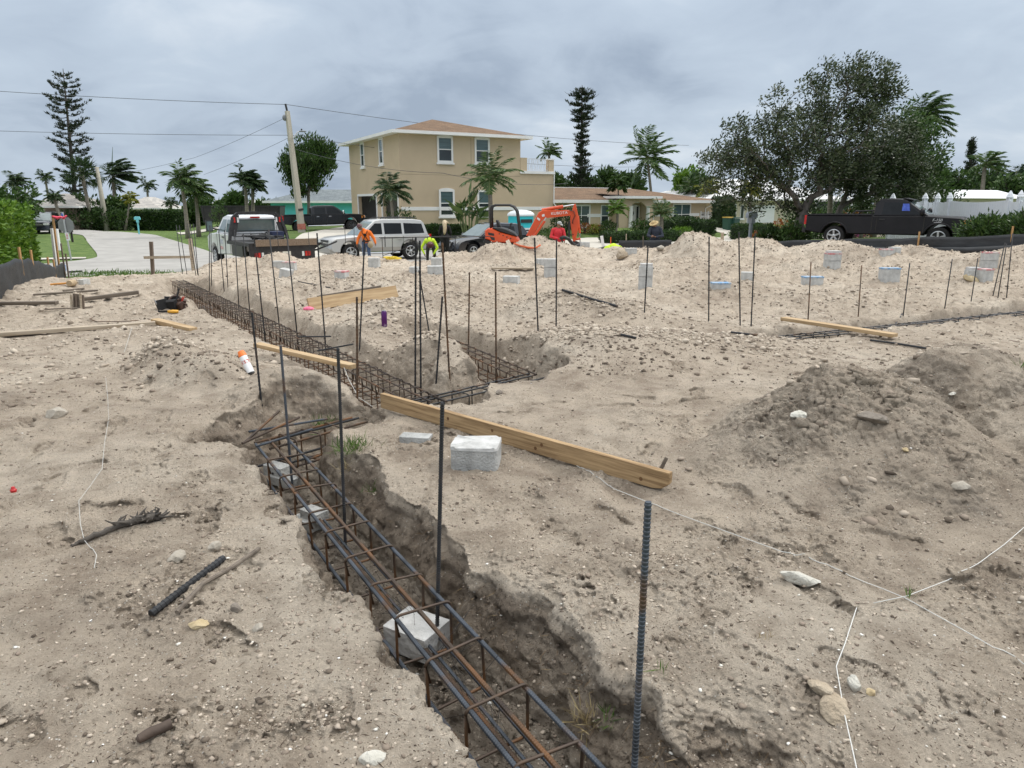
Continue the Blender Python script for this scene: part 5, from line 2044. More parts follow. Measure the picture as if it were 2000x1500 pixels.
norfolk('very tall thin pine with open tiered branches on the left skyline', 152, 440, 123, 134, 80,
        lambda t: (30 if t < .25 else 26 + 12 * math.sin((t - .25) / .75 * 3.0)) * (1 if t < .93 else .75), 26, 41, .85, .32)
norfolk('tall dark pine with flared bushy top behind the low tan house', 1135, 400, 1137, 166, 84,
        lambda t: 38 - 40 * t if t < .45 else (17 + 3 * math.sin(t * 60) if t < .66 else (20 + 90 * (t - .66) if t < .84 else 36 - 80 * (t - .84))), 30, 42, 1.0, .34)
norfolk('small distant pine rising above the dark trees on the right', 1893, 345, 1899, 272, 92, lambda t: 15 * (1 - t) + 3, 14, 43, 1.2, .36)


# ---------------- palms
def palm(label, base, top, nfr, flen, wind, seed, droop=1.0, leaf=.55, m=None, trunk_r=.16, up0=(-.35, 1.25), name='palm_tree', group='palms along the street', crown_shaft=False, nl=26, lw=.05, old=0):
    """base, top: world points; wind: a vector that bends fronds"""
    rng = np.random.default_rng(seed)
    t = thing(name, label, 'palm tree', base, 0, group)
    ax = top - base
    tm = MB()
    side = Vector((ax.y, -ax.x, 0)) * .03 + Vector((.05, 0, 0))
    pts = [Vector((0, 0, -.2))] + [ax * u + side * math.sin(u * 3.14) for u in (.2, .4, .6, .8, 1)]
    tm.tube(pts, [trunk_r * 1.5, trunk_r * 1.15, trunk_r, trunk_r * .95, trunk_r * .9, trunk_r * .85], 10)
    tm.build('trunk', M_PALMT, t, 'all')
    if crown_shaft:
        MB().tube([ax * .93, ax * 1.0, ax * 1.0 + Vector((0, 0, .9))], [trunk_r * .95, trunk_r * 1.0, trunk_r * .4], 10).build('crown_shaft', mat('crown_shaft', (.10, .17, .05), (.16, .24, .08), 3), t, 'all')
        ax = ax + Vector((0, 0, .7))
    P, D, Ln, Wd = [], [], [], []
    rb_ = MB()
    W = np.array(wind, float)
    for f in range(nfr):
        az = 2 * math.pi * (f * .381966) + rng.uniform(-.3, .3)
        el = up0[0] + (up0[1] - up0[0]) * ((f + .5) / nfr) + rng.uniform(-.15, .15)
        d = np.array([math.cos(az) * math.cos(el), math.sin(az) * math.cos(el), math.sin(el)])
        p = np.array(ax)
        L_ = flen * rng.uniform(.82, 1.1)
        ns = 9
        path = [p.copy()]
        dirs = [d.copy()]
        for s in range(ns):
            d = d + W * (.6 + .5 * s / ns) / ns * 2.0 + np.array([0, 0, -1.0]) * droop * (.35 + 1.1 * s / ns) / ns
            d /= np.linalg.norm(d)
            p = p + d * L_ / ns
            path.append(p.copy())
            dirs.append(d.copy())
        rb_.tube([Vector(q) for q in path], [.032 * (1 - .85 * i / ns) for i in range(ns + 1)], 4, cap=False)
        for i in range(nl):
            u = .13 + .87 * i / (nl - 1)
            k = min(ns - 1, int(u * ns))
            fr = u * ns - k
            q = path[k] * (1 - fr) + path[k + 1] * fr
            dd = dirs[k] * (1 - fr) + dirs[k + 1] * fr
            sd = np.cross(dd, np.array([0, 0, 1.0]))
            nrm = np.linalg.norm(sd)
            sd = sd / nrm if nrm > .05 else np.array([1.0, 0, 0])
            ll = leaf * (math.sin(math.pi * (.12 + .80 * u)) ** .6)
            for s_ in (1, -1):
                g = sd * s_ * .85 + dd * .55 + W * .55 + np.array([0, 0, -.30]) * droop + rng.normal(0, .09, 3)
                P.append(q)
                D.append(g)
                Ln.append(ll)
                Wd.append(lw)
    rb_.build('frond_stem', mat('frond_stem', (.10, .13, .04), (.15, .17, .06), 3) if False else M_FSTEM, t)
    leaf_quads('crown', np.array(P), np.array(D), np.array(Ln), np.array(Wd), m or L_PALM, t, rng=rng)
    return t


M_FSTEM = mat('frond_stem', (.10, .13, .04), (.16, .17, .06), 3)


def px_palm(label, bx, by, tx, ty, Y, nfr, fpx, wind, seed, on=True, **k):
    b, t_ = at(bx, by, Y), at(tx, ty, Y)
    if on:
        b.z = gnd(*ab(b))
    return palm(label, b, t_, nfr, fpx * Y * .985 / FPX, wind, seed, **k)


WN = (.62, .05, .02)
px_palm('coconut palm bent by wind behind the low house roof', 1278, 400, 1264, 308, 84, 24, 62, (.50, 0, .10), 51, droop=.75, leaf=1.25, lw=.16, nl=26, up0=(-.9, 1.35))
px_palm('small palm showing above the balcony', 1077, 372, 1072, 298, 88, 16, 26, (.55, 0, .05), 52, leaf=.75, lw=.13, nl=18)
px_palm('windswept royal palm with bare spear and fronds streaming right', 226, 445, 221, 345, 84, 20, 46, (1.35, 0, .10), 53, m=L_PALMD, leaf=1.05, lw=.16, droop=1.0, up0=(-.3, 1.4), trunk_r=.22)
_rp = [o for o in bpy.data.objects if o.get('label', '').startswith('windswept royal')][0]
MB().tube([at(221, 347, 84) - _rp.location, at(219, 315, 84) - _rp.location, at(220, 287, 84) - _rp.location], [.10, .05, .015], 5).build('spear', L_PALM, _rp)
px_palm('left of the twin coconut palms beside the side street', 368, 470, 354, 352, 58, 20, 42, (.50, 0, .0), 54, droop=1.15, leaf=.75, lw=.10, trunk_r=.15, up0=(-.5, 1.4))
px_palm('right of the twin coconut palms, with browner drooping fronds', 389, 470, 381, 372, 60, 20, 38, (.62, 0, .0), 55, droop=1.3, leaf=.75, lw=.10, trunk_r=.15)
px_palm('tallest of the paired palms behind the white truck', 482, 432, 478, 352, 66, 20, 32, (.55, 0, .02), 56, leaf=.7, lw=.11, m=L_PALMD)
px_palm('shorter palm leaning right behind the white truck', 492, 432, 493, 360, 67, 16, 27, (.6, 0, -.05), 57, leaf=.7, lw=.11, m=L_PALMD, droop=1.3)
px_palm('small distant palm standing clear on the left skyline', 95, 400, 88, 346, 105, 14, 18, (.4, 0, .0), 58, leaf=.7, lw=.12, nl=16, m=L_PALMD)
px_palm('small distant palm just above the pale roof', 287, 405, 287, 362, 105, 14, 19, (.45, 0, -.1), 59, leaf=.7, lw=.13, nl=16, m=L_PALMD)
px_palm('dark windblown palm above the left edge trees', 38, 420, 32, 355, 72, 16, 26, (.6, 0, 0), 60, leaf=.7, lw=.12, nl=18, m=L_PALMD)
px_palm('low palm behind the left hedge with arching fronds', 52, 420, 52, 396, 64, 14, 30, (.4, 0, 0), 61, leaf=.7, lw=.10, nl=20)
px_palm('small dark palm near the brown house wall', 118, 425, 105, 385, 73, 13, 20, (.3, 0, -.1), 62, leaf=.6, lw=.11, nl=16, m=L_PALMD)
px_palm('slim yellow headed palm with curved trunk by the pale house', 243, 444, 254, 388, 76, 12, 16, (.1, 0, -.1), 63, leaf=.6, lw=.13, nl=16, m=L_YELL, trunk_r=.1)
px_palm('distant palm low behind the cyan letterbox', 333, 410, 333, 397, 90, 12, 16, (.2, 0, 0), 64, leaf=.6, lw=.12, nl=14, m=L_PALMD, on=False)
px_palm('windblown palm in front of the tan house garage', 768, 445, 762, 372, 46, 15, 46, (.42, 0, .05), 65, leaf=.62, lw=.075, m=L_PALMD, droop=1.35, crown_shaft=False, up0=(-.35, 1.35), nl=30, trunk_r=.10)
px_palm('full crowned palm standing in front of the tan house wall', 957, 446, 957, 372, 46.5, 17, 62, (.06, 0, .02), 66, leaf=.62, lw=.075, m=L_PALM, droop=1.25, crown_shaft=True, up0=(-.25, 1.35), nl=34, trunk_r=.15)
px_palm('windblown palm streaming right beyond the white fence', 1918, 385, 1924, 322, 58, 16, 40, (.9, 0, .12), 67, leaf=.7, lw=.10, m=L_PALM, droop=.95)
px_palm('dim feathery palm at the right edge beyond the fence', 1985, 385, 1985, 345, 64, 14, 30, (.6, 0, 0), 68, leaf=.7, lw=.11, m=L_PALMD)
px_palm('tall palm with thick streaming fronds behind the right trees', 1790, 430, 1800, 235, 42, 22, 62, (.85, 0, -.15), 69, leaf=.62, lw=.075, m=L_GREEN, droop=1.1, up0=(-.2, 1.5), nl=34)
px_palm('yellowish small palm in front of the cream house', 1463, 430, 1467, 368, 60, 14, 28, (.1, 0, -.1), 70, leaf=.55, lw=.1, m=L_YELL, droop=1.6)
px_palm('young feathery palm by the arched entry', 1203, 443, 1205, 408, 55, 14, 24, (.05, 0, 0), 71, leaf=.45, lw=.07, m=L_BRIGHT, droop=1.1, trunk_r=.08)
px_palm('spreading low date palm right of the entry', 1291, 440, 1292, 418, 55, 18, 34, (.05, 0, .05), 72, leaf=.40, lw=.06, m=L_PALM, droop=1.2, trunk_r=.14, up0=(-.1, 1.3))
px_palm('slim tall young palm rising before the low house roof', 1207, 420, 1207, 360, 60, 9, 20, (.1, 0, -.05), 73, leaf=.7, lw=.16, m=L_GREEN, trunk_r=.06)
px_palm('palm with arching fronds right of the low house', 1352, 400, 1352, 372, 72, 16, 34, (.15, 0, .0), 74, leaf=.6, lw=.1, m=L_GREEN)
px_palm('golden tinged palm low above the cream house roof', 1385, 400, 1380, 372, 70, 14, 28, (.6, 0, -.2), 75, leaf=.6, lw=.1, m=L_YELL)
px_palm('slender ringed palm beside the second right trunk', 1616, 470, 1622, 350, 36, 12, 40, (.5, 0, -.1), 76, leaf=.5, lw=.08, m=L_PALMD, trunk_r=.13)
px_palm('grey trunked palm behind the pool enclosure', 1708, 440, 1714, 345, 40, 12, 36, (.5, 0, -.1), 77, leaf=.5, lw=.08, m=L_PALMD, trunk_r=.14)
px_palm('low green palm by the pool enclosure wall', 1685, 428, 1685, 405, 36, 12, 26, (.05, 0, 0), 78, leaf=.35, lw=.06, m=L_GREEN, trunk_r=.07)


# sabal palm with round fan crown
def fan_palm(label, base, top, r, seed):
    rng = np.random.default_rng(seed)
    t = thing('fan_palm', label, 'palm tree', base)
    ax = top - base
    MB().tube([Vector((0, 0, -.2)), ax * .35 + Vector((.12, 0, 0)), ax * .7 + Vector((.1, 0, 0)), ax], [.22, .18, .17, .2], 9).build('trunk', M_PALMT, t, 'all')
    P, D = [], []
    st_ = MB()
    for f in range(34):
        v = rng.normal(0, 1, 3)
        v /= np.linalg.norm(v)
        if v[2] < -.75:
            v[2] *= -1
        h = np.array(ax) + v * r * .55
        st_.tube([ax, Vector(h)], .02, 4, cap=False)
        for k in range(20):
            g = v * 1.0 + rng.normal(0, .55, 3) + np.array([.25, 0, -.25])
            P.append(h)
            D.append(g)
    st_.build('frond_stem', M_FSTEM, t)
    leaf_quads('crown', np.array(P), np.array(D), r * .62, .09, L_PALMD, t, rng=rng)


b = at(177, 445, 76)
b.z = gnd(*ab(b))
fan_palm('round headed fan palm next to the tall left pine', b, at(160, 342, 76), 1.75, 80)


# ---------------- hedges and shrubs
def hedge(label, p0, p1, wd, h, m, n, Ln, Wd, seed, name='hedge', round_=.12, core=M_CORE, z0=None, cat='hedge', group=None, jag=.10):
    """clipped hedge between two ground points: a lumpy dark inside and a skin of leaves"""
    rng = np.random.default_rng(seed)
    d = p1 - p0
    ln = math.hypot(d.x, d.y)
    rz = math.atan2(d.y, d.x)
    t = thing(name, label, cat, p0, rz, group)
    dz = p1.z - p0.z
    nx, ny = max(4, int(ln / .35)), 14
    V = []
    for i in range(nx + 1):
        x = ln * i / nx
        for j in range(ny):
            a = math.pi * (j / (ny - 1))
            y = -math.cos(a)
            z = math.sin(a)
            y = math.copysign(abs(y) ** .35, y) * wd / 2
            z = z ** .35 * h
            q = .92 + jag * float(noise(x * 1.6 + 3, j * .7 + seed, 7)) * 1.2
            if i in (0, nx):
                q *= .93
            V.append((x, y * q, max(-.1, z * q) + dz * i / nx))
    F = [(i * ny + j, (i + 1) * ny + j, (i + 1) * ny + j + 1, i * ny + j + 1) for i in range(nx) for j in range(ny - 1)]
    F += [tuple(range(ny)), tuple(nx * ny + j for j in reversed(range(ny)))]
    MB().add(V, F).build('stem', core, t, 'all')
    # leaves on the skin: top, the two long sides, the two ends
    ar = np.array([ln * wd, ln * h, ln * h, wd * h, wd * h])
    fc = rng.choice(5, n, p=ar / ar.sum())
    u, v = rng.uniform(0, 1, n), rng.uniform(0, 1, n)
    P = np.zeros((n, 3))
    Nn = np.zeros((n, 3))
    for k in range(5):
        s = fc == k
        if k == 0:
            P[s] = np.stack([u[s] * ln, (v[s] - .5) * wd, np.full(s.sum(), h)], 1)
            Nn[s] = (0, 0, 1)
        elif k in (1, 2):
            sg = -1 if k == 1 else 1
            P[s] = np.stack([u[s] * ln, np.full(s.sum(), sg * wd / 2), v[s] * h], 1)
            Nn[s] = (0, sg, .25)
        else:
            xx = 0 if k == 3 else ln
            P[s] = np.stack([np.full(s.sum(), xx), (u[s] - .5) * wd, v[s] * h], 1)
            Nn[s] = (-1 if k == 3 else 1, 0, .25)
    lump = 1 + jag * noise(P[:, 0] * 1.6 + 3, P[:, 1] * 1.3 + P[:, 2] * 1.5 + seed, 7)[:, None]
    c = np.array([ln / 2, 0, h * .45])
    P[:, 1:] = P[:, 1:] * np.clip(lump, .75, 1.2)
    P[:, 2] += dz * P[:, 0] / max(ln, .01)
    P -= Nn * rng.uniform(-.02, .14, (n, 1))
    D = Nn * .8 + rng.normal(0, .6, (n, 3)) + np.array([0, 0, .25])
    leaf_quads('foliage', P, D, Ln, Wd, m, t, rng=rng)
    return t


def gp2(px_, Y):
    return on_ground(px_, Y)


# bright clipped hedge beyond the silt fence on the left
ha = st(-14.0, -22.5)
hb2 = st(-13.95, -4.3)
ha.z = hb2.z = 0.2
hd = hedge('tall bright green clipped hedge along the left side behind the silt fence', ha, hb2, 1.25, 2.32, L_BRIGHT, 30000, .14, .085, 90, jag=.10)
hedge('long dark green clipped hedge between the side street and twin palms', gp2(274, 78), gp2(357, 76), 1.6, 1.9, L_HEDGE, 5200, .26, .15, 91)
hedge('dark clipped hedge under the left window of the tan house', gp2(808, 47.2), gp2(909, 48.6), 1.1, 1.0, L_HEDGE, 5200, .15, .085, 92)
hedge('dark hedge behind the digger by the tan house wall', gp2(938, 48), gp2(992, 49), 1.0, .95, L_HEDGE, 3000, .15, .085, 93)
hedge('low dark green box hedge in the middle of the round drive', gp2(1184, 50), gp2(1312, 53), 1.6, .75, L_HEDGE, 5200, .15, .085, 94)
hedge('green hedge below the right window of the low house', gp2(1300, 58), gp2(1352, 60.5), 1.3, 1.05, L_HEDGE, 3000, .16, .09, 95)
hedge('dark rounded hedge left of the white gate', gp2(1350, 58.5), gp2(1384, 59.5), 1.6, 1.05, L_HEDGE, 2200, .16, .09, 96)
hedge('tall green hedge right of the white gate', gp2(1398, 63), gp2(1424, 64), 1.2, 2.5, L_HEDGE, 2400, .2, .11, 97)
hedge('low hedge in front of the white garage door', gp2(1438, 55), gp2(1485, 56), 1.4, 1.15, L_HEDGE, 2600, .16, .09, 98)


def shrub(label, px_, Y, h, r, m, n, Ln, Wd, seed, name='shrub', z=None, group='shrubs in the gardens', flat=1.0, stems=7):
    rng = np.random.default_rng(seed)
    p = gp2(px_, Y)
    if z is not None:
        p.z = z
    t = thing(name, label, 'shrub', p, 0, group)
    sm = MB()
    tips = []
    for k in range(stems):
        a = rng.uniform(0, 6.28)
        q = rng.uniform(.2, .9)
        tip = Vector((math.cos(a) * r * q * flat, math.sin(a) * r * q, h * rng.uniform(.55, .95)))
        sm.tube([(0, 0, -.08), tip * .5 + Vector((0, 0, .1 * h)), tip], [.03, .022, .01], 5)
        tips.append(tip)
    sm.build('stem', M_BARKD, t)
    v = rng.normal(0, 1, (n, 3))
    v /= np.linalg.norm(v, axis=1, keepdims=True)
    rad = rng.uniform(.25, 1.0, (n, 1)) ** .5
    lum = 1 + .35 * noise(v[:, 0] * 2.5 + seed, v[:, 2] * 2.5 + v[:, 1], 3)[:, None]
    P = v * rad * lum * np.array([r * flat, r, h * .5]) + np.array([0, 0, h * .52])
    D = v * .8 + rng.normal(0, .5, (n, 3)) + np.array([.1, 0, .35])
    leaf_quads('foliage', P, D, Ln, Wd, m, t, rng=rng)
    return t


for a in ((1545, 30.5, 1.0, .6, L_GREEN, 1500, .16, .075, 101, 'leafy dark shrub just left of the big tree trunk'),
          (1502, 31, .95, .55, L_HEDGE, 1500, .16, .075, 102, 'dark round shrub left of the big tree, nearest the letterbox'),
          (1525, 45, 1.6, .7, L_RED, 700, .2, .1, 103, 'reddish shrub beside the white garage door'),
          (1655, 40, 1.7, 1.2, L_RED, 900, .18, .09, 104, 'dark red leaved bush behind the bed of the black pickup'),
          (1668, 38, 1.0, .8, L_PURP, 500, .1, .07, 105, 'purple flowering bush behind the black pickup cab'),
          (1580, 40, 2.3, 1.5, L_GREEN, 1800, .2, .09, 106, 'tall green shrub behind the big tree trunk'),
          (1640, 42, 2.6, 1.8, L_HEDGE, 1800, .2, .09, 107, 'dark shrub mass under the second right tree'),
          (1740, 44, 3.2, 2.2, L_GREEN, 2600, .2, .09, 108, 'dense green shrub beside the end of the white fence'),
          (1800, 45, 3.4, 2.4, L_HEDGE, 2600, .2, .09, 109, 'dark dense shrub standing behind the white fence'),
          (785, 46.5, 2.0, 1.2, L_GREEN, 1300, .16, .08, 110, 'leafy shrub with pale stems in front of the garage corner'),
          (1105, 54, 2.0, 1.0, L_HEDGE, 1500, .2, .1, 111, 'dark tall bush behind the man in red'),
          (1072, 50, 1.0, 1.1, L_GREEN, 1200, .2, .06, 112, 'low spiky green plants behind the digger arm'),
          (1142, 55, .75, .5, L_RED, 380, .14, .07, 113, 'orange red croton left under the low house window'),
          (1157, 55, .7, .5, L_YELL, 380, .14, .07, 114, 'yellow green croton under the low house window'),
          (1170, 55.5, .6, .5, L_RED, 380, .14, .07, 115, 'dark red low plant right of the yellow croton'),
          (1188, 55, 1.1, .6, L_GREEN, 700, .16, .08, 116, 'green bush left of the young feathery palm'),
          (1252, 56, 1.2, .9, L_GREEN, 900, .17, .08, 117, 'green bush at the right entry column'),
          (1265, 55.5, .8, .8, L_HEDGE, 800, .15, .08, 118, 'low dark bush behind the man with the straw hat'),
          (1330, 57, .7, .9, L_BRIGHT, 800, .2, .05, 119, 'pale spiky grass clump below the right window'),
          (1436, 57, .8, .5, L_BRIGHT, 500, .14, .07, 120, 'bright small bush by the green bins'),
          (1478, 48, .9, .5, L_RED, 500, .14, .07, 121, 'red tinged bush next to the grey letterbox'),
          (165, 76, 2.2, 2.4, L_HEDGE, 1500, .3, .15, 122, 'dark low shrubs under the tall left pine'),
          (205, 77, 2.4, 2.4, L_HEDGE, 1500, .3, .15, 123, 'dark shrubs behind the leaning pole'),
          (240, 77, 2.0, 2.0, L_GREEN, 1200, .3, .15, 124, 'green shrub beside the slim yellow palm'),
          (432, 70, 2.0, .8, L_GREEN, 700, .2, .08, 125, 'small green shrub at the left end of the black container')):
    shrub(a[9], a[0], a[1], a[2], a[3], a[4], a[5], a[6], a[7], a[8])

# the leafy bank of bushes in front of the white fence: whorled leaves on thin stems
for i, (px_, Y, h, lb) in enumerate(((1902, 25.0, 1.2, 'glossy bush at the nose of the black pickup'), (1928, 24.4, 1.25, 'glossy whorled bush in the middle of the white fence'),
                                      (1954, 24.0, 1.1, 'sprawling glossy bush right of the middle of the fence'), (1984, 23.4, 1.25, 'woody glossy bush near the right edge'), (2010, 22.8, 1.45, 'tall glossy bush cut by the right edge'))):
    shrub(lb, px_, Y, h, .66, L_GREEN, 1300, .18, .06, 130 + i, 'glossy_bush', stems=14)

# banana-like clump by the house
rng = np.random.default_rng(140)
pb_ = gp2(917, 47.5)
bn = thing('banana_plant', 'broad leaved banana clump standing by the lower house window', 'plant', pb_)
P, D, LL, WW = [], [], [], []
bs = MB()
for k in range(11):
    x, y = rng.uniform(-.7, .7), rng.uniform(-.4, .4)
    h = rng.uniform(1.6, 3.1)
    bs.tube([(x * .4, y * .4, -.1), (x * .7, y * .7, h * .55), (x, y, h)], [.07, .05, .03], 6)
    for j in range(4):
        P.append((x * (1 + .1 * j), y, h * (.75 + .08 * j)))
        D.append((rng.normal(.1, .7), rng.normal(0, .5), rng.uniform(.1, 1.2)))
        LL.append(rng.uniform(.9, 1.5))
        WW.append(rng.uniform(.24, .36))
bs.build('stem', mat('banana_stem', (.10, .14, .05), (.18, .22, .08), 4), bn, 'all')
leaf_quads('foliage', np.array(P), np.array(D), np.array(LL), np.array(WW), L_PALM, bn, rng=rng)
# ================================================================== PEOPLE
M_SKIN = mat('skin', (.20, .105, .065), (.25, .135, .085), 12, .55)
M_SKINL = mat('light_skin', (.42, .25, .18), (.48, .30, .22), 12, .55)
M_ORANGE = mat('orange_hoodie', (.80, .155, .012), (.88, .20, .02), 5, .8, .6, 14, dist=.03)
M_LIME = mat('lime_shirt', (.46, .66, .02), (.56, .76, .04), 5, .8, .6, 14, dist=.03)
M_REDS = mat('red_shirt', (.50, .02, .03), (.60, .03, .04), 5, .8, .6, 14, dist=.03)
M_JEANS = mat('blue_jeans', (.05, .085, .16), (.09, .13, .22), 7, .85, .6, 16, dist=.03)
M_DARKP = mat('dark_trousers', (.03, .028, .026), (.055, .05, .045), 7, .85, .6, 16, dist=.03)
M_NAVYC = mat('navy_shirt', (.022, .028, .045), (.035, .042, .062), 7, .85, .6, 16, dist=.03)
M_BLACKC = mat('black_cloth', (.007, .007, .008), (.012, .012, .013), 7, .9, .6, 16, dist=.03)
M_HAIR = mat('blond_hair', (.42, .32, .19), (.60, .50, .34), 30, .5, stretch=(1, 1, .15))
M_HAIRD = mat('dark_hair', (.015, .012, .010), None, rough=.6)
M_BOOT = mat('boot_leather', (.05, .035, .025), (.08, .055, .04), 9, .7)
M_MAROON = mat('maroon_helmet', (.075, .018, .02), (.10, .025, .026), 5, .35)
M_STRAW = mat('straw', (.42, .30, .14), (.56, .42, .22), 20, .85, .6, 60, dist=.01)
M_TANB = mat('tan_pouch', (.36, .27, .17), (.44, .34, .22), 9, .8)
M_GREYC = mat('grey_cap', (.30, .30, .29), (.38, .38, .37), 9, .8)
M_EYE = mat('eye_dark', (.01, .01, .01), None, rough=.2)


def body(segs, mats, parent, voxel=.0105):
    """one continuous skin over tapered limbs: segs = (p0, p1, r0, r1, material)"""
    m = MB()
    for p0, p1, r0, r1, k in segs:
        p0, p1 = Vector(p0), Vector(p1)
        if (p1 - p0).length > 1e-4:
            m.tube([p0, p1], [r0, r1], 12)
        m.ball(p0, r0, n=12, rings=8)
        m.ball(p1, r1, n=12, rings=8)
    o = m.build('body', mats, parent, False)
    md = o.modifiers.new('r', 'REMESH')
    md.mode = 'VOXEL'
    md.voxel_size = voxel
    sm = o.modifiers.new('s', 'SMOOTH')
    sm.factor = .5
    sm.iterations = 2
    dg = bpy.context.evaluated_depsgraph_get()
    me = bpy.data.meshes.new_from_object(o.evaluated_get(dg))
    o.modifiers.clear()
    old = o.data
    o.data = me
    bpy.data.meshes.remove(old)
    me.materials.clear()
    for q in mats:
        me.materials.append(q)
    n = len(me.polygons)
    cen = np.zeros(n * 3)
    me.polygons.foreach_get('center', cen)
    cen = cen.reshape(-1, 3)
    best = np.full(n, 1e9)
    mi = np.zeros(n, np.int32)
    for p0, p1, r0, r1, k in segs:
        a, b = np.array(p0, float), np.array(p1, float)
        ab_ = b - a
        t_ = np.clip(((cen - a) @ ab_) / max(1e-9, ab_ @ ab_), 0, 1)
        d = np.abs(np.linalg.norm(cen - (a + t_[:, None] * ab_), axis=1) - (r0 + (r1 - r0) * t_))
        s = d < best
        best[s] = d[s]
        mi[s] = k
    me.polygons.foreach_set('material_index', mi)
    me.polygons.foreach_set('use_smooth', np.ones(n, bool))
    return o


def hand(wr, dirv, palm_n, k, s=1.0):
    """palm, four curled fingers of different lengths and a thumb from the side of the palm"""
    wr, d = Vector(wr), Vector(dirv).normalized()
    nrm = Vector(palm_n)
    nrm = (nrm - d * nrm.dot(d)).normalized()
    sd = d.cross(nrm)
    out_ = [(wr, wr + d * .055, .026, .030, k), (wr + d * .05 + sd * .018, wr + d * .085 + sd * .022, .022, .018, k), (wr + d * .05 - sd * .018, wr + d * .085 - sd * .022, .022, .018, k)]
    for i, ln in enumerate((.068, .078, .073, .056)):
        o = sd * (.030 - .020 * i)
        a = wr + d * .088 + o
        b = a + d * ln * .5 + nrm * .006
        c = b + d * ln * .35 + nrm * ln * .38
        out_ += [(a, b, .0105, .0098, k), (b, c, .0098, .0085, k)]
    a = wr + d * .03 + sd * .03
    b = a + sd * .028 + d * .028 + nrm * .012
    out_ += [(a, b, .013, .0115, k), (b, b + d * .03 + nrm * .012, .0115, .010, k)]
    return out_


def head(c, f, k, r=.098):
    """skull, jaw, nose and ears; c = centre, f = facing"""
    c, f = Vector(c), Vector(f).normalized()
    up = Vector((0, 0, 1))
    up = (up - f * up.dot(f)).normalized()
    sd = f.cross(up)
    return [(c + up * .02 - f * .01, c + up * .02 + f * .01, r, r * .95, k), (c - up * .05 + f * .02, c - up * .075 + f * .035, r * .72, r * .5, k),
            (c + f * .095 - up * .005, c + f * .115 - up * .03, .012, .017, k), (c + sd * .096 - up * .01, c + sd * .1 - up * .035, .016, .012, k), (c - sd * .096 - up * .01, c - sd * .1 - up * .035, .016, .012, k),
            (c + f * .085 - up * .065 + sd * .02, c + f * .085 - up * .065 - sd * .02, .013, .013, k)]


def eyes(parent, c, f):
    c, f = Vector(c), Vector(f).normalized()
    up = Vector((0, 0, 1))
    up = (up - f * up.dot(f)).normalized()
    sd = f.cross(up)
    for s in (1, -1):
        MB().ball(c + f * .088 + sd * s * .034 + up * .012, .012).build('eye', M_EYE, parent, 'all')


def limb(a, b, c, r0, r1, r2, k):
    return [(a, b, r0, r1, k), (b, c, r1, r2, k)]


def shoe(a, f, k):
    a, f = Vector(a), Vector(f).normalized()
    return [(a + Vector((0, 0, -.01)), a + f * .16 + Vector((0, 0, -.03)), .052, .042, k)]


def person(label, px_, Y, z=None, rz=0.0):
    p_ = on_ground(px_, Y)
    if z is not None:
        p_ = atz(px_, Y, z)
    return thing('person', label, 'person', p_, rz)


def cap(c, f, m, name, parent, r=.112, brim=.10, full=0.0):
    c, f = Vector(c), Vector(f).normalized()
    up = Vector((0, 0, 1))
    up = (up - f * up.dot(f)).normalized()
    sd = f.cross(up)
    M3 = Matrix((f, -sd, up)).transposed()
    b = MB()
    pr = [(r * math.cos(a), r * .98 * math.sin(a)) for a in [i * math.pi / 2 / 6 for i in range(6)]] + [(.003, r * .99)]
    b.lathe(pr, n=18)
    if full > 0:
        b.lathe([(r * .9, .012), (r + full, -.01), (r + full, .002), (r * .9, .03)], n=24)
    else:
        b.add([(r * .8, -.075, .0), (r + brim * .6, -.06, -.012), (r + brim, 0, -.02), (r + brim * .6, .06, -.012), (r * .8, .075, .0),
               (r * .8, -.075, .012), (r + brim * .6, -.06, .0), (r + brim, 0, -.008), (r + brim * .6, .06, .0), (r * .8, .075, .012)],
              [(4, 3, 2, 1, 0), (5, 6, 7, 8, 9), (0, 1, 6, 5), (1, 2, 7, 6), (2, 3, 8, 7), (3, 4, 9, 8), (4, 0, 5, 9)])
    b.v = [tuple(c + up * .045 + M3 @ Vector(q)) for q in b.v]
    return b.build(name, m, parent, 'sm')


# 1 -- man in the orange hoodie, seen half from behind, looking down to the left
t = person('person in orange hoodie, jeans and maroon hard hat standing before the silver SUV', 717, 33.3)
S_, J, O, K = 0, 1, 2, 3
sg = []
hip, chest, neck, hc = Vector((.02, 0, .92)), Vector((-.02, .02, 1.32)), Vector((-.11, .0, 1.53)), Vector((-.24, -.03, 1.63))
sg += [(hip + Vector((-.09, 0, 0)), hip + Vector((.09, 0, 0)), .14, .14, J), (hip + Vector((0, 0, .1)), chest, .17, .20, O), (chest + Vector((-.12, .05, .08)), chest + Vector((.13, -.02, .08)), .125, .125, O),
       (chest + Vector((0, 0, .12)), neck, .11, .075, O), (neck, hc, .062, .06, S_), (neck + Vector((.07, 0, -.04)), neck + Vector((.1, .02, -.10)), .075, .07, O)]
sg += limb((-.20, .06, 1.40), (-.36, .02, 1.13), (-.40, -.08, .90), .085, .068, .05, O) + hand((-.40, -.085, .89), (-.02, -.06, -1), (.6, -.3, 0), S_)
sg += limb((.20, -.03, 1.40), (.37, -.02, 1.14), (.44, -.06, .93), .085, .068, .05, O) + hand((.44, -.06, .92), (.04, -.05, -1), (-.6, -.2, 0), S_)
sg += limb((-.09, 0, .88), (-.12, -.03, .48), (-.13, .02, .10), .105, .075, .058, J) + shoe((-.13, .02, .07), (-1, -.2, 0), K)
sg += limb((.10, 0, .88), (.12, -.05, .48), (.15, .04, .10), .105, .075, .058, J) + shoe((.15, .04, .07), (-1, -.2, 0), K)
sg += head(hc, (-.9, -.25, -.42), S_)
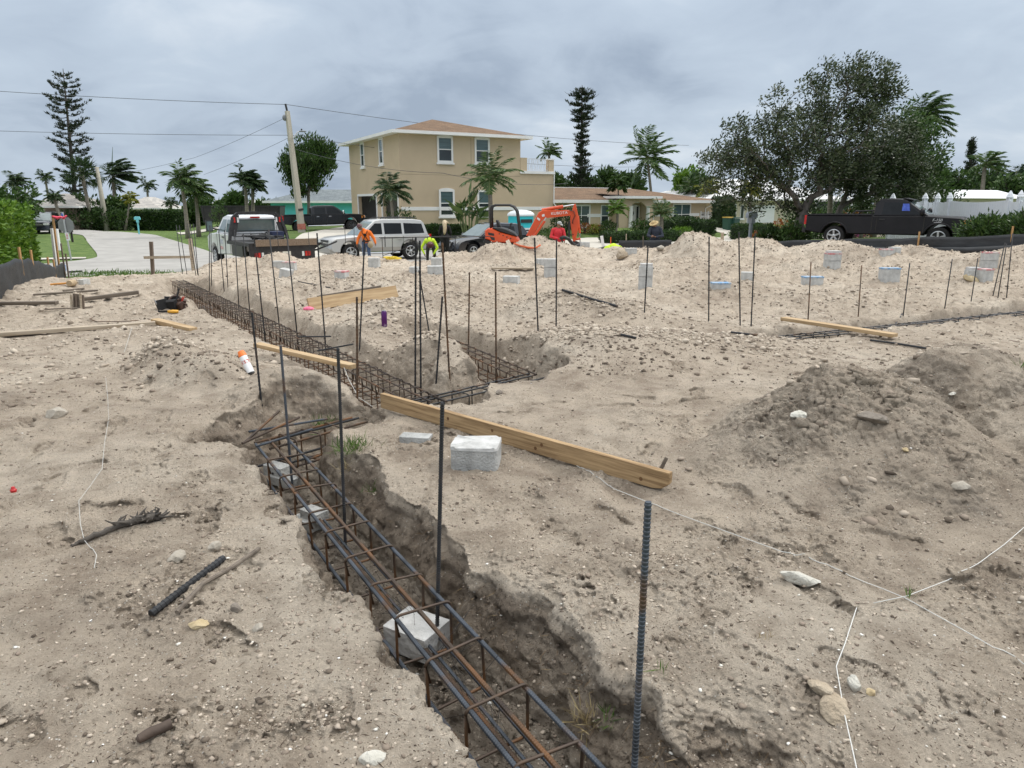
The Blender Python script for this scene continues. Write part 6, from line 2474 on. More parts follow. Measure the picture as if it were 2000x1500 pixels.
body(sg, [M_SKIN, M_JEANS, M_ORANGE, M_BOOT], t)
eyes(t, hc, (-.9, -.25, -.42))
cap(hc, (-.9, -.25, -.42), M_MAROON, 'hard_hat', t, .135, full=.035)
hs = MB()
for s in (-1, 1):
    hs.tube([chest + Vector((s * .12, -.13, .17)), chest + Vector((s * .10, -.215, .05)), chest + Vector((.02, -.215, -.06)), hip + Vector((s * .12, -.16, .12))], .018, 6)
hs.bar(chest + Vector((-.05, -.215, -.02)), chest + Vector((.09, -.215, -.02)), .02, .10)
hs.build('harness', M_BLACKC, t)
MB().tube([hip + Vector((-.17, -.10, .09)), hip + Vector((-.05, -.18, .09)), hip + Vector((.1, -.17, .09)), hip + Vector((.2, -.04, .09))], .028, 6).build('belt', M_BLACKC, t)
MB().ball(hip + Vector((.20, -.14, -.06)), .14, squash=(.95, .6, 1.15)).build('pouch', M_TANB, t, 'all')

# 2 -- bending man in lime, head towards the camera
t = person('person in lime shirt and dark trousers bending over beside the silver SUV', 841, 33.4)
sg = []
hip, chest, hc = Vector((-.02, .30, .95)), Vector((-.0, -.12, 1.00)), Vector((.05, -.36, .84))
sg += [(hip + Vector((-.09, 0, 0)), hip + Vector((.09, 0, 0)), .145, .145, J), (hip, chest, .16, .19, O), (chest + Vector((-.14, -.02, .02)), chest + Vector((.14, -.02, .02)), .125, .125, O), (chest, hc, .08, .06, S_)]
sg += limb((-.22, -.14, .98), (-.38, -.22, .72), (-.24, -.32, .46), .075, .058, .042, O) + hand((-.24, -.32, .45), (.3, -.1, -1), (.6, .3, 0), S_)
sg += limb((.22, -.14, .98), (.36, -.22, .72), (.20, -.32, .46), .075, .058, .042, O) + hand((.20, -.32, .45), (-.3, -.1, -1), (-.6, .3, 0), S_)
sg += limb((-.10, .28, .90), (-.14, .10, .52), (-.16, .16, .10), .11, .08, .06, J) + shoe((-.16, .16, .07), (-.2, -1, 0), K)
sg += limb((.10, .28, .90), (.16, .10, .52), (.22, .18, .10), .11, .08, .06, J) + shoe((.22, .18, .07), (.2, -1, 0), K)
sg += head(hc, (0, -.35, -.93), S_)
body(sg, [M_SKIN, M_DARKP, M_LIME, M_BOOT], t)
eyes(t, hc, (0, -.35, -.93))
cap(hc, (0, -.35, -.93), M_MAROON, 'hard_hat', t, .13, full=.03)
hs = MB()
for s in (-1, 1):
    hs.tube([chest + Vector((s * .09, -.13, .10)), chest + Vector((s * .08, .0, .20)), hip + Vector((s * .08, -.1, .17))], .018, 6)
hs.build('harness', M_BLACKC, t)

# 3 -- woman in black, seen from behind
t = person('person in long black clothes with long blond hair, seen from behind', 870, 33.6, .2)
sg = []
hip, chest, hc = Vector((0, 0, .96)), Vector((0, .01, 1.30)), Vector((0, .02, 1.58))
sg += [(hip + Vector((-.08, 0, 0)), hip + Vector((.08, 0, 0)), .14, .14, J), (hip, hip + Vector((0, 0, .2)), .17, .135, J), (hip + Vector((0, 0, .2)), chest, .135, .155, J), (chest + Vector((-.11, 0, .1)), chest + Vector((.11, 0, .1)), .09, .09, J), (chest + Vector((0, 0, .12)), hc, .065, .055, S_)]
for s in (-1, 1):
    sg += limb((s * .19, .02, 1.41), (s * .27, .03, 1.13), (s * .22, .16, .93), .066, .056, .045, J) + hand((s * .22, .17, .925), (-s * .5, .5, -.4), (0, 1, .3), S_)
    sg += [((s * .09, 0, .92), (s * .10, .0, .50), .135, .10, J)] + limb((s * .10, 0, .52), (s * .10, .0, .4), (s * .09, .03, .10), .10, .085, .06, J) + shoe((s * .09, .03, .07), (s * .1, 1, 0), K)
sg += head(hc, (.1, 1, -.08), S_, .092)
body(sg, [M_SKINL, M_BLACKC, M_BLACKC, M_BOOT], t)
eyes(t, hc, (.1, 1, -.08))
hr = MB()
hr.ball(hc + Vector((0, -.012, .035)), .112, squash=(1, 1.02, 1.02), n=14, rings=10)
hr.tube([hc + Vector((0, -.04, .06)), hc + Vector((.0, -.095, -.06)), hc + Vector((.015, -.135, -.22)), hc + Vector((.0, -.165, -.40)), hc + Vector((-.01, -.165, -.52))], [.10, .095, .085, .07, .02], 10)
hr.tube([hc + Vector((.05, -.03, .05)), hc + Vector((.13, -.02, .02)), hc + Vector((.19, .02, -.0))], [.06, .04, .01], 8)
hr.build('hair', M_HAIR, t, 'all')

# 4 -- man in red holding a hose
t = person('person in red shirt and grey cap holding a black hose by the digger arm', 1089, 31.0, .16)
sg = []
hip, chest, hc = Vector((0, 0, .93)), Vector((.0, -.02, 1.30)), Vector((.04, -.06, 1.62))
sg += [(hip + Vector((-.09, 0, 0)), hip + Vector((.09, 0, 0)), .145, .145, J), (hip + Vector((0, 0, -.02)), chest, .175, .19, O), (chest + Vector((-.13, 0, .09)), chest + Vector((.13, 0, .09)), .115, .115, O), (chest + Vector((0, 0, .14)), hc, .075, .06, S_)]
sg += limb((-.21, 0, 1.40), (-.30, -.08, 1.12), (-.02, -.28, 1.05), .08, .066, .048, O) + hand((-.02, -.28, 1.05), (1, -.1, -.1), (0, .2, -1), S_)
sg += limb((.21, 0, 1.40), (.28, -.08, 1.12), (.24, -.30, .98), .08, .066, .048, O) + hand((.24, -.30, .98), (.3, -.6, -.8), (-1, 0, 0), S_)
for s in (-1, 1):
    sg += limb((s * .10, 0, .88), (s * .13, -.03, .48), (s * .14, .02, .10), .105, .08, .06, J) + shoe((s * .14, .02, .07), (.6, -1, 0), K)
sg += head(hc, (.62, -.7, -.3), S_)
body(sg, [M_SKIN, M_DARKP, M_REDS, M_BOOT], t)
eyes(t, hc, (.62, -.7, -.3))
cap(hc, (.62, -.7, -.3), M_GREYC, 'cap', t)
a = atz(1089, 31.0, 1.0)
hz_ = MB()
hz_.tube([atz(1094, 30.7, 1.22), atz(1102, 30.7, 1.27), atz(1110, 30.8, 1.20), atz(1118, 31, .98), atz(1126, 31.2, .88), atz(1136, 31.5, .95)], .075, 9)
tag(hz_.build('hose', M_PLAST, None, 'all'), 'thick black hose running from the man in red to the digger arm', 'hose')

# 5 -- man in lime stooping in the dug hole, head to the camera
p5 = hit(1196, 493)
t = person('person in lime shirt stooping in the trench so only back and head show', 1196, p5.y + .9, .52)
sg = []
hip, chest, hc = Vector((-.12, .42, .70)), Vector((.0, -.02, .78)), Vector((.06, -.26, .70))
sg += [(hip + Vector((-.09, 0, 0)), hip + Vector((.09, 0, 0)), .145, .145, J), (hip, chest, .16, .18, O), (chest + Vector((-.16, -.02, .0)), chest + Vector((.16, -.02, .0)), .12, .12, O), (chest, hc, .08, .06, S_)]
for s in (-1, 1):
    sg += limb((s * .24, -.06, .76), (s * .38, -.16, .55), (s * .30, -.28, .34), .075, .058, .042, O) + hand((s * .30, -.28, .33), (-s * .2, -.2, -1), (-s, .3, 0), S_)
    sg += limb((-.1 + s * .10, .40, .66), (s * .14, .18, .38), (s * .16, .36, .09), .11, .08, .06, J) + shoe((s * .16, .36, .06), (0, -1, 0), K)
sg += head(hc, (0, -.55, -.83), S_)
body(sg, [M_SKIN, M_DARKP, M_LIME, M_BOOT], t)
eyes(t, hc, (0, -.55, -.83))
cap(hc, (0, -.55, -.83), M_DARKP, 'cap', t)

# 6 -- man with the straw hat
t = person('person in navy clothes and wide straw hat looking down at his hands', 1277, 30.0, .25)
sg = []
hip, chest, hc = Vector((0, 0, .93)), Vector((.0, -.02, 1.30)), Vector((-.08, -.06, 1.58))
sg += [(hip + Vector((-.09, 0, 0)), hip + Vector((.09, 0, 0)), .14, .14, J), (hip + Vector((0, 0, .06)), chest, .165, .185, O), (chest + Vector((-.12, 0, .09)), chest + Vector((.12, 0, .09)), .115, .115, O), (chest + Vector((0, 0, .14)), hc, .07, .06, S_)]
sg += limb((-.20, -.02, 1.38), (-.31, -.10, 1.12), (-.22, -.32, 1.08), .078, .064, .045, O) + hand((-.22, -.32, 1.08), (.3, -1, .2), (1, 0, 0), S_)
sg += limb((.20, .0, 1.38), (.28, -.14, 1.10), (-.02, -.32, 1.07), .078, .064, .045, O) + hand((-.02, -.32, 1.07), (-1, -.4, .1), (0, .3, 1), S_)
for s in (-1, 1):
    sg += limb((s * .09, 0, .88), (s * .12, -.04, .48), (s * .13, .02, .10), .105, .078, .058, J) + shoe((s * .13, .02, .07), (-.6, -1, 0), K)
sg += head(hc, (-.55, -.6, -.55), S_)
body(sg, [M_SKIN, M_NAVYC, M_NAVYC, M_BOOT], t)
eyes(t, hc, (-.55, -.6, -.55))
cap(hc, (-.4, -.45, -.35), M_STRAW, 'straw_hat', t, .115, full=.075)
# ================================================================== THE BUILDING SITE
def steel(name, rust=0.5, dark=(.020, .023, .028), blue=(.070, .082, .100)):
    m = bpy.data.materials.new(name)
    m.use_nodes = True
    t = m.node_tree
    p = t.nodes['Principled BSDF']
    p.inputs['Roughness'].default_value = .55
    p.inputs['Metallic'].default_value = .25
    g = t.nodes.new('ShaderNodeTexCoord')
    n1 = t.nodes.new('ShaderNodeTexNoise')
    n1.inputs['Scale'].default_value = 5
    n1.inputs['Detail'].default_value = 6
    t.links.new(g.outputs['Object'], n1.inputs['Vector'])
    r = t.nodes.new('ShaderNodeValToRGB')
    e_ = r.color_ramp.elements
    e_[0].position, e_[0].color = .30, (*dark, 1)
    e_[1].position, e_[1].color = .72, (.190, .085, .030, 1)
    q = e_.new(.52 - .12 * (rust - .5))
    q.color = (*blue, 1)
    q = e_.new(.62 - .2 * (rust - .5))
    q.color = (.105, .058, .030, 1)
    t.links.new(n1.outputs[0], r.inputs[0])
    t.links.new(r.outputs[0], p.inputs['Base Color'])
    return m


M_RB = steel('rebar_steel', .45)
M_RBR = steel('rusty_rebar', .95, (.035, .024, .018), (.075, .050, .034))
M_RBD = steel('dark_rebar', .12, (.012, .012, .013), (.030, .031, .034))
M_LUM = mat('pine_lumber', (.33, .215, .105), (.50, .36, .205), 2.2, .7, .25, 40, stretch=(1, 14, 14), dist=.004, detail=6)
M_LUMW = mat('weathered_lumber', (.30, .235, .165), (.46, .39, .30), 2.2, .8, .3, 40, stretch=(1, 14, 14), dist=.004, detail=6)
M_LUMD = mat('grey_lumber', (.10, .080, .062), (.20, .165, .13), 2.5, .85, .4, 40, stretch=(1, 10, 10), dist=.006)
M_BLOCK = mat('concrete_block', (.25, .25, .238), (.45, .45, .435), 11, .95, 1.0, 80, dist=.010, detail=9, lo=.3, hi=.62)
M_BLOCKP = mat('pale_block', (.38, .38, .365), (.56, .56, .54), 9, .95, .9, 60, dist=.010, detail=9, lo=.3, hi=.62)
M_BLOCKW = mat('mortar_white', (.40, .395, .38), (.60, .595, .58), 9, .95, .9, 30, dist=.012, detail=8)
M_RPAINT = mat('red_marking_paint', (.56, .16, .17), (.50, .45, .43), 14, .8, lo=.40, hi=.55)
M_BPAINT = mat('blue_marking_paint', (.13, .29, .50), (.40, .45, .49), 14, .8, lo=.42, hi=.58)
M_OPAINT = mat('orange_marking_paint', (.80, .14, .03), None, rough=.7)
M_STRING = mat('white_string', (.60, .60, .57), None, rough=.8)
M_SILT = mat('silt_fabric', (.016, .017, .019), (.032, .034, .037), 3, .6, .5, 120, dist=.006, stretch=(1, 1, 4))
M_STAKE = mat('stake_wood', (.40, .22, .085), (.50, .31, .14), 4, .8, stretch=(6, 6, 1))
M_STAKED = mat('old_stake_wood', (.10, .075, .055), (.17, .13, .10), 4, .85, stretch=(6, 6, 1))


def rebar(b, p0, p1, r=.008, ribs=True, n=7, pitch=.011, bend=None):
    """deformed bar between two points: raised ribs along its length"""
    p0, p1 = Vector(p0), Vector(p1)
    L_ = (p1 - p0).length
    if not ribs:
        return b.tube([p0, p1], r, n)
    k = max(2, int(L_ / pitch))
    pts, rs = [], []
    for i in range(k):
        a, c = i / k, (i + .62) / k
        pts += [p0.lerp(p1, a), p0.lerp(p1, a + .12 / k), p0.lerp(p1, c - .12 / k), p0.lerp(p1, c)]
        rs += [r * .94, r * 1.10, r * 1.10, r * .94]
    pts.append(p1)
    rs.append(r * .94)
    return b.tube(pts, rs, n, twist=.0)


# ---------------- dowels standing out of the footings
def dowel(label, tx, ty, bx, by, zb=0.98, r=.008, m=None, ribs=None, deep=.30, group='vertical rebar dowels in the trenches'):
    foot = gz(bx, by, zb)
    Y = foot.y
    top = at(tx, ty, Y)
    d = (foot - top)
    foot2 = foot + d.normalized() * deep
    t = MB()
    near = Y < 9 if ribs is None else ribs
    v = top - foot2
    rebar(t, (0, 0, 0), v, r, near, 8 if Y < 5 else 6, .011 if Y < 5 else .03)
    o = t.build('rebar_dowel', m or M_RBD, None, 'all' if not near else True, loc=foot2)
    return tag(o, label, 'rebar', group)


DW = [
    (344, 439, 357, 540, 'leftmost of the five dowels in the far corner cluster'),
    (350, 440, 366, 541, 'second from left of the five dowels in the far corner cluster'),
    (366, 437, 383, 540, 'middle dowel of the five in the far corner cluster'),
    (371, 437, 387, 541, 'fourth from left of the five dowels in the far corner cluster'),
    (378, 437, 388, 545, 'rightmost of the five dowels in the far corner cluster'),
    (409, 440, 409, 560, 'left dowel of the close pair in front of the white truck front wheel'),
    (412, 441, 413, 561, 'right dowel of the close pair in front of the white truck front wheel'),
    (427, 447, 438, 570, 'thin dowel in front of the white truck door mirror'),
    (439, 450, 446, 574, 'thin dowel in front of the white truck door'),
    (458, 449, 466, 589, 'tall dowel crossing the green tool box of the white truck'),
    (475, 457, 487, 600, 'tall dowel crossing the left tail lights of the white truck'),
    (496, 460, 517, 656, 'tall leaning dowel crossing the left end of the brown plank'),
    (525, 448, 545, 632, 'tall dowel crossing the middle left of the brown plank'),
    (560, 455, 580, 650, 'tall dowel crossing the licence plate of the white truck'),
    (619, 455, 636, 678, 'tall dowel at the right end of the brown plank'),
    (712, 468, 702, 689, 'tall dowel just below the man in orange'),
    (697, 580, 698, 800, 'rust brown dowel with a low top beside the long trench cage'),
    (812, 463, 811, 758, 'left of the two tallest dowels at the trench corner'),
    (820, 470, 822, 758, 'right of the two tallest dowels at the trench corner'),
    (818, 528, 840, 660, 'short slanting dowel right behind the two tallest dowels'),
    (864, 474, 879, 758, 'tall brown dowel below the woman in black'),
    (864, 579, 851, 760, 'shorter dowel leaning right against the tall brown one'),
    (917, 532, 915, 680, 'thin rusty dowel left of the pair behind the sand island'),
    (968, 531, 969, 727, 'thin rusty dowel right of the pair behind the sand island'),
    (1044, 464, 1053, 703, 'tall dowel below the right end of the digger body'),
    (1087, 467, 1086, 673, 'tall dowel directly below the man in red'),
    (1266, 475, 1256, 659, 'tall dark dowel directly below the straw hat man'),
    (1385, 462, 1384, 657, 'tall grey dowel below the highest sand heap'),
    (1443, 453, 1446, 659, 'left of the two tall dowels between sand heaps on the right'),
    (1475, 455, 1466, 659, 'right of the two tall dowels between sand heaps on the right'),
    (1584, 512, 1577, 648, 'rusty topped dowel over the left end of the right board'),
    (1683, 518, 1675, 637, 'rusty dowel over the right end of the right board'),
    (1777, 514, 1762, 632, 'leaning dowel with a short prop right of the right board'),
    (1860, 506, 1842, 622, 'leaning dowel between the blue topped block and the twin blocks'),
    (1910, 504, 1893, 611, 'leaning dowel in front of the twin blocks'),
    (1963, 474, 1934, 601, 'left dowel of the three rising from the far right cage'),
    (1966, 476, 1946, 600, 'middle dowel of the three rising from the far right cage'),
    (1978, 456, 1964, 601, 'right and tallest dowel of the three rising from the far right cage'),
]
for i, (a_, b_, c_, d_, lb) in enumerate(DW):
    rusty = i in (16, 20, 22, 23, 30, 31)
    dowel(lb, a_, b_, c_, d_, .98, .0085, M_RBR if rusty else M_RBD)
for a_, b_, c_, d_, lb, m_, zb in ((492, 610, 516, 840, 'dark dowel left of the pair at the near trench corner', M_RBD, .95), (548, 675, 569, 925, 'rust topped dowel right of the pair at the near trench corner', M_RB, .92),
                              (660, 680, 675, 1072, 'blue grey dowel standing in the middle of the near cage', M_RBD, .80), (864, 787, 853, 1262, 'long dark dowel in front of the small concrete block', M_RBD, .79),
                              (1266, 980, 1236, 1560, 'nearest dowel, thick with rusty top, right of the near cage', M_RB, 1.13)):
    dowel(lb, a_, b_, c_, d_, zb, .0082, m_, True, .12)
# thin bars beside the parked cars
for a_, b_, c_, d_, Y, lb in ((601, 441, 606, 500, 24, 'thin rod rising behind the right end of the plank'), (673, 441, 676, 490, 24, 'thin rod in front of the silver SUV grille'), (691, 437, 692, 490, 24, 'thin rod in front of the silver SUV windscreen foot'), (540, 440, 546, 500, 24, 'thin rod in front of the white truck rear window')):
    tp, ft = at(a_, b_, Y), at(c_, d_, Y)
    tag(MB().tube([tp, ft - Vector((0, 0, .5))], .010, 6).build('rebar_dowel', M_RBD, None, 'all'), lb, 'rebar', 'vertical rebar dowels in the trenches')


# ---------------- cages of bars and stirrups
def stirrup_pts(w_, h_, rc=.022):
    P = []
    for cx_, cz, a0 in ((w_ / 2 - rc, h_ - rc, 0), (-w_ / 2 + rc, h_ - rc, 90), (-w_ / 2 + rc, rc, 180), (w_ / 2 - rc, rc, 270)):
        for k in range(4):
            a = R(a0 + 30 * k)
            P.append((cx_ + rc * math.cos(a), cz + rc * math.sin(a)))
    P.append(P[0])
    P.append((P[0][0] - .012, P[0][1] - .07))
    return P


def cage(label, p0, p1, z, w_, h_, step, near, mb=None, ms=None, seed=1, over=.12, mid=True):
    rng = np.random.default_rng(seed)
    a, b = Vector((p0[0], p0[1], z)), Vector((p1[0], p1[1], z))
    d = b - a
    L_ = d.length
    rz = math.atan2(d.y, d.x)
    t = thing('rebar_cage', label, 'rebar cage', a, rz, 'rebar cages in the trenches')
    r = .0085
    bars = [(w_ / 2 - .012, h_ - .012), (-w_ / 2 + .012, h_ - .012), (w_ / 2 - .012, .012), (-w_ / 2 + .012, .012)] + ([(.01, h_ - .004), (-.012, .012)] if mid else [])
    for y, zz_ in bars:
        bb = MB()
        j = rng.normal(0, .006, 4)
        rebar(bb, (-over, y + j[0], zz_ + j[1] * .4), (L_ + over, y + j[2], zz_ + j[3] * .4), r, near, 7 if near else 5)
        bb.build('bar', (mb or M_RB) if rng.uniform() < .6 else (ms or M_RBR), t, True)
    if near:
        for y, zz_, x0, x1 in ((-.045, .016, .2, L_ * .8),):
            bb = MB()
            rebar(bb, (x0, y, zz_), (x1, y + .01, zz_), .0065, near, 6)
            bb.build('bar', mb or M_RB, t, True)
    n = int(L_ / step)
    proto = None
    sp_ = stirrup_pts(w_, h_)
    for i in range(min(n, 98)):
        x = step * (i + .4) + rng.normal(0, .012)
        if proto is None:
            pts = [(0, q[0], q[1]) for q in sp_]
            sb_ = MB().tube(pts, .0058 if near else .0052, 7 if near else 5)
            proto = sb_.build('stirrup', ms or M_RBR, t, 'all')
            o = proto
        else:
            o = proto.copy()
            C.objects.link(o)
            o.parent = t
        o.location = (x, rng.normal(0, .004), rng.normal(0, .003))
        o.rotation_euler = (rng.normal(0, .03), rng.normal(0, .03), rng.normal(0, .05))
    return t


def off(t, k):
    """points along a trench"""
    return (t[0] + (t[2] - t[0]) * k, t[1] + (t[3] - t[1]) * k)


T1 = (0.775, 0.66, -1.575, 4.50)
cage('nearest rebar cage lying in the trench that runs from the bottom edge', (T1[0], T1[1]), (T1[2], T1[3]), .835, .235, .215, .292, True, M_RB, M_RBR, 1)
cage('short rebar cage turning right at the near trench corner', (-1.62, 4.62), (-1.22, 5.08), .835, .22, .20, .20, True, M_RBD, M_RBR, 2, .1)
cage('long rebar cage running along the trench to the far left corner', off(TR[2], .0), off(TR[2], .985), .80, .27, .27, .155, False, M_RBR, M_RBR, 3)
cage('rebar cage half buried along the return right of the two tallest dowels', off(TR[3], .05), off(TR[3], 1.0), .84, .22, .20, .25, False, M_RBD, M_RBD, 4, .2)
cage('rebar cage behind the sand island with the rusty dowel pair', off(TR[4], .0), off(TR[4], 1.0), .84, .24, .22, .20, False, M_RBR, M_RBR, 5)
cage('far right rebar cage along the trench under the slanting board', off(TR[5], .02), off(TR[5], .97), .87, .24, .20, .22, False, M_RBD, M_RBD, 6)


def loose(label, pts, r=.008, m=None, ribs=False, name='rebar_piece', cat='rebar', lift=.006, group='loose bars on the sand'):
    """bar lying on the sand through photo pixels"""
    P = [hit(x, y) + Vector((0, 0, r + lift)) for x, y in pts]
    b = MB()
    if ribs:
        rebar(b, P[0], P[-1], r, True, 8, .02)
    else:
        b.tube(P, r, 7)
    return tag(b.build(name, m or M_RBD, None, True), label, cat, group)


loose('short length of thick ribbed bar lying left in the foreground sand', [(296, 1211), (438, 1099)], .014, M_RBD, True, lift=.004)
loose('bent flat dark bar lying next to the thick ribbed bar', [(347, 1209), (400, 1150), (455, 1115), (507, 1078)], .009, M_LUMD)
loose('grey pipe lying on the sand heap right of the middle dowels', [(1098, 571), (1150, 586), (1206, 603)], .016, M_RBD)
loose('dark bar lying on sand below the right slanting board', [(1699, 668), (1750, 674), (1808, 684)], .012, M_RBD)
loose('short bar end poking from sand beneath the straw hat man', [(1213, 657), (1242, 664)], .012, M_RBD)
loose('short bar joining the two tall dowels on the right', [(1427, 653), (1478, 659)], .012, M_RBD, lift=.01)
loose('thin dark bar lying on the bank above the weathered boards', [(583, 554), (645, 566)], .010, M_RBD)
loose('thin dark bar lying behind the weathered boards', [(712, 569), (760, 568)], .012, M_RBD)
loose('thin bent rod curving on the left sand beside the boards', [(182, 622), (176, 628), (190, 632), (240, 630), (300, 626)], .005, M_RBR)
loose('thin twig like rod by the bundle of stakes', [(88, 608), (130, 606), (182, 602)], .010, M_LUMD)
for a_, b_, lb in (((478, 864, 1.16), (545, 803, 1.22), 'upper crossed bar sticking over the near trench corner'), ((473, 866, 1.18), (585, 815, 1.17), 'lower crossed bar sticking over the near trench corner'),
                   ((486, 843, 1.10), (640, 818, 1.06), 'bar bridging from the near trench corner to the right bank'), ((500, 872, 1.06), (610, 838, 1.06), 'second bar bridging the near trench corner below the first')):
    P0, P1 = gz(*a_), gz(*b_)
    b = MB()
    rebar(b, P0, P1, .008, True, 7)
    tag(b.build('rebar_piece', M_RB if 'bar bridging' in lb else M_RBR, None, True), lb, 'rebar', 'loose bars on the sand')
P0, P1 = gz(395, 0, 0) if False else gz(384, 752, 1.0), None
b = MB()
rebar(b, gz(620, 685, 1.12), gz(690, 672, 1.14), .009, False)
tag(b.build('rebar_piece', M_RBD, None, True), 'bar with free ends lying across the long cage, left of the brown dowel', 'rebar', 'loose bars on the sand')
b = MB()
rebar(b, gz(581, 658, 1.12), gz(647, 657, 1.12), .009, False)
tag(b.build('rebar_piece', M_RBD, None, True), 'bar lying across the long cage farther up the trench', 'rebar', 'loose bars on the sand')
tag(MB().tube([gz(1743, 642, 1.0), at(1762, 613, gz(1762, 632, .98).y)], .011, 6).build('rebar_piece', M_RBD), 'short prop bar leaning on the dowel right of the board', 'rebar', 'loose bars on the sand')

# standing rebar table beside the SUV
rt_ = thing('rebar_rack', 'low rack of thin bars standing in front of the silver SUV doors', 'rack', at(776, 490, 25.5))
o_ = rt_.location
m_ = MB().tube([at(740, 464, 25.5) - o_, at(958, 462, 25.5) - o_], .012, 6).tube([at(742, 466, 26.3) - o_, at(905, 460, 26.3) - o_], .010, 6)
m_.build('rail', M_RBD, rt_)
for x0, x1, y1 in ((746, 748, 505), (766, 767, 507), (889, 890, 500), (806, 807, 505)):
    MB().tube([at(x0, 463, 25.5) - o_, at(x1, y1, 25.5) - o_], .012, 6).build('leg', M_RBD, rt_)
MB().tube([at(748, 499, 25.5) - o_, at(808, 480, 25.5) - o_], .010, 6).build('brace', M_RBD, rt_)


# ---------------- lumber
def board(label, p0, p1, w_, h_, m, z0=None, z1=None, name='board', roll=0.0, group='lumber lying on the site', ends=True):
    """plank from p0 to p1: w_ across, h_ up"""
    p0, p1 = Vector(p0), Vector(p1)
    d = p1 - p0
    b = MB()
    n = 6
    L_ = d.length
    for i in range(n):
        pass
    b.box((L_ / 2, 0, 0), (L_, w_, h_))
    o = b.build(name, m, None)
    x = d.normalized()
    y = Vector((0, 0, 1)).cross(x).normalized()
    z = x.cross(y)
    M3 = Matrix((x, y, z)).transposed() @ Matrix.Rotation(roll, 3, 'X')
    o.matrix_world = Matrix.Translation(p0) @ M3.to_4x4()
    bv = o.modifiers.new('edge', 'BEVEL')
    bv.width = .003
    bv.segments = 2
    return tag(o, label, 'board', group)


q0, q1 = gz(748, 799, 1.15), hit(1308, 962)
q0.z += .058
q1.z += .050
for _i in range(12):                                   # rest the board on the highest sand beneath it
    _u = _i / 11
    _p = q0.lerp(q1, _u)
    _over = sand_z(_p.x, _p.y) + .046 - _p.z
    if _over > 0:
        q0.z += _over
        q1.z += _over * _u
# the long pine board on edge, its near end rounded by a saw cut
bd_ = MB()
d = q1 - q0
L_ = d.length
H_ = .108
prof = [(0, -H_ / 2), (L_ - .09, -H_ / 2), (L_ - .04, -H_ / 2 + .012), (L_ - .01, -H_ / 2 + .035), (L_, -H_ / 2 + .05), (L_, H_ / 2), (0, H_ / 2)]
bd_.ext(prof, .038, .003)
o = bd_.build('board', mat('big_board_pine', (.19, .112, .048), (.45, .305, .158), 3.0, .75, .5, 60, stretch=(.8, 18, 18), dist=.006, detail=9, lo=.33, hi=.60), None)
x = d.normalized()
y = Vector((0, 0, 1)).cross(x).normalized()
o.matrix_world = Matrix.Translation(q0) @ Matrix((x, y, x.cross(y))).transposed().to_4x4()
tag(o, 'long yellow pine board on edge across the sand beside the concrete block', 'board', 'lumber lying on the site')
kn = MB()
for u, v in ((.30, .01), (.62, -.02), (.64, .012), (.93, -.02), (.47, .015)):
    kn.lathe([(.001, -.0205), (.011, -.0205), (.011, -.0195)], (L_ * u, 0, v), 'y', 10)
k_ = kn.build('knot', mat('knot_brown', (.10, .045, .016), (.16, .08, .03), 20, .7), o)

e0, e1 = hit(502, 674), hit(690, 722)
board('pale pine board bridging from the left bank towards the trench corner', gz(502, 673, 1.22), gz(690, 716, 1.22), .085, .040, M_LUM)
board('short yellow board end lying on the left sand', hit(303, 632) + Vector((0, 0, .03)), hit(378, 646) + Vector((0, 0, .0)), .10, .055, M_LUM)
board('long grey weathered board lying left, ending at the yellow board', hit(-60, 661) + Vector((0, 0, .02)), hit(304, 636) + Vector((0, 0, .03)), .09, .045, M_LUMW)
board('wide weathered board on the bank behind the trench, lower of two', hit(603, 604) + Vector((0, 0, .06)), hit(775, 578) + Vector((0, 0, .07)), .045, .19, M_LUM, roll=R(-22))
board('narrow brown board on the bank behind the trench, upper of two', hit(620, 592) + Vector((0, 0, .07)), hit(745, 573) + Vector((0, 0, .07)), .05, .07, M_LUMD)
sb0, sb1 = gz(1530, 622, 1.20), gz(1748, 655, 1.20)
board('slanting pine board bridging the far right trench', sb0, sb1, .12, .04, M_LUM)
board('weathered timber with a splintered end lying left of the tool bag', hit(160, 590) + Vector((0, 0, .04)), hit(272, 579) + Vector((0, 0, .04)), .10, .06, M_LUMD)
board('dark plank lying against the foot of the silt fence', hit(2, 598) + Vector((0, 0, .03)), hit(112, 594) + Vector((0, 0, .02)), .09, .05, M_LUMD)
board('thin dark strip of wood farther up the left sand', hit(66, 580) + Vector((0, 0, .03)), hit(192, 571) + Vector((0, 0, .03)), .07, .03, M_LUMD)
board('small dark strip of wood behind the thin one on the left', hit(124, 573) + Vector((0, 0, .03)), hit(165, 569) + Vector((0, 0, .03)), .05, .03, M_LUMD)
board('whitish board leaning down the sand heap in front of the digger', at(991, 470, hit(1000, 500).y + .3), hit(1018, 528) + Vector((0, 0, .03)), .11, .03, M_LUMW, roll=R(30))
board('weathered board lying at the foot of the leaning whitish board', hit(960, 529) + Vector((0, 0, .03)), hit(1042, 527) + Vector((0, 0, .03)), .10, .035, M_LUMW)

# batter board frame at the street corner of the lot
bt_ = thing('batter_board', 'wooden corner batter board of two posts and a rail at the far left', 'batter board', atz(330, 23.2, .4))
o_ = bt_.location
for x0, x1, y0, y1, mm in ((295, 297, 472, 527, M_STAKED), (371, 377, 466, 518, M_LUMW)):
    MB().bar(at(x0, y0, 23.2) - o_, at(x1, y1, 23.2) - o_ - Vector((0, 0, .35)), .09, .09, up=(1, 0, 0)).build('post', mm, bt_)
MB().bar(at(281, 503, 23.1) - o_, at(372, 502, 23.1) - o_, .03, .085).build('rail', M_LUMW, bt_)


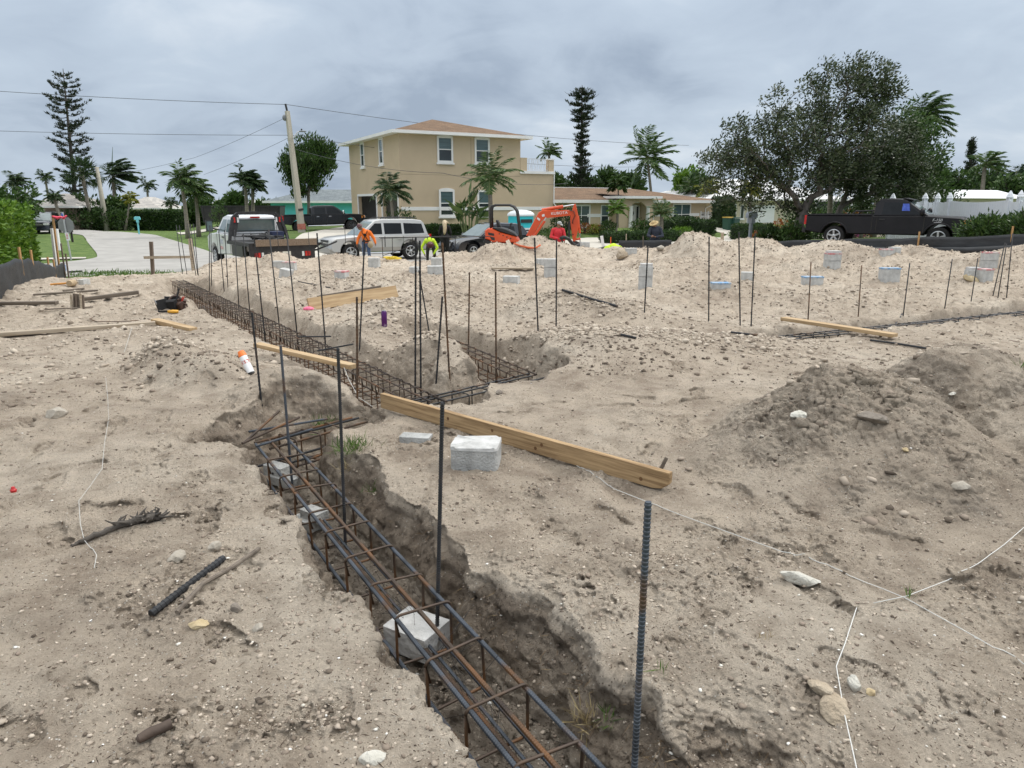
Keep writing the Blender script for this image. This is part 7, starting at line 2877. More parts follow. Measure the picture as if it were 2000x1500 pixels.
# ---------------- concrete blocks
def block(label, x0, x1, yt, yb, paint=None, m=None, name='concrete_block', yaw=None, courses=1, cap_=False, dep=.2, grp='concrete blocks on the sand', lean=0.0):
    c = hit((x0 + x1) / 2, yb)
    D = c.y * CP + (ZC - c.z) * SP
    w_ = (x1 - x0) / FPX * D
    tp = at((x0 + x1) / 2, yt, c.y)
    h_ = max(.08, tp.z - c.z)
    yw = R(rnd.uniform(-14, 14)) if yaw is None else yaw
    w_ = w_ / (math.cos(yw) + dep / max(w_, .1) * abs(math.sin(yw))) if w_ > .15 else w_
    t = thing(name, label, 'block', (c.x, c.y + dep / 2, c.z), yw, grp)
    t.rotation_euler[1] = lean
    for k in range(courses):
        z0, z1 = h_ * k / courses - (.12 if k == 0 else -.006), h_ * (k + 1) / courses
        b = MB()
        b.ext([(-w_ / 2, z0), (w_ / 2, z0), (w_ / 2, z1), (-w_ / 2, z1)], dep, .008)
        b.build('block', m or M_BLOCKP, t, 'sm')
    if paint:
        pm = MB().span((-w_ / 2 - .004, -dep / 2 - .004, h_ - .022), (w_ / 2 + .004, dep / 2 + .004, h_ + .003))
        pm.build('paint_mark', paint, t)
    if cap_:
        MB().span((-w_ * .42, -dep * .45, h_ + .001), (w_ * .46, dep * .46, h_ + .05)).build('cap', M_BLOCKW, t)
    return t


for q in (
        (533, 553, 510, 524, None, 'white block lying left of the red and blue marked one', {}),
        (552, 576, 512, 525, M_RPAINT, 'block with faded red paint below the licence plate', {}),
        (544, 568, 526, 541, None, 'pale block leaning on the slope under the red marked block', {'lean': .2}),
        (653, 678, 530, 545, M_RPAINT, 'small block with red paint edge on the middle bank', {}),
        (719, 741, 504, 522, None, 'white block on the heap under the orange worker', {}),
        (842, 864, 504, 520, None, 'upper block of the stack left of the woman in black', {}),
        (833, 865, 520, 537, None, 'lower block of the stack left of the woman in black', {}),
        (799, 819, 522, 535, None, 'pale block half behind the two tallest dowels', {}),
        (982, 1016, 540, 553, None, 'flat whitish block set in sand in the middle of the lot', {}),
        (1047, 1064, 506, 518, None, 'small block behind the pale pier in the middle of the lot', {}),
        (1063, 1087, 506, 540, None, 'tall pale block pier below the digger arm', {'courses': 2}),
        (1247, 1277, 521, 562, None, 'tallest pale block pier with a white cap below the straw hat man', {'courses': 2, 'cap_': True}),
        (1392, 1427, 553, 566, M_BPAINT, 'low block with blue top left of the two tall dowels', {}),
        (1449, 1475, 532, 545, None, 'low white block behind the two tall dowels', {}),
        (1571, 1608, 541, 557, M_BPAINT, 'low block with blue top beside the rusty topped dowel', {}),
        (1613, 1643, 495, 526, M_RPAINT, 'block pier with red painted edge left below the black pickup', {'courses': 2, 'cap_': True}),
        (1722, 1745, 487, 501, M_RPAINT, 'small red topped block below the pickup door', {}),
        (1741, 1760, 483, 494, None, 'plain block behind the red topped one below the pickup', {}),
        (1722, 1758, 524, 553, M_BPAINT, 'thick block with blue painted top below the pickup', {}),
        (1921, 1948, 493, 527, M_RPAINT, 'tall block with red painted top near the right edge', {'courses': 2}),
        (1891, 1917, 528, 549, None, 'white topped block of the touching twins near the right edge', {'cap_': True}),
        (1917, 1940, 526, 549, M_RPAINT, 'red edged block of the touching twins near the right edge', {}),
        (1222, 1244, 485, 498, None, 'grey block beside the stooping man in lime', {}),
        (1134, 1152, 473, 482, None, 'pale block at the foot of the digger arm', {}),
        (154, 165, 546, 556, None, 'small grey hollow block at the far end of the left sand', {})):
    block(q[5], q[0], q[1], q[2], q[3], q[4], **q[6])

# the nearer block with rounded corners and mortar on top
c = hit(929, 917)
nbk = thing('concrete_block', 'pale concrete block with rounded corners and white mortar top beside the big board', 'block', (c.x, c.y + .11, c.z), R(-6), 'concrete blocks on the sand')
b = MB()
pl = []
for cx_, cy_, a0 in ((.10, .075, 0), (-.10, .075, 90), (-.10, -.075, 180), (.10, -.075, 270)):
    for k in range(5):
        a = R(a0 + 22.5 * k)
        pl.append((cx_ + .035 * math.cos(a), cy_ + .035 * math.sin(a)))
n = len(pl)
V = [(x * 1.0, y, -.08) for x, y in pl] + [(x * 1.0, y, .105) for x, y in pl]
b.add(V, [tuple(reversed(range(n))), tuple(n + i for i in range(n))] + [(i, (i + 1) % n, n + (i + 1) % n, n + i) for i in range(n)])
b.build('block', M_BLOCK, nbk, 'sm')
V = [(x * 1.02, y * 1.02, .106) for x, y in pl] + [(x * 1.0, y * 1.0, .125 + .006 * math.sin(i * 2.1)) for i, (x, y) in enumerate(pl)] + [(0, 0, .135)]
b = MB().add(V, [(i, (i + 1) % n, n + (i + 1) % n, n + i) for i in range(n)] + [(n + i, n + (i + 1) % n, 2 * n) for i in range(n)])
b.build('mortar', M_BLOCKW, nbk, True)


def brick(label, px_, py_, sx, sy, sz, yaw, z=None, pitch=0.0, m=None):
    c = hit(px_, py_) if z is None else gz(px_, py_, z)
    b = MB().ext([(-sx / 2, -sz * .3), (sx / 2, -sz * .3), (sx / 2, sz * .7), (-sx / 2, sz * .7)], sy, .005)
    o = b.build('concrete_brick', m or M_BLOCK, None, 'sm', loc=c + Vector((0, sy * .3, 0)))
    o.rotation_euler = (pitch, 0, yaw)
    return tag(o, label, 'brick', 'concrete bricks')


brick('flat grey brick lying on sand left of the rounded block', 812, 864, .195, .10, .055, R(-10))
brick('small grey brick on the sand right of the tool bag', 402, 606, .22, .12, .07, R(-8))
brick('grey brick propping the cage near the trench corner', 540, 925, .17, .10, .075, R(-30), .84)
brick('flat marked brick beneath the cage propping brick', 555, 945, .20, .10, .06, R(-32), .79)
brick('grey brick under the middle of the near cage', 612, 1012, .15, .09, .06, R(-35), .84)
brick('lower brick beneath the middle of the near cage', 598, 1028, .17, .10, .06, R(-38), .79)
brick('large pale block lying under the near cage by the long dowel', 812, 1262, .22, .18, .11, R(-30), .81, 0, M_BLOCKW)

# ---------------- strings
def string(label, pts, r=.0018, lift=.012, zs=None):
    P = []
    for i, q in enumerate(pts):
        p_ = hit(*q) if zs is None or zs[i] is None else gz(q[0], q[1], zs[i])
        P.append(p_ + Vector((0, 0, lift)))
    # dense points follow the ground
    Q = []
    for a, b in zip(P[:-1], P[1:]):
        k = max(2, int((b - a).length / .03))
        for j in range(k):
            p_ = a.lerp(b, j / k)
            Q.append(Vector((p_.x, p_.y, max(p_.z, sand_z(p_.x, p_.y) + .003))))
    Q.append(P[-1])
    return tag(MB().tube(Q, r, 5).build('string', M_STRING, None, 'all'), label, 'string', 'white mason strings')


string('white string running from the big board down to the right edge', [(1042, 858), (1120, 912), (1200, 960), (1330, 1012), (1500, 1080), (1720, 1158), (1768, 1176), (1900, 1252), (2040, 1330)])
string('white string curving up to the right edge past the dark heap', [(1705, 1185), (1770, 1172), (1850, 1140), (1910, 1108), (1960, 1070), (2030, 1010)])
string('white string with a kink hanging down to the bottom edge at right', [(1672, 1195), (1650, 1262), (1632, 1312), (1648, 1400), (1662, 1470), (1676, 1530)])
string('thin white string winding down the left foreground sand', [(207, 740), (211, 780), (213, 820), (205, 870), (200, 920), (178, 955), (155, 985), (158, 1030), (165, 1060), (190, 1092), (185, 1115)], .0012)
string('short white string on sand below the yellow board end', [(258, 642), (250, 668), (243, 690)], .0018)
string('white string trailing off the pale board into the trench', [(672, 720), (682, 745), (700, 778), (728, 797)], .0022, zs=[1.2, 1.12, 1.05, 1.0])

# ---------------- silt fence, stakes and posts
def silt(label, P, h_, stakes, seed=1, m=None, fold=.03, top=None):
    """black fabric hung between stakes: P = ground points"""
    o_ = P[0]
    t = thing('silt_fence', label, 'silt fence', o_)
    Q = []
    for a, b in zip(P[:-1], P[1:]):
        k = max(2, int((b - a).length / .12))
        Q += [a.lerp(b, j / k) for j in range(k)]
    Q.append(P[-1])
    V, F = [], []
    nz_ = 7
    cum = 0
    for i, p_ in enumerate(Q):
        d = (Q[min(i + 1, len(Q) - 1)] - Q[max(i - 1, 0)])
        nrm = Vector((-d.y, d.x, 0)).normalized()
        if i:
            cum += (p_ - Q[i - 1]).length
        hh = h_ * (1 - .07 * abs(math.sin(cum * 1.35 + seed)) + .04 * float(noise(cum * .8, seed, 2)))
        for j in range(nz_):
            u = j / (nz_ - 1)
            w_ = fold * float(noise(cum * 1.1, u * 1.6 + seed, 5)) * (1 - .5 * u) + .22 * fold * float(noise(cum * 3, u * 5, 8))
            q = p_ - o_ + nrm * w_ + Vector((0, 0, -.12 + (hh + .12) * u))
            V.append(q)
    nn = len(V)
    # a second face 8 mm behind gives the cloth thickness
    nr_ = Vector((P[-1] - P[0]).y * -1, ) if False else None
    dirv = (P[-1] - P[0])
    nb_ = Vector((-dirv.y, dirv.x, 0)).normalized() * .008
    V += [v + nb_ for v in V]
    L2 = len(Q)
    for i in range(L2 - 1):
        for j in range(nz_ - 1):
            a = i * nz_ + j
            F.append((a, a + nz_, a + nz_ + 1, a + 1))
            F.append((nn + a, nn + a + 1, nn + a + nz_ + 1, nn + a + nz_))
        a = i * nz_ + nz_ - 1
        F.append((a, a + nz_, nn + a + nz_, nn + a))
    MB().add(V, F).build('fabric', m or M_SILT, t, 'all')
    for p_, hs_, mm in stakes:
        MB().bar(p_ - o_ - Vector((0, 0, .2)), p_ - o_ + Vector((rnd.uniform(-.03, .03), 0, hs_)), .045, .035, up=(1, 0, 0)).build('stake', mm, t)
    return t


def sp(a, b):
    p_ = st(a, b)
    return Vector((p_.x, p_.y, max(sand_z(p_.x, p_.y) if SAND_A0 < a < SAND_A1 else -9, gnd(a, b))))


LP = [sp(-12.6, b) for b in (-25, -22, -20, -18, -16, -14, -12, -10, -8.2, -6.4, -4.8)]
bk_ = [Vector((-.10, .05, 0))] * 11
silt('sagging black silt fence along the left edge of the lot', LP, .52,
     [(LP[i] + Vector((-.06, .04, 0)), .72, M_STAKE) for i in (2, 4, 5, 7, 8)] + [(LP[10] + Vector((.02, 0, 0)), 1.15, M_STAKED), (LP[10] + Vector((.1, .05, 0)), .8, M_STAKED)], 2, fold=.05)
RP = [st(15.2, -8.0), st(15.0, -11.5), st(14.9, -14), st(14.8, -17), st(14.8, -20), st(14.7, -23), st(14.7, -26), st(14.6, -30)]
for q in RP:
    q.z = 1.02
RPP = []
for px_, py_, Y in ((1500, 481, 27.5), (1560, 478, 26.6), (1640, 476, 25.4), (1720, 475, 24.4), (1800, 474, 23.4), (1880, 472, 22.4), (1960, 470, 21.6), (2060, 468, 20.8)):
    q = at(px_, py_, Y)
    q.z -= .30
    RPP.append(q)
silt('long black silt fence along the right edge below the black pickup', RPP, .48, [(at(1794, 474, 23.4) - Vector((0, 0, .2)), .55, M_STAKE), (at(1974, 470, 21.5) - Vector((0, 0, .2)), .62, M_STAKE)], 5, fold=.05)
rl2 = MB().tube([p_ + Vector((0, -.35, .10 - .02 * (i % 2))) for i, p_ in enumerate(RPP[:4])], .11, 10)
tag(rl2.build('fabric_roll', M_SILT, None, 'all'), 'loose black fabric roll lying before the right silt fence', 'fabric roll')
rl3 = MB().tube([p_ + Vector((0, -.3, .08 - .03 * (i % 2))) for i, p_ in enumerate(RPP[4:])], .10, 10)
tag(rl3.build('fabric_roll', M_SILT, None, 'all'), 'dark crumpled fabric roll at the foot of the silt fence by the right edge', 'fabric roll')
FP_ = [at(px_, py_, 29.6 - .004 * (px_ - 1210)) for px_, py_ in ((1209, 468), (1240, 467), (1275, 468), (1312, 467))]
for q in FP_:
    q.z -= .62
silt('short black silt fence on the street side behind the straw hat man', FP_, .62, [(FP_[0] + Vector((.3, 0, 0)), .85, M_LUMW), (FP_[1] + Vector((.35, -.05, 0)), .75, M_LUMD)], 7, fold=.05)
for x0, y0, x1, y1, Y, w_, m2, lb, nm in (
        (1175, 461, 1181, 482, 26.5, .10, M_TRIM, 'white plastic pipe stub standing beside the stooping man in lime', 'pipe_stub'),
        (1193, 463, 1193, 476, 29, .03, M_OPAINT, 'small orange flag stake by the street silt fence', 'marker_stake'),
        (1411, 454, 1411, 472, 26, .09, M_LUMW, 'grey wooden stake behind the heap right of the straw hat man', 'wooden_stake'),
        (101, 446, 111, 536, 24.6, .075, M_TRIM, 'white vinyl post leaning beside the orange stake', 'vinyl_post'),
        (110, 447, 114, 476, 27.5, .10, M_TRIM, 'short white post behind the orange stake', 'vinyl_post'),
        (103, 421, 117, 534, 24.4, .05, M_STAKE, 'tall orange brown stake tied with pink flagging', 'wooden_stake'),
        (276, 434, 278, 456, 70, .12, mat('cyan_paint', (.16, .55, .60), None, rough=.5), 'cyan post of the turquoise letterbox by the side street', 'letterbox_post')):
    if nm == 'letterbox_post':
        continue
    p_, q = at(x0, y0, Y), at(x1, y1, Y)
    tag(MB().bar(q - Vector((0, 0, .25)), p_, w_, w_, up=(0, 1, 0)).build(nm, m2), lb, 'post')
fl = MB().tube([at(102, 423, 24.4), at(112, 425.5, 24.4), at(120, 424, 24.5), at(124, 426, 24.4), at(130, 421, 24.4)], [.04, .05, .035, .05, .02], 6)
tag(fl.build('flagging_tape', mat('pink_tape', (.78, .05, .10), (.70, .10, .16), 9, .5), None, 'all'), 'pink flagging tape stretched from the tall orange stake', 'tape')

# ---------------- stop sign seen from the back, letterboxes, stones by the street
sY = 35.0
ps = at(139, 506, sY)
sgn = thing('stop_sign', 'grey back of an octagonal stop sign on a steel post at the corner', 'sign', ps)
MB().bar((0, 0, -.3), at(122, 414, sY) - ps, .06, .05, up=(0, 1, 0)).build('post', mat('galvanised', (.42, .43, .43), (.52, .53, .53), 6, .5, metal=.4), sgn)
oc = at(127.5, 440, sY) - ps
oct_ = [(oc.x + .40 * math.cos(R(22.5 + 45 * k)), oc.z + .40 * math.sin(R(22.5 + 45 * k))) for k in range(8)]
MB().ext(oct_, .012, 0, yc=.05).build('plate', mat('sign_back', (.20, .205, .20), (.25, .25, .245), 4, .5, metal=.3), sgn)
pt_ = at(133, 462, sY) - ps
MB().box((pt_.x, -.05, pt_.z), (.17, .012, .38), Matrix.Rotation(R(-8), 3, 'Y')).build('notice', P_WHITE, sgn)
nt2 = MB()
for k in range(4):
    nt2.box((pt_.x - .01, -.058, pt_.z + .12 - .07 * k), (.09, .006, .025))
nt2.build('notice_print', M_REDS, sgn)
tn = at(122, 420, sY) - ps
MB().ball((tn.x, tn.y, tn.z), .06, squash=(1, 1, 1.6)).build('post_cap', mat('blue_cap', (.05, .10, .35), None, rough=.4), sgn)


def letterbox(label, px_, Y, m, m2, h_=1.1):
    p_ = on_ground(px_, Y)
    t = thing('letterbox', label, 'letterbox', p_, R(20))
    MB().span((-.06, -.06, -.15), (.06, .06, h_ - .18)).build('post', m2, t)
    MB().span((-.10, -.16, h_ - .42), (.10, .16, h_ - .19)).build('paper_box', m2, t)
    bx = MB()
    bx.ext([(-.26, h_ - .18), (.26, h_ - .18), (.26, h_ + .0), (.18, h_ + .10), (-.18, h_ + .10), (-.26, h_ + .0)], .24, .02)
    bx.build('box', m, t, 'sm')
    return t


M_LBG = mat('letterbox_grey', (.22, .25, .29), (.27, .30, .34), 5, .4)
M_LBC = mat('letterbox_cyan', (.16, .55, .60), (.20, .60, .64), 5, .4)
letterbox('grey letterbox on a grey post left of the big tree', 1464, 33.5, M_LBG, M_LBG, 1.25)
letterbox('turquoise letterbox on a turquoise post by the side street', 272, 66, M_LBC, M_LBC, 1.5)
letterbox('dark brown letterbox beside the stop sign', 142, 50, M_DARKIN, M_DARKIN, 1.1)

# ---------------- utility poles, street lamp and wires
def pole(label, bx, by, tx, ty, Y, r0, r1, name='utility_pole', square=True):
    b_, t_ = at(bx, by, Y), at(tx, ty, Y)
    b_.z = gnd(*ab(b_)) - .3
    t = thing(name, label, 'utility pole', b_)
    d = t_ - b_
    MB().tube([(0, 0, 0), d * .5, d], [r0, (r0 + r1) / 2, r1], 4 if square else 10).build('shaft', mat('pole_concrete', (.36, .33, .27), (.46, .43, .36), 2, .9, .3, 30, stretch=(1, 1, .1)), t, False if square else 'all')
    return t, b_


up_, ub = pole('tall leaning concrete utility pole with street lamp beside the white truck', 590, 452, 561, 217, 50, .27, .17)


def ul(px_, py_):
    return at(px_, py_, 50) - ub


MB().tube([ul(561, 218), ul(557.5, 203)], .07, 8).build('insulator', M_PLAST, up_)
tf = ul(556, 230)
MB().ball(tf, .16, squash=(1, 1, 1.25)).build('transformer', mat('transformer_grey', (.18, .19, .20), None, rough=.5), up_, 'all')
la = MB().tube([ul(571, 275), ul(574, 268), ul(581, 258), ul(588, 256)], .035, 6)
lao = la.build('lamp_arm', M_IRON, up_, 'all')
MB().ball(ul(591, 256.5), .22, squash=(1.2, .6, .25)).build('lamp_head', mat('lamp_grey', (.20, .21, .22), None, rough=.5), lao, 'all')
MB().ball(ul(589, 253), .06).build('photocell', M_PLAST, lao)
MB().tube([ul(585, 408), ul(586, 412)], .275, 4).build('band', M_STEEL, up_)
MB().tube([ul(588.2, 437), ul(589.4, 448)], .285, 4).build('marker_band', mat('red_marker', (.40, .10, .07), (.5, .2, .15), 9, .7), up_)
pole('leaning bare wooden pole between the far left shrubs', 209, 447, 189, 326, 76, .30, .16, 'utility_pole', False)


def wire(label, pts, r=.013, Y=50, sag=.0):
    P = [at(x, y, yy) for x, y, yy in pts]
    Q = []
    for a, b in zip(P[:-1], P[1:]):
        for k in range(12):
            u = k / 12
            q = a.lerp(b, u)
            q.z -= sag * 4 * u * (1 - u)
            Q.append(q)
    Q.append(P[-1])
    tag(MB().tube(Q, r, 4).build('power_line', M_WIRE, None), label, 'power line', 'overhead wires')


M_WIRE = mat('wire_dark', (.05, .055, .06), None, rough=.6)
wire('top wire from the left edge to the pole top', [(-200, 164, 46), (559, 204, 50)], .015, sag=.15)
wire('upper wire from the pole top over the tan house roof', [(559, 204, 50), (1345, 284, 78)], .016, sag=.5)
wire('middle wire from the left edge to the pole lamp', [(-200, 249, 46), (567, 264, 50)], .013, sag=.12)
wire('middle wire from the pole lamp across the tan house', [(567, 264, 50), (1250, 326, 78)], .015, sag=.6)
wire('slack wire falling left from the transformer', [(555, 231, 50), (380, 308, 66), (180, 350, 76)], .012, sag=.1)
wire('lower slack wire falling left from the lamp arm', [(566, 268, 50), (398, 341, 66)], .012, sag=.1)
wire('low cable from the pole across the front of the tan house', [(573, 290, 50), (865, 338, 49.0), (1110, 358, 56)], .014, sag=.35)

# ---------------- small things on the sand
# spray can
c0 = hit(492, 733)
c1 = at(475, 697, c0.y + .05)
ax_ = (c1 - c0).normalized()
sc_ = thing('spray_can', 'white spray paint can with orange cap lying on the left bank', 'spray can', c0 + Vector((0, -.01, .012)))
MB().tube([(0, 0, 0), ax_ * .012], .030, 16).build('base', M_PLAST, sc_, 'sm')
MB().tube([ax_ * .0125, ax_ * .165], .033, 18).build('can', mat('can_white', (.76, .77, .78), (.80, .80, .80), 5, .35), sc_, 'sm')
MB().tube([ax_ * .095, ax_ * .128], .0336, 18).build('label_band', mat('can_label', (.45, .10, .08), (.72, .70, .68), 60, .4, lo=.42, hi=.55), sc_, 'sm')
MB().tube([ax_ * .1655, ax_ * .18, ax_ * .215], [.034, .034, .026], 16).build('cap', mat('can_cap', (.85, .20, .03), None, rough=.4), sc_, 'sm')
# purple drink can
c = hit(751, 637)
dc = thing('drink_can', 'tall purple drink can standing on the middle bank', 'can', c)
MB().lathe([(.028, -.01), (.034, .01), (.034, .165), (.027, .18), (.024, .18)], n=18).build('can', mat('can_purple', (.10, .02, .14), (.30, .22, .34), 14, .25, metal=.4, lo=.55, hi=.62), dc, 'sm')
MB().lathe([(.026, .181), (.026, .184), (.002, .184)], n=16).build('lid', M_CHROME, dc)
# tool bag with tools
c = hit(337, 606)
tb = thing('tool_bag', 'black leather tool belt bag heaped on the left sand with tools sticking out', 'tool bag', c, R(10))
tb.scale = (.78, .78, .78)
M_LEA = mat('black_leather', (.005, .005, .006), (.011, .010, .010), 12, .85, .6, 30, dist=.01)
M_BLEA = mat('brown_leather', (.05, .026, .018), (.085, .045, .03), 12, .5, .6, 30, dist=.01)
for (x, y, z, r_, sq), mm, nm in ((((-.13, 0, .10, .15), (1, .8, 1)), None, None),) if False else ():
    pass
def pouch(x, y, z, w_, h_, d_, yaw, mm, pitch=0.0):
    b = MB()
    b.ext([(-w_ / 2 * .85, 0), (w_ / 2 * .85, 0), (w_ / 2, h_ * .5), (w_ / 2 * 1.05, h_), (-w_ / 2 * 1.05, h_), (-w_ / 2, h_ * .5)], d_, .03)
    o = b.build('pouch', mm, tb, 'sm', loc=(x, y, z))
    o.rotation_euler = (pitch, R(rnd.uniform(-12, 12)), yaw)
pouch(-.14, -.03, -.01, .20, .21, .12, R(15), M_LEA, R(-18))
pouch(.03, .0, -.01, .17, .20, .13, R(-12), M_LEA, R(12))
pouch(.16, .03, -.01, .15, .16, .12, R(-30), M_BLEA, R(24))
pouch(-.05, .11, -.01, .22, .24, .12, R(5), M_LEA, R(-8))
pouch(.10, .13, -.01, .16, .20, .12, R(25), M_BLEA, R(10))
MB().tube([(.05 + .10 * math.cos(a), .05 + .06 * math.sin(a), .17 + .07 * math.sin(a)) for a in [i * .45 for i in range(9)]], .022, 6).build('belt', M_BLEA, tb, 'all')
MB().tube([(.17, .02, .10), (.26, -.02, .09), (.27, .0, .02), (.18, -.04, .01)], .022, 6).build('strap', M_BLEA, tb, 'all')
MB().tube([(.07, .06, .16), (.13, .08, .38)], .017, 8).build('hammer_handle', M_PLAST, tb)
MB().tube([(.17, .05, .14), (.22, .04, .23)], .010, 6).tube([(.15, .06, .14), (.19, .06, .23)], .010, 6).build('pliers', mat('red_grip', (.50, .05, .03), None, rough=.4), tb)
MB().tube([(-.22, -.06, .06), (-.27, -.08, .20)], .010, 6).build('wrench', M_CHROME, tb)
kf0, kf1 = hit(328, 613), hit(349, 613)
kn_ = thing('drywall_saw', 'saw with yellow handle lying in front of the black tool bag', 'saw', kf0 + Vector((0, 0, .02)))
dv = kf1 - kf0
MB().tube([dv * 0, dv * .5, dv], [.018, .026, .022], 8).build('handle', mat('yellow_handle', (.65, .33, .03), None, rough=.4), kn_, 'all')
MB().bar(dv * -.9, dv * -.02, .012, .03).build('blade', M_STEEL, kn_)
# bundle of stakes
c = hit(151, 604)
for k in range(8):
    mm = M_STAKED if k % 2 else M_LUMD if k % 3 else M_LUMW
    p_ = c + Vector((-.09 + .024 * k, .02 * (k % 3), 0))
    tag(MB().bar(p_ - Vector((0, 0, .06)), p_ + Vector((rnd.uniform(-.01, .01), .05, .20 + .02 * math.sin(k * 2.3))), .021, .024, up=(1, 0, 0)).build('survey_stake', mm, None),
        'one of the short wooden stakes bundled upright on the left sand', 'stake', 'bundle of short wooden stakes')
# sledge hammer and scraps beside the far end
c = hit(141, 560)
sl = thing('sledge_hammer', 'mallet with round pale head and orange handle on the left sand', 'hammer', c + Vector((0, 0, .055)))
MB().lathe([(.001, -.08), (.055, -.08), (.062, -.06), (.062, .06), (.055, .08), (.001, .08)], axis='y', n=16).build('head', mat('mallet_head', (.38, .28, .17), (.46, .35, .22), 6, .8), sl, 'sm')
MB().tube([(-.05, -.02, 0), (-.36, -.06, -.02)], .018, 8).build('handle', mat('orange_handle', (.62, .27, .05), None, rough=.5), sl)
c = on_ground(127, 25.5)
wbt = thing('water_bottle', 'small clear blue water bottle by the leaning white post', 'bottle', hit(128, 531))
MB().lathe([(.04, 0), (.045, .02), (.045, .2), (.018, .27), (.018, .30)], n=12).build('bottle', mat('bottle_blue', (.12, .22, .45), (.45, .52, .60), 20, .15), wbt, 'sm')
MB().lathe([(.02, .30), (.02, .33), (.001, .33)], n=10).build('cap', mat('cap_navy', (.02, .05, .2), None, rough=.4), wbt)
tag(MB().bar(hit(134, 534) + Vector((0, 0, .05)), hit(160, 533) + Vector((0, 0, .05)), .12, .06).build('rubber_strip', M_PLAST), 'black rubber strip lying at the far left end of the sand', 'strip')
c = hit(27, 962)
tag(MB().lathe([(.014, 0), (.016, .012), (.010, .018), (.008, .028), (.001, .03)], n=12).build('bottle_cap', mat('cap_red', (.45, .02, .02), None, rough=.35), None, 'sm', loc=c), 'small red plastic cap on the left foreground sand', 'cap')
# yellow and orange ropes
def coil(label, px_, py_, r_, m, n=40, flat=.5, th=.018, name='rope'):
    c = hit(px_, py_)
    P = [c + Vector((r_ * math.cos(i * .9) * (.6 + .4 * math.sin(i * .37)), r_ * .5 * math.sin(i * .9), .03 + .03 * (i % 5) * flat)) for i in range(n)]
    tag(MB().tube(P, th, 5).build(name, m, None, 'all'), label, 'rope')
coil('coil of yellow rope on the heap under the silver SUV', 766, 508, .28, mat('yellow_rope', (.62, .42, .02), (.72, .55, .05), 9, .7))
sp_ = MB().tube([hit(1004, 481) + Vector((0, 0, .05)), hit(1016, 484) + Vector((0, 0, .05)), hit(1032, 488) + Vector((0, 0, .05)), hit(1046, 489) + Vector((0, 0, .05)), hit(1055, 485) + Vector((0, 0, .06))], .03, 6)
tag(sp_.build('lifting_strap', mat('orange_strap', (.62, .12, .03), (.48, .10, .04), 9, .7), None, 'all'), 'orange lifting strap trailing over the heap by the digger', 'strap')
c = hit(603, 607)
tag(MB().ball((0, 0, .02), .07, squash=(1.2, .7, .5)).build('flagging_tape', mat('pink_ribbon', (.80, .08, .22), (.85, .25, .35), 20, .5), None, 'all', loc=c), 'scrap of pink tape at the left end of the stacked boards', 'tape')

# roots, sticks and stones
def twig(label, pts, rs, m, extra=0, seed=3, name='branch', cat='stick'):
    rng = np.random.default_rng(seed)
    P = [hit(x, y) + Vector((0, 0, rs[i] * .8)) for i, (x, y) in enumerate(pts)]
    Q, rr_ = [], []
    for i in range(len(P) - 1):
        for k in range(6):
            u = k / 6
            Q.append(P[i].lerp(P[i + 1], u) + Vector(rng.normal(0, .25 * rs[i], 3)))
            rr_.append((rs[i] + (rs[i + 1] - rs[i]) * u) * rng.uniform(.85, 1.15))
    Q.append(P[-1])
    rr_.append(rs[-1])
    b = MB().tube(Q, rr_, 7)
    for k in range(extra):
        a = Q[int(len(Q) * rng.uniform(.45, 1)) - 1]
        d = Vector((rng.normal(0, 1), rng.normal(0, 1), abs(rng.normal(.3, .6)))).normalized()
        l = rng.uniform(.03, .085)
        b.tube([a, a + d * l * .5 + Vector(rng.normal(0, .006, 3)), a + d * l], [.009, .006, .002], 5)
    return tag(b.build(name, m, None, 'all'), label, cat)


M_ROOT = mat('dark_root', (.022, .018, .015), (.11, .095, .08), 9, .9, .8, 40, stretch=(1, 1, 1), dist=.01)
M_DRIFT = mat('brown_stick', (.045, .030, .022), (.09, .062, .045), 6, .75, .6, 30, dist=.006)
twig('dark splintered root log with a frayed end on the left foreground', [(140, 1070), (185, 1052), (240, 1032), (290, 1018), (318, 1012)], [.008, .014, .016, .022, .014], M_ROOT, 38, 3, 'root_log', 'root')
_a, _b = hit(270, 1464) + Vector((0, 0, .012)), hit(336, 1424) + Vector((0, 0, .018))
_d = _b - _a
tag(MB().tube([_a, _a + _d * .06, _a + _d * .4 + Vector((0, 0, .003)), _a + _d * .7, _b], [.007, .0125, .0150, .0145, .0150], 12).build('branch', M_DRIFT, None, True), 'short dark brown stick lying at the bottom left', 'stick')
twig('small wooden wedge standing in sand behind the big board end', [(1284, 932), (1296, 912)], [.008, .007], M_LUMD, 0, 5)
stk = hit(1284, 930)
tag(MB().bar(stk, at(1302, 894, stk.y), .012, .018).build('wood_splinter', M_LUMD), 'thin upright splinter of wood behind the end of the big board', 'stick')


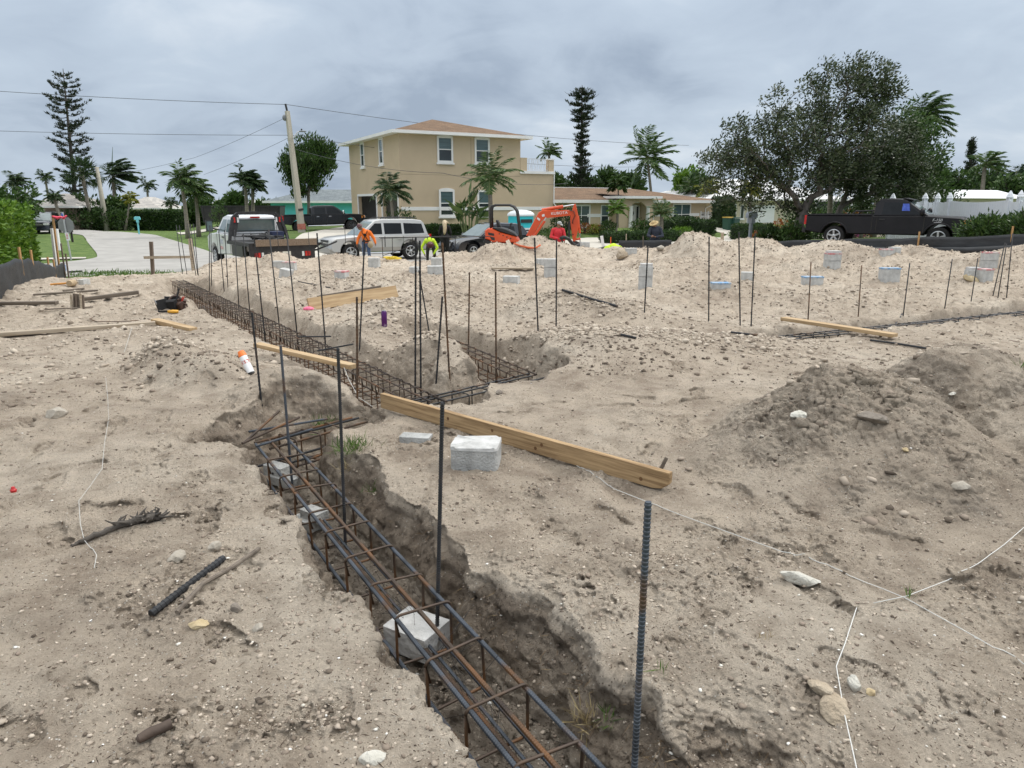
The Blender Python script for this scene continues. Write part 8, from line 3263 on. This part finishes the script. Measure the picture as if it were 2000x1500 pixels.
def stone(label, px_, py_, sx, sy, sz, m, seed, z=None, name='stone', sink=.3, grp=None):
    rng = np.random.default_rng(seed)
    bm = bmesh.new()
    bmesh.ops.create_icosphere(bm, subdivisions=3, radius=1)
    pl_ = [Vector(rng.normal(0, 1, 3)).normalized() for _ in range(9)]
    for v in bm.verts:
        p_ = v.co.copy()
        for n_ in pl_:
            d_ = p_.dot(n_)
            if d_ > .72:
                p_ -= n_ * (d_ - .72) * .9
        p_ *= 1 + .10 * float(noise(p_.x * 3 + seed, p_.y * 3 + p_.z * 3, 3)) + .06 * float(noise(p_.x * 8 + seed, p_.y * 8 + p_.z * 7, 4))
        v.co = (p_.x * sx, p_.y * sy, p_.z * sz)
    me = bpy.data.meshes.new(name)
    bm.to_mesh(me)
    bm.free()
    me.materials.append(m)
    me.polygons.foreach_set('use_smooth', [True] * len(me.polygons))
    me.set_sharp_from_angle(angle=R(28))
    o = bpy.data.objects.new(name, me)
    C.objects.link(o)
    c = hit(px_, py_) if z is None else gz(px_, py_, z)
    o.location = c + Vector((0, 0, sz * (1 - 2 * sink)))
    o.rotation_euler = (rng.uniform(-.3, .3), rng.uniform(-.3, .3), rng.uniform(0, 6.28))
    return tag(o, label, 'stone', grp)


M_STN = mat('grey_stone', (.30, .265, .215), (.44, .40, .34), 9, .9, .8, 50, dist=.01)
M_STNY = mat('yellow_stone', (.38, .29, .16), (.50, .41, .26), 9, .9, .8, 50, dist=.01)
M_STND = mat('dark_stone', (.16, .135, .11), (.27, .235, .195), 9, .9, .8, 50, dist=.01)
M_CLODL = mat('sand_lump', (.33, .265, .19), (.46, .385, .29), 6, .95, 1, 30, dist=.03)
M_CHUNK = mat('concrete_chunk', (.46, .44, .38), (.58, .56, .50), 12, .95, 1, 60, dist=.012)
for i, q in enumerate(((112, 815, .075, .06, .055, M_STN, 'grey rounded rock on the left sand below the silt fence'), (388, 1228, .038, .026, .016, M_STNY, 'yellowish flat stone below the ribbed bar'),
                       (1702, 822, .085, .06, .035, M_STND, 'dark flat stone near the top of the dark heap'), (1562, 1136, .085, .045, .030, M_CHUNK, 'pale broken concrete chunk on sand beside the long string'),
                       (1668, 1345, .026, .020, .030, M_CHUNK, 'whitish stone shard beside the kinked string'), (1875, 955, .05, .035, .026, M_STN, 'rounded grey stone on the lower dark heap'),
                       (1560, 818, .06, .05, .03, M_CHUNK, 'pale stone at the left edge of the dark heap'), (1860, 772, .03, .02, .012, M_CHUNK, 'small white pebble near the top of the dark heap'),
                       (420, 1075, .03, .024, .02, M_STN, 'small grey clod above the ribbed bar'), (345, 1097, .045, .035, .022, M_STN, 'broken crusty clod left of the bar ends'),
                       (1630, 1395, .060, .05, .022, M_CLODL, 'larger dark clod under the kinked string'), (1605, 1350, .045, .04, .022, M_CLODL, 'dark lump just above the larger clod'),
                       (1290, 490, .15, .12, .09, M_STN, 'rough clod on the heap beneath the straw hat man'), (1215, 502, .24, .20, .15, M_CLODL, 'big sandy lump in front of the stooping man in lime'),
                       (1897, 548, .16, .1, .07, M_STNY, 'tan stone in front of the twin blocks'), (945, 768, .035, .028, .012, M_CHUNK, 'white fragment on sand above the big board'),
                       (975, 770, .03, .03, .02, M_STND, 'small dark clod above the middle of the big board'), (1488, 855, .03, .015, .01, M_STN, 'flat sliver stone right of the big board'),
                       (1768, 882, .02, .016, .014, M_STNY, 'small yellow pebble in the dark heap'), (505, 1230, .022, .018, .015, M_STN, 'little grey pebble right of the bars'),
                       (460, 1195, .022, .02, .018, M_STND, 'little dark pebble right of the flat bar'), (1700, 1360, .016, .016, .012, M_STNY, 'tiny tan pebble beside the white shard'),
                       (730, 1490, .04, .025, .015, M_CHUNK, 'pale flat stone at the bottom left of the near cage'))):
    stone(q[6], q[0], q[1], q[2], q[3], q[4], q[5], 200 + i, grp='stones on the sand')

# ---------------- clods and grit: nobody could count them
def scatter(name, n, sampler, smin, smax, m, seed, pw=2.2, squash=.62, subdiv=1, sink=.25):
    rng = np.random.default_rng(seed)
    bm = bmesh.new()
    bmesh.ops.create_icosphere(bm, subdivisions=subdiv, radius=1)
    bv = np.array([tuple(v.co) for v in bm.verts])
    bf = np.array([[v.index for v in f.verts] for f in bm.faces])
    bm.free()
    x, y = sampler(rng, n)
    z, dig, dark, md = sand_parts(x, y)
    k = len(x)
    s = smin * (smax / smin) ** (rng.uniform(0, 1, k) ** pw)
    nv = len(bv)
    V = np.repeat(bv[None], k, 0) * (1 + rng.uniform(-.45, .40, (k, nv, 1)))
    V = V * np.stack([s * rng.uniform(.7, 1.3, k), s * rng.uniform(.7, 1.3, k), s * squash * rng.uniform(.7, 1.2, k)], 1)[:, None]
    a = rng.uniform(0, 6.28, k)
    ca, sa = np.cos(a)[:, None], np.sin(a)[:, None]
    X = V[:, :, 0] * ca - V[:, :, 1] * sa + x[:, None]
    Yy = V[:, :, 0] * sa + V[:, :, 1] * ca + y[:, None]
    Z = V[:, :, 2] + (z + s * squash * (1 - 2 * sink))[:, None]
    F = bf[None] + (np.arange(k) * nv)[:, None, None]
    o = np_mesh(name, np.stack([X, Yy, Z], -1).reshape(-1, 3), F.reshape(-1, 3), m, None, smooth=False)
    o['kind'] = 'stuff'
    return o


def near_sampler(dens, r0, r1):
    def f(rng, n):
        N_ = n * 8
        r = np.exp(rng.uniform(math.log(r0), math.log(r1), N_))
        t_ = rng.uniform(R(-48), R(48), N_)
        x, y = r * np.sin(t_), r * np.cos(t_)
        a, b = ab_np(x, y)
        w_ = dens(x, y)
        ok = (rng.uniform(0, 1, N_) < w_) & (a > SAND_A0) & (a < SAND_A1) & (b < SAND_B1 - .3)
        return x[ok][:n], y[ok][:n]
    return f


def dens_clumps(x, y):
    p_ = sstep(-.2, .55, fbm(x * 1.3, y * 1.3, 71, 3))
    q = sstep(-.1, .5, fbm(x * 4.2, y * 4.2, 73, 2))
    _, dig, dark, md = sand_parts(x, y, False)
    return np.clip(.06 + .55 * p_ * q + .65 * dark + .35 * sstep(.06, .22, md) + .12 * sstep(.02, .2, dig), 0, 1)


def clodmat(name, cols):
    m = leafmat(name, cols, .95, 0.0)
    return m


M_CLOD = clodmat('clod_earth', [(.085, .066, .050), (.16, .128, .098), (.255, .206, .162), (.35, .292, .233), (.46, .393, .318)])
M_CLODS = clodmat('clod_sand', [(.24, .196, .152), (.365, .305, .242), (.46, .393, .318), (.51, .44, .357), (.51, .44, .357)])
M_SHELL = clodmat('shell_bits', [(.50, .46, .38), (.68, .65, .58), (.76, .74, .70)])
M_BITS = clodmat('root_bits', [(.035, .025, .018), (.07, .048, .032), (.10, .07, .045)])
scatter('earth_clods', 30000, near_sampler(lambda x, y: .10 + .9 * dens_clumps(x, y), 1.3, 9.0), .0016, .012, M_CLOD, 301, 3.0, .6, sink=.34)  # real clods; their dark colours also stand in for small shadowed holes
scatter('sand_crumbs', 20000, near_sampler(lambda x, y: .25 + .75 * dens_clumps(x, y), 1.3, 12.0), .0016, .008, M_CLODS, 302, 2.4, .55, sink=.36)
scatter('shell_grit', 1500, near_sampler(lambda x, y: .3 + .5 * dens_clumps(x, y), 1.3, 12.0), .0018, .0085, M_SHELL, 303, 2.2, .45)
scatter('heap_clods', 22000, near_sampler(lambda x, y: np.clip(.12 + 3.2 * sand_parts(x, y, False)[3], 0, 1) * (np.hypot(x, y) > 7), 7.0, 25.0), .008, .036, M_CLODS, 304, 3.0, .72, sink=.36)
scatter('dark_crumbs', 24000, near_sampler(lambda x, y: np.clip(.10 + 2.0 * sand_parts(x, y, False)[3], 0, 1), 6.0, 25.0), .005, .026, M_CLOD, 305, 2.8, .7, sink=.34)
scatter('heap_lumps', 700, near_sampler(lambda x, y: sand_parts(x, y, False)[2], 2.2, 7.0), .008, .034, M_CLOD, 307, 2.2, .6, sink=.3)
scatter('trench_crumbs', 3000, near_sampler(lambda x, y: sstep(.05, .2, sand_parts(x, y, False)[1]), 1.3, 9.0), .0025, .010, M_CLOD, 306, 2.4, sink=.35)

# root fibres, straws and bits of bark
rng = np.random.default_rng(310)
x, y = near_sampler(lambda x, y: .25 + .6 * dens_clumps(x, y), 1.3, 10.0)(rng, 8000)
z = sand_parts(x, y)[0]
k = len(x)
leaf_quads('root_bits', np.stack([x, y, z + .003], 1), np.stack([rng.normal(0, 1, k), rng.normal(0, 1, k), rng.uniform(0, .35, k)], 1), rng.uniform(.006, .03, k), rng.uniform(.0015, .005, k), M_BITS, None, .3, rng)['kind'] = 'stuff'
# roots hanging from the cut wall of the near trench
x, y = near_sampler(lambda x, y: sstep(.02, .10, sand_parts(x, y, False)[1]) * (sand_parts(x, y, False)[1] < .30) * (x + .59 * y > .9), 1.4, 7.0)(rng, 7000)
z = sand_parts(x, y)[0]
k = len(x)
M_ROOTS = leafmat('hair_roots', [(.10, .065, .038), (.17, .115, .065), (.30, .22, .12)], .9, 0)
leaf_quads('hanging_roots', np.stack([x, y, z], 1), np.stack([rng.normal(-.6, .6, k), rng.normal(-.35, .6, k), rng.normal(-.3, .7, k)], 1), rng.uniform(.012, .06, k), rng.uniform(.0014, .003, k), M_ROOTS, None, .2, rng)['kind'] = 'stuff'
# wire ties in the near cage
tw = MB()
for k in range(26):
    u = rng.uniform(.12, .75)
    c_ = Vector((T1[0] + (T1[2] - T1[0]) * u, T1[1] + (T1[3] - T1[1]) * u, .90))
    P_ = [c_ + Vector(rng.normal(0, .07, 3)) for _ in range(3)]
    tw.tube(P_, .0009, 4)
tg = tw.build('tie_wire', M_RBD, None)
tg['kind'] = 'stuff'


def tuft(label, px_, py_, n, h_, m, seed, z=None, spread=.05, name='grass_tuft'):
    rng = np.random.default_rng(seed)
    c = hit(px_, py_) if z is None else gz(px_, py_, z)
    P = np.zeros((n, 3)) + rng.normal(0, spread, (n, 3)) * np.array([1, 1, .3])
    D = rng.normal(0, .6, (n, 3)) + np.array([0, 0, .9])
    o = leaf_quads(name, P, D, h_, h_ * .055, m, None, .2, rng)
    o.location = c
    return tag(o, label, 'grass tuft', 'weeds on the site')


L_GRASS = leafmat('grass_blades', [(.05, .10, .015), (.09, .17, .03), (.14, .22, .05)], .5, .3)
L_STRAW = leafmat('dry_straw', [(.30, .23, .12), (.45, .36, .20), (.52, .43, .27)], .7, .1)
tuft('green grass tuft on the right bank of the near trench', 690, 880, 130, .10, L_GRASS, 401, spread=.05)
tuft('sparse green weeds at the top of the trench corner bank', 636, 838, 70, .09, L_GRASS, 402, spread=.05)
tuft('few green blades on the trench wall farther down', 730, 960, 40, .06, L_GRASS, 403, spread=.03)
tuft('tiny green sprout on the lower trench wall by the nearest dowel', 1185, 1428, 24, .06, L_GRASS, 404, spread=.02)
tuft('single thin green sprout beneath the nearest dowel', 1290, 1318, 8, .08, L_GRASS, 405, spread=.008)
tuft('dry straw wisp on the trench wall at the bottom of the cage', 1146, 1418, 60, .11, L_STRAW, 406, spread=.02)
tuft('small green sprout where the two strings cross', 1772, 1170, 10, .06, L_GRASS, 407, spread=.006)
tuft('green blade at the top of the dark heap by the right edge', 1996, 725, 20, .10, L_GRASS, 408, spread=.02)
tuft('dry straw wisp on the upper trench wall by the middle dowel', 676, 925, 36, .10, L_STRAW, 409, spread=.03)
tuft('tiny dry sprout in the lower right sand', 1493, 1248, 20, .03, L_STRAW, 410, spread=.01)
for i, (px_, Y, n, lb) in enumerate(((190, 26.5, 260, 'grass patch left at the street edge of the sand'), (230, 25.8, 300, 'middle grass patch at the street edge of the sand'), (270, 26.2, 200, 'right grass patch at the street edge of the sand'))):
    p_ = on_ground(px_, Y)
    rng = np.random.default_rng(420 + i)
    P = rng.normal(0, 1, (n, 3)) * np.array([.9, .5, .0])
    D = rng.normal(0, .5, (n, 3)) + np.array([0, 0, .8])
    o = leaf_quads('grass_tuft', P, D, .16, .03, L_GRASS, None, .2, rng)
    o.location = p_ + Vector((0, 0, .02))
    tag(o, lb, 'grass tuft', 'weeds on the site')
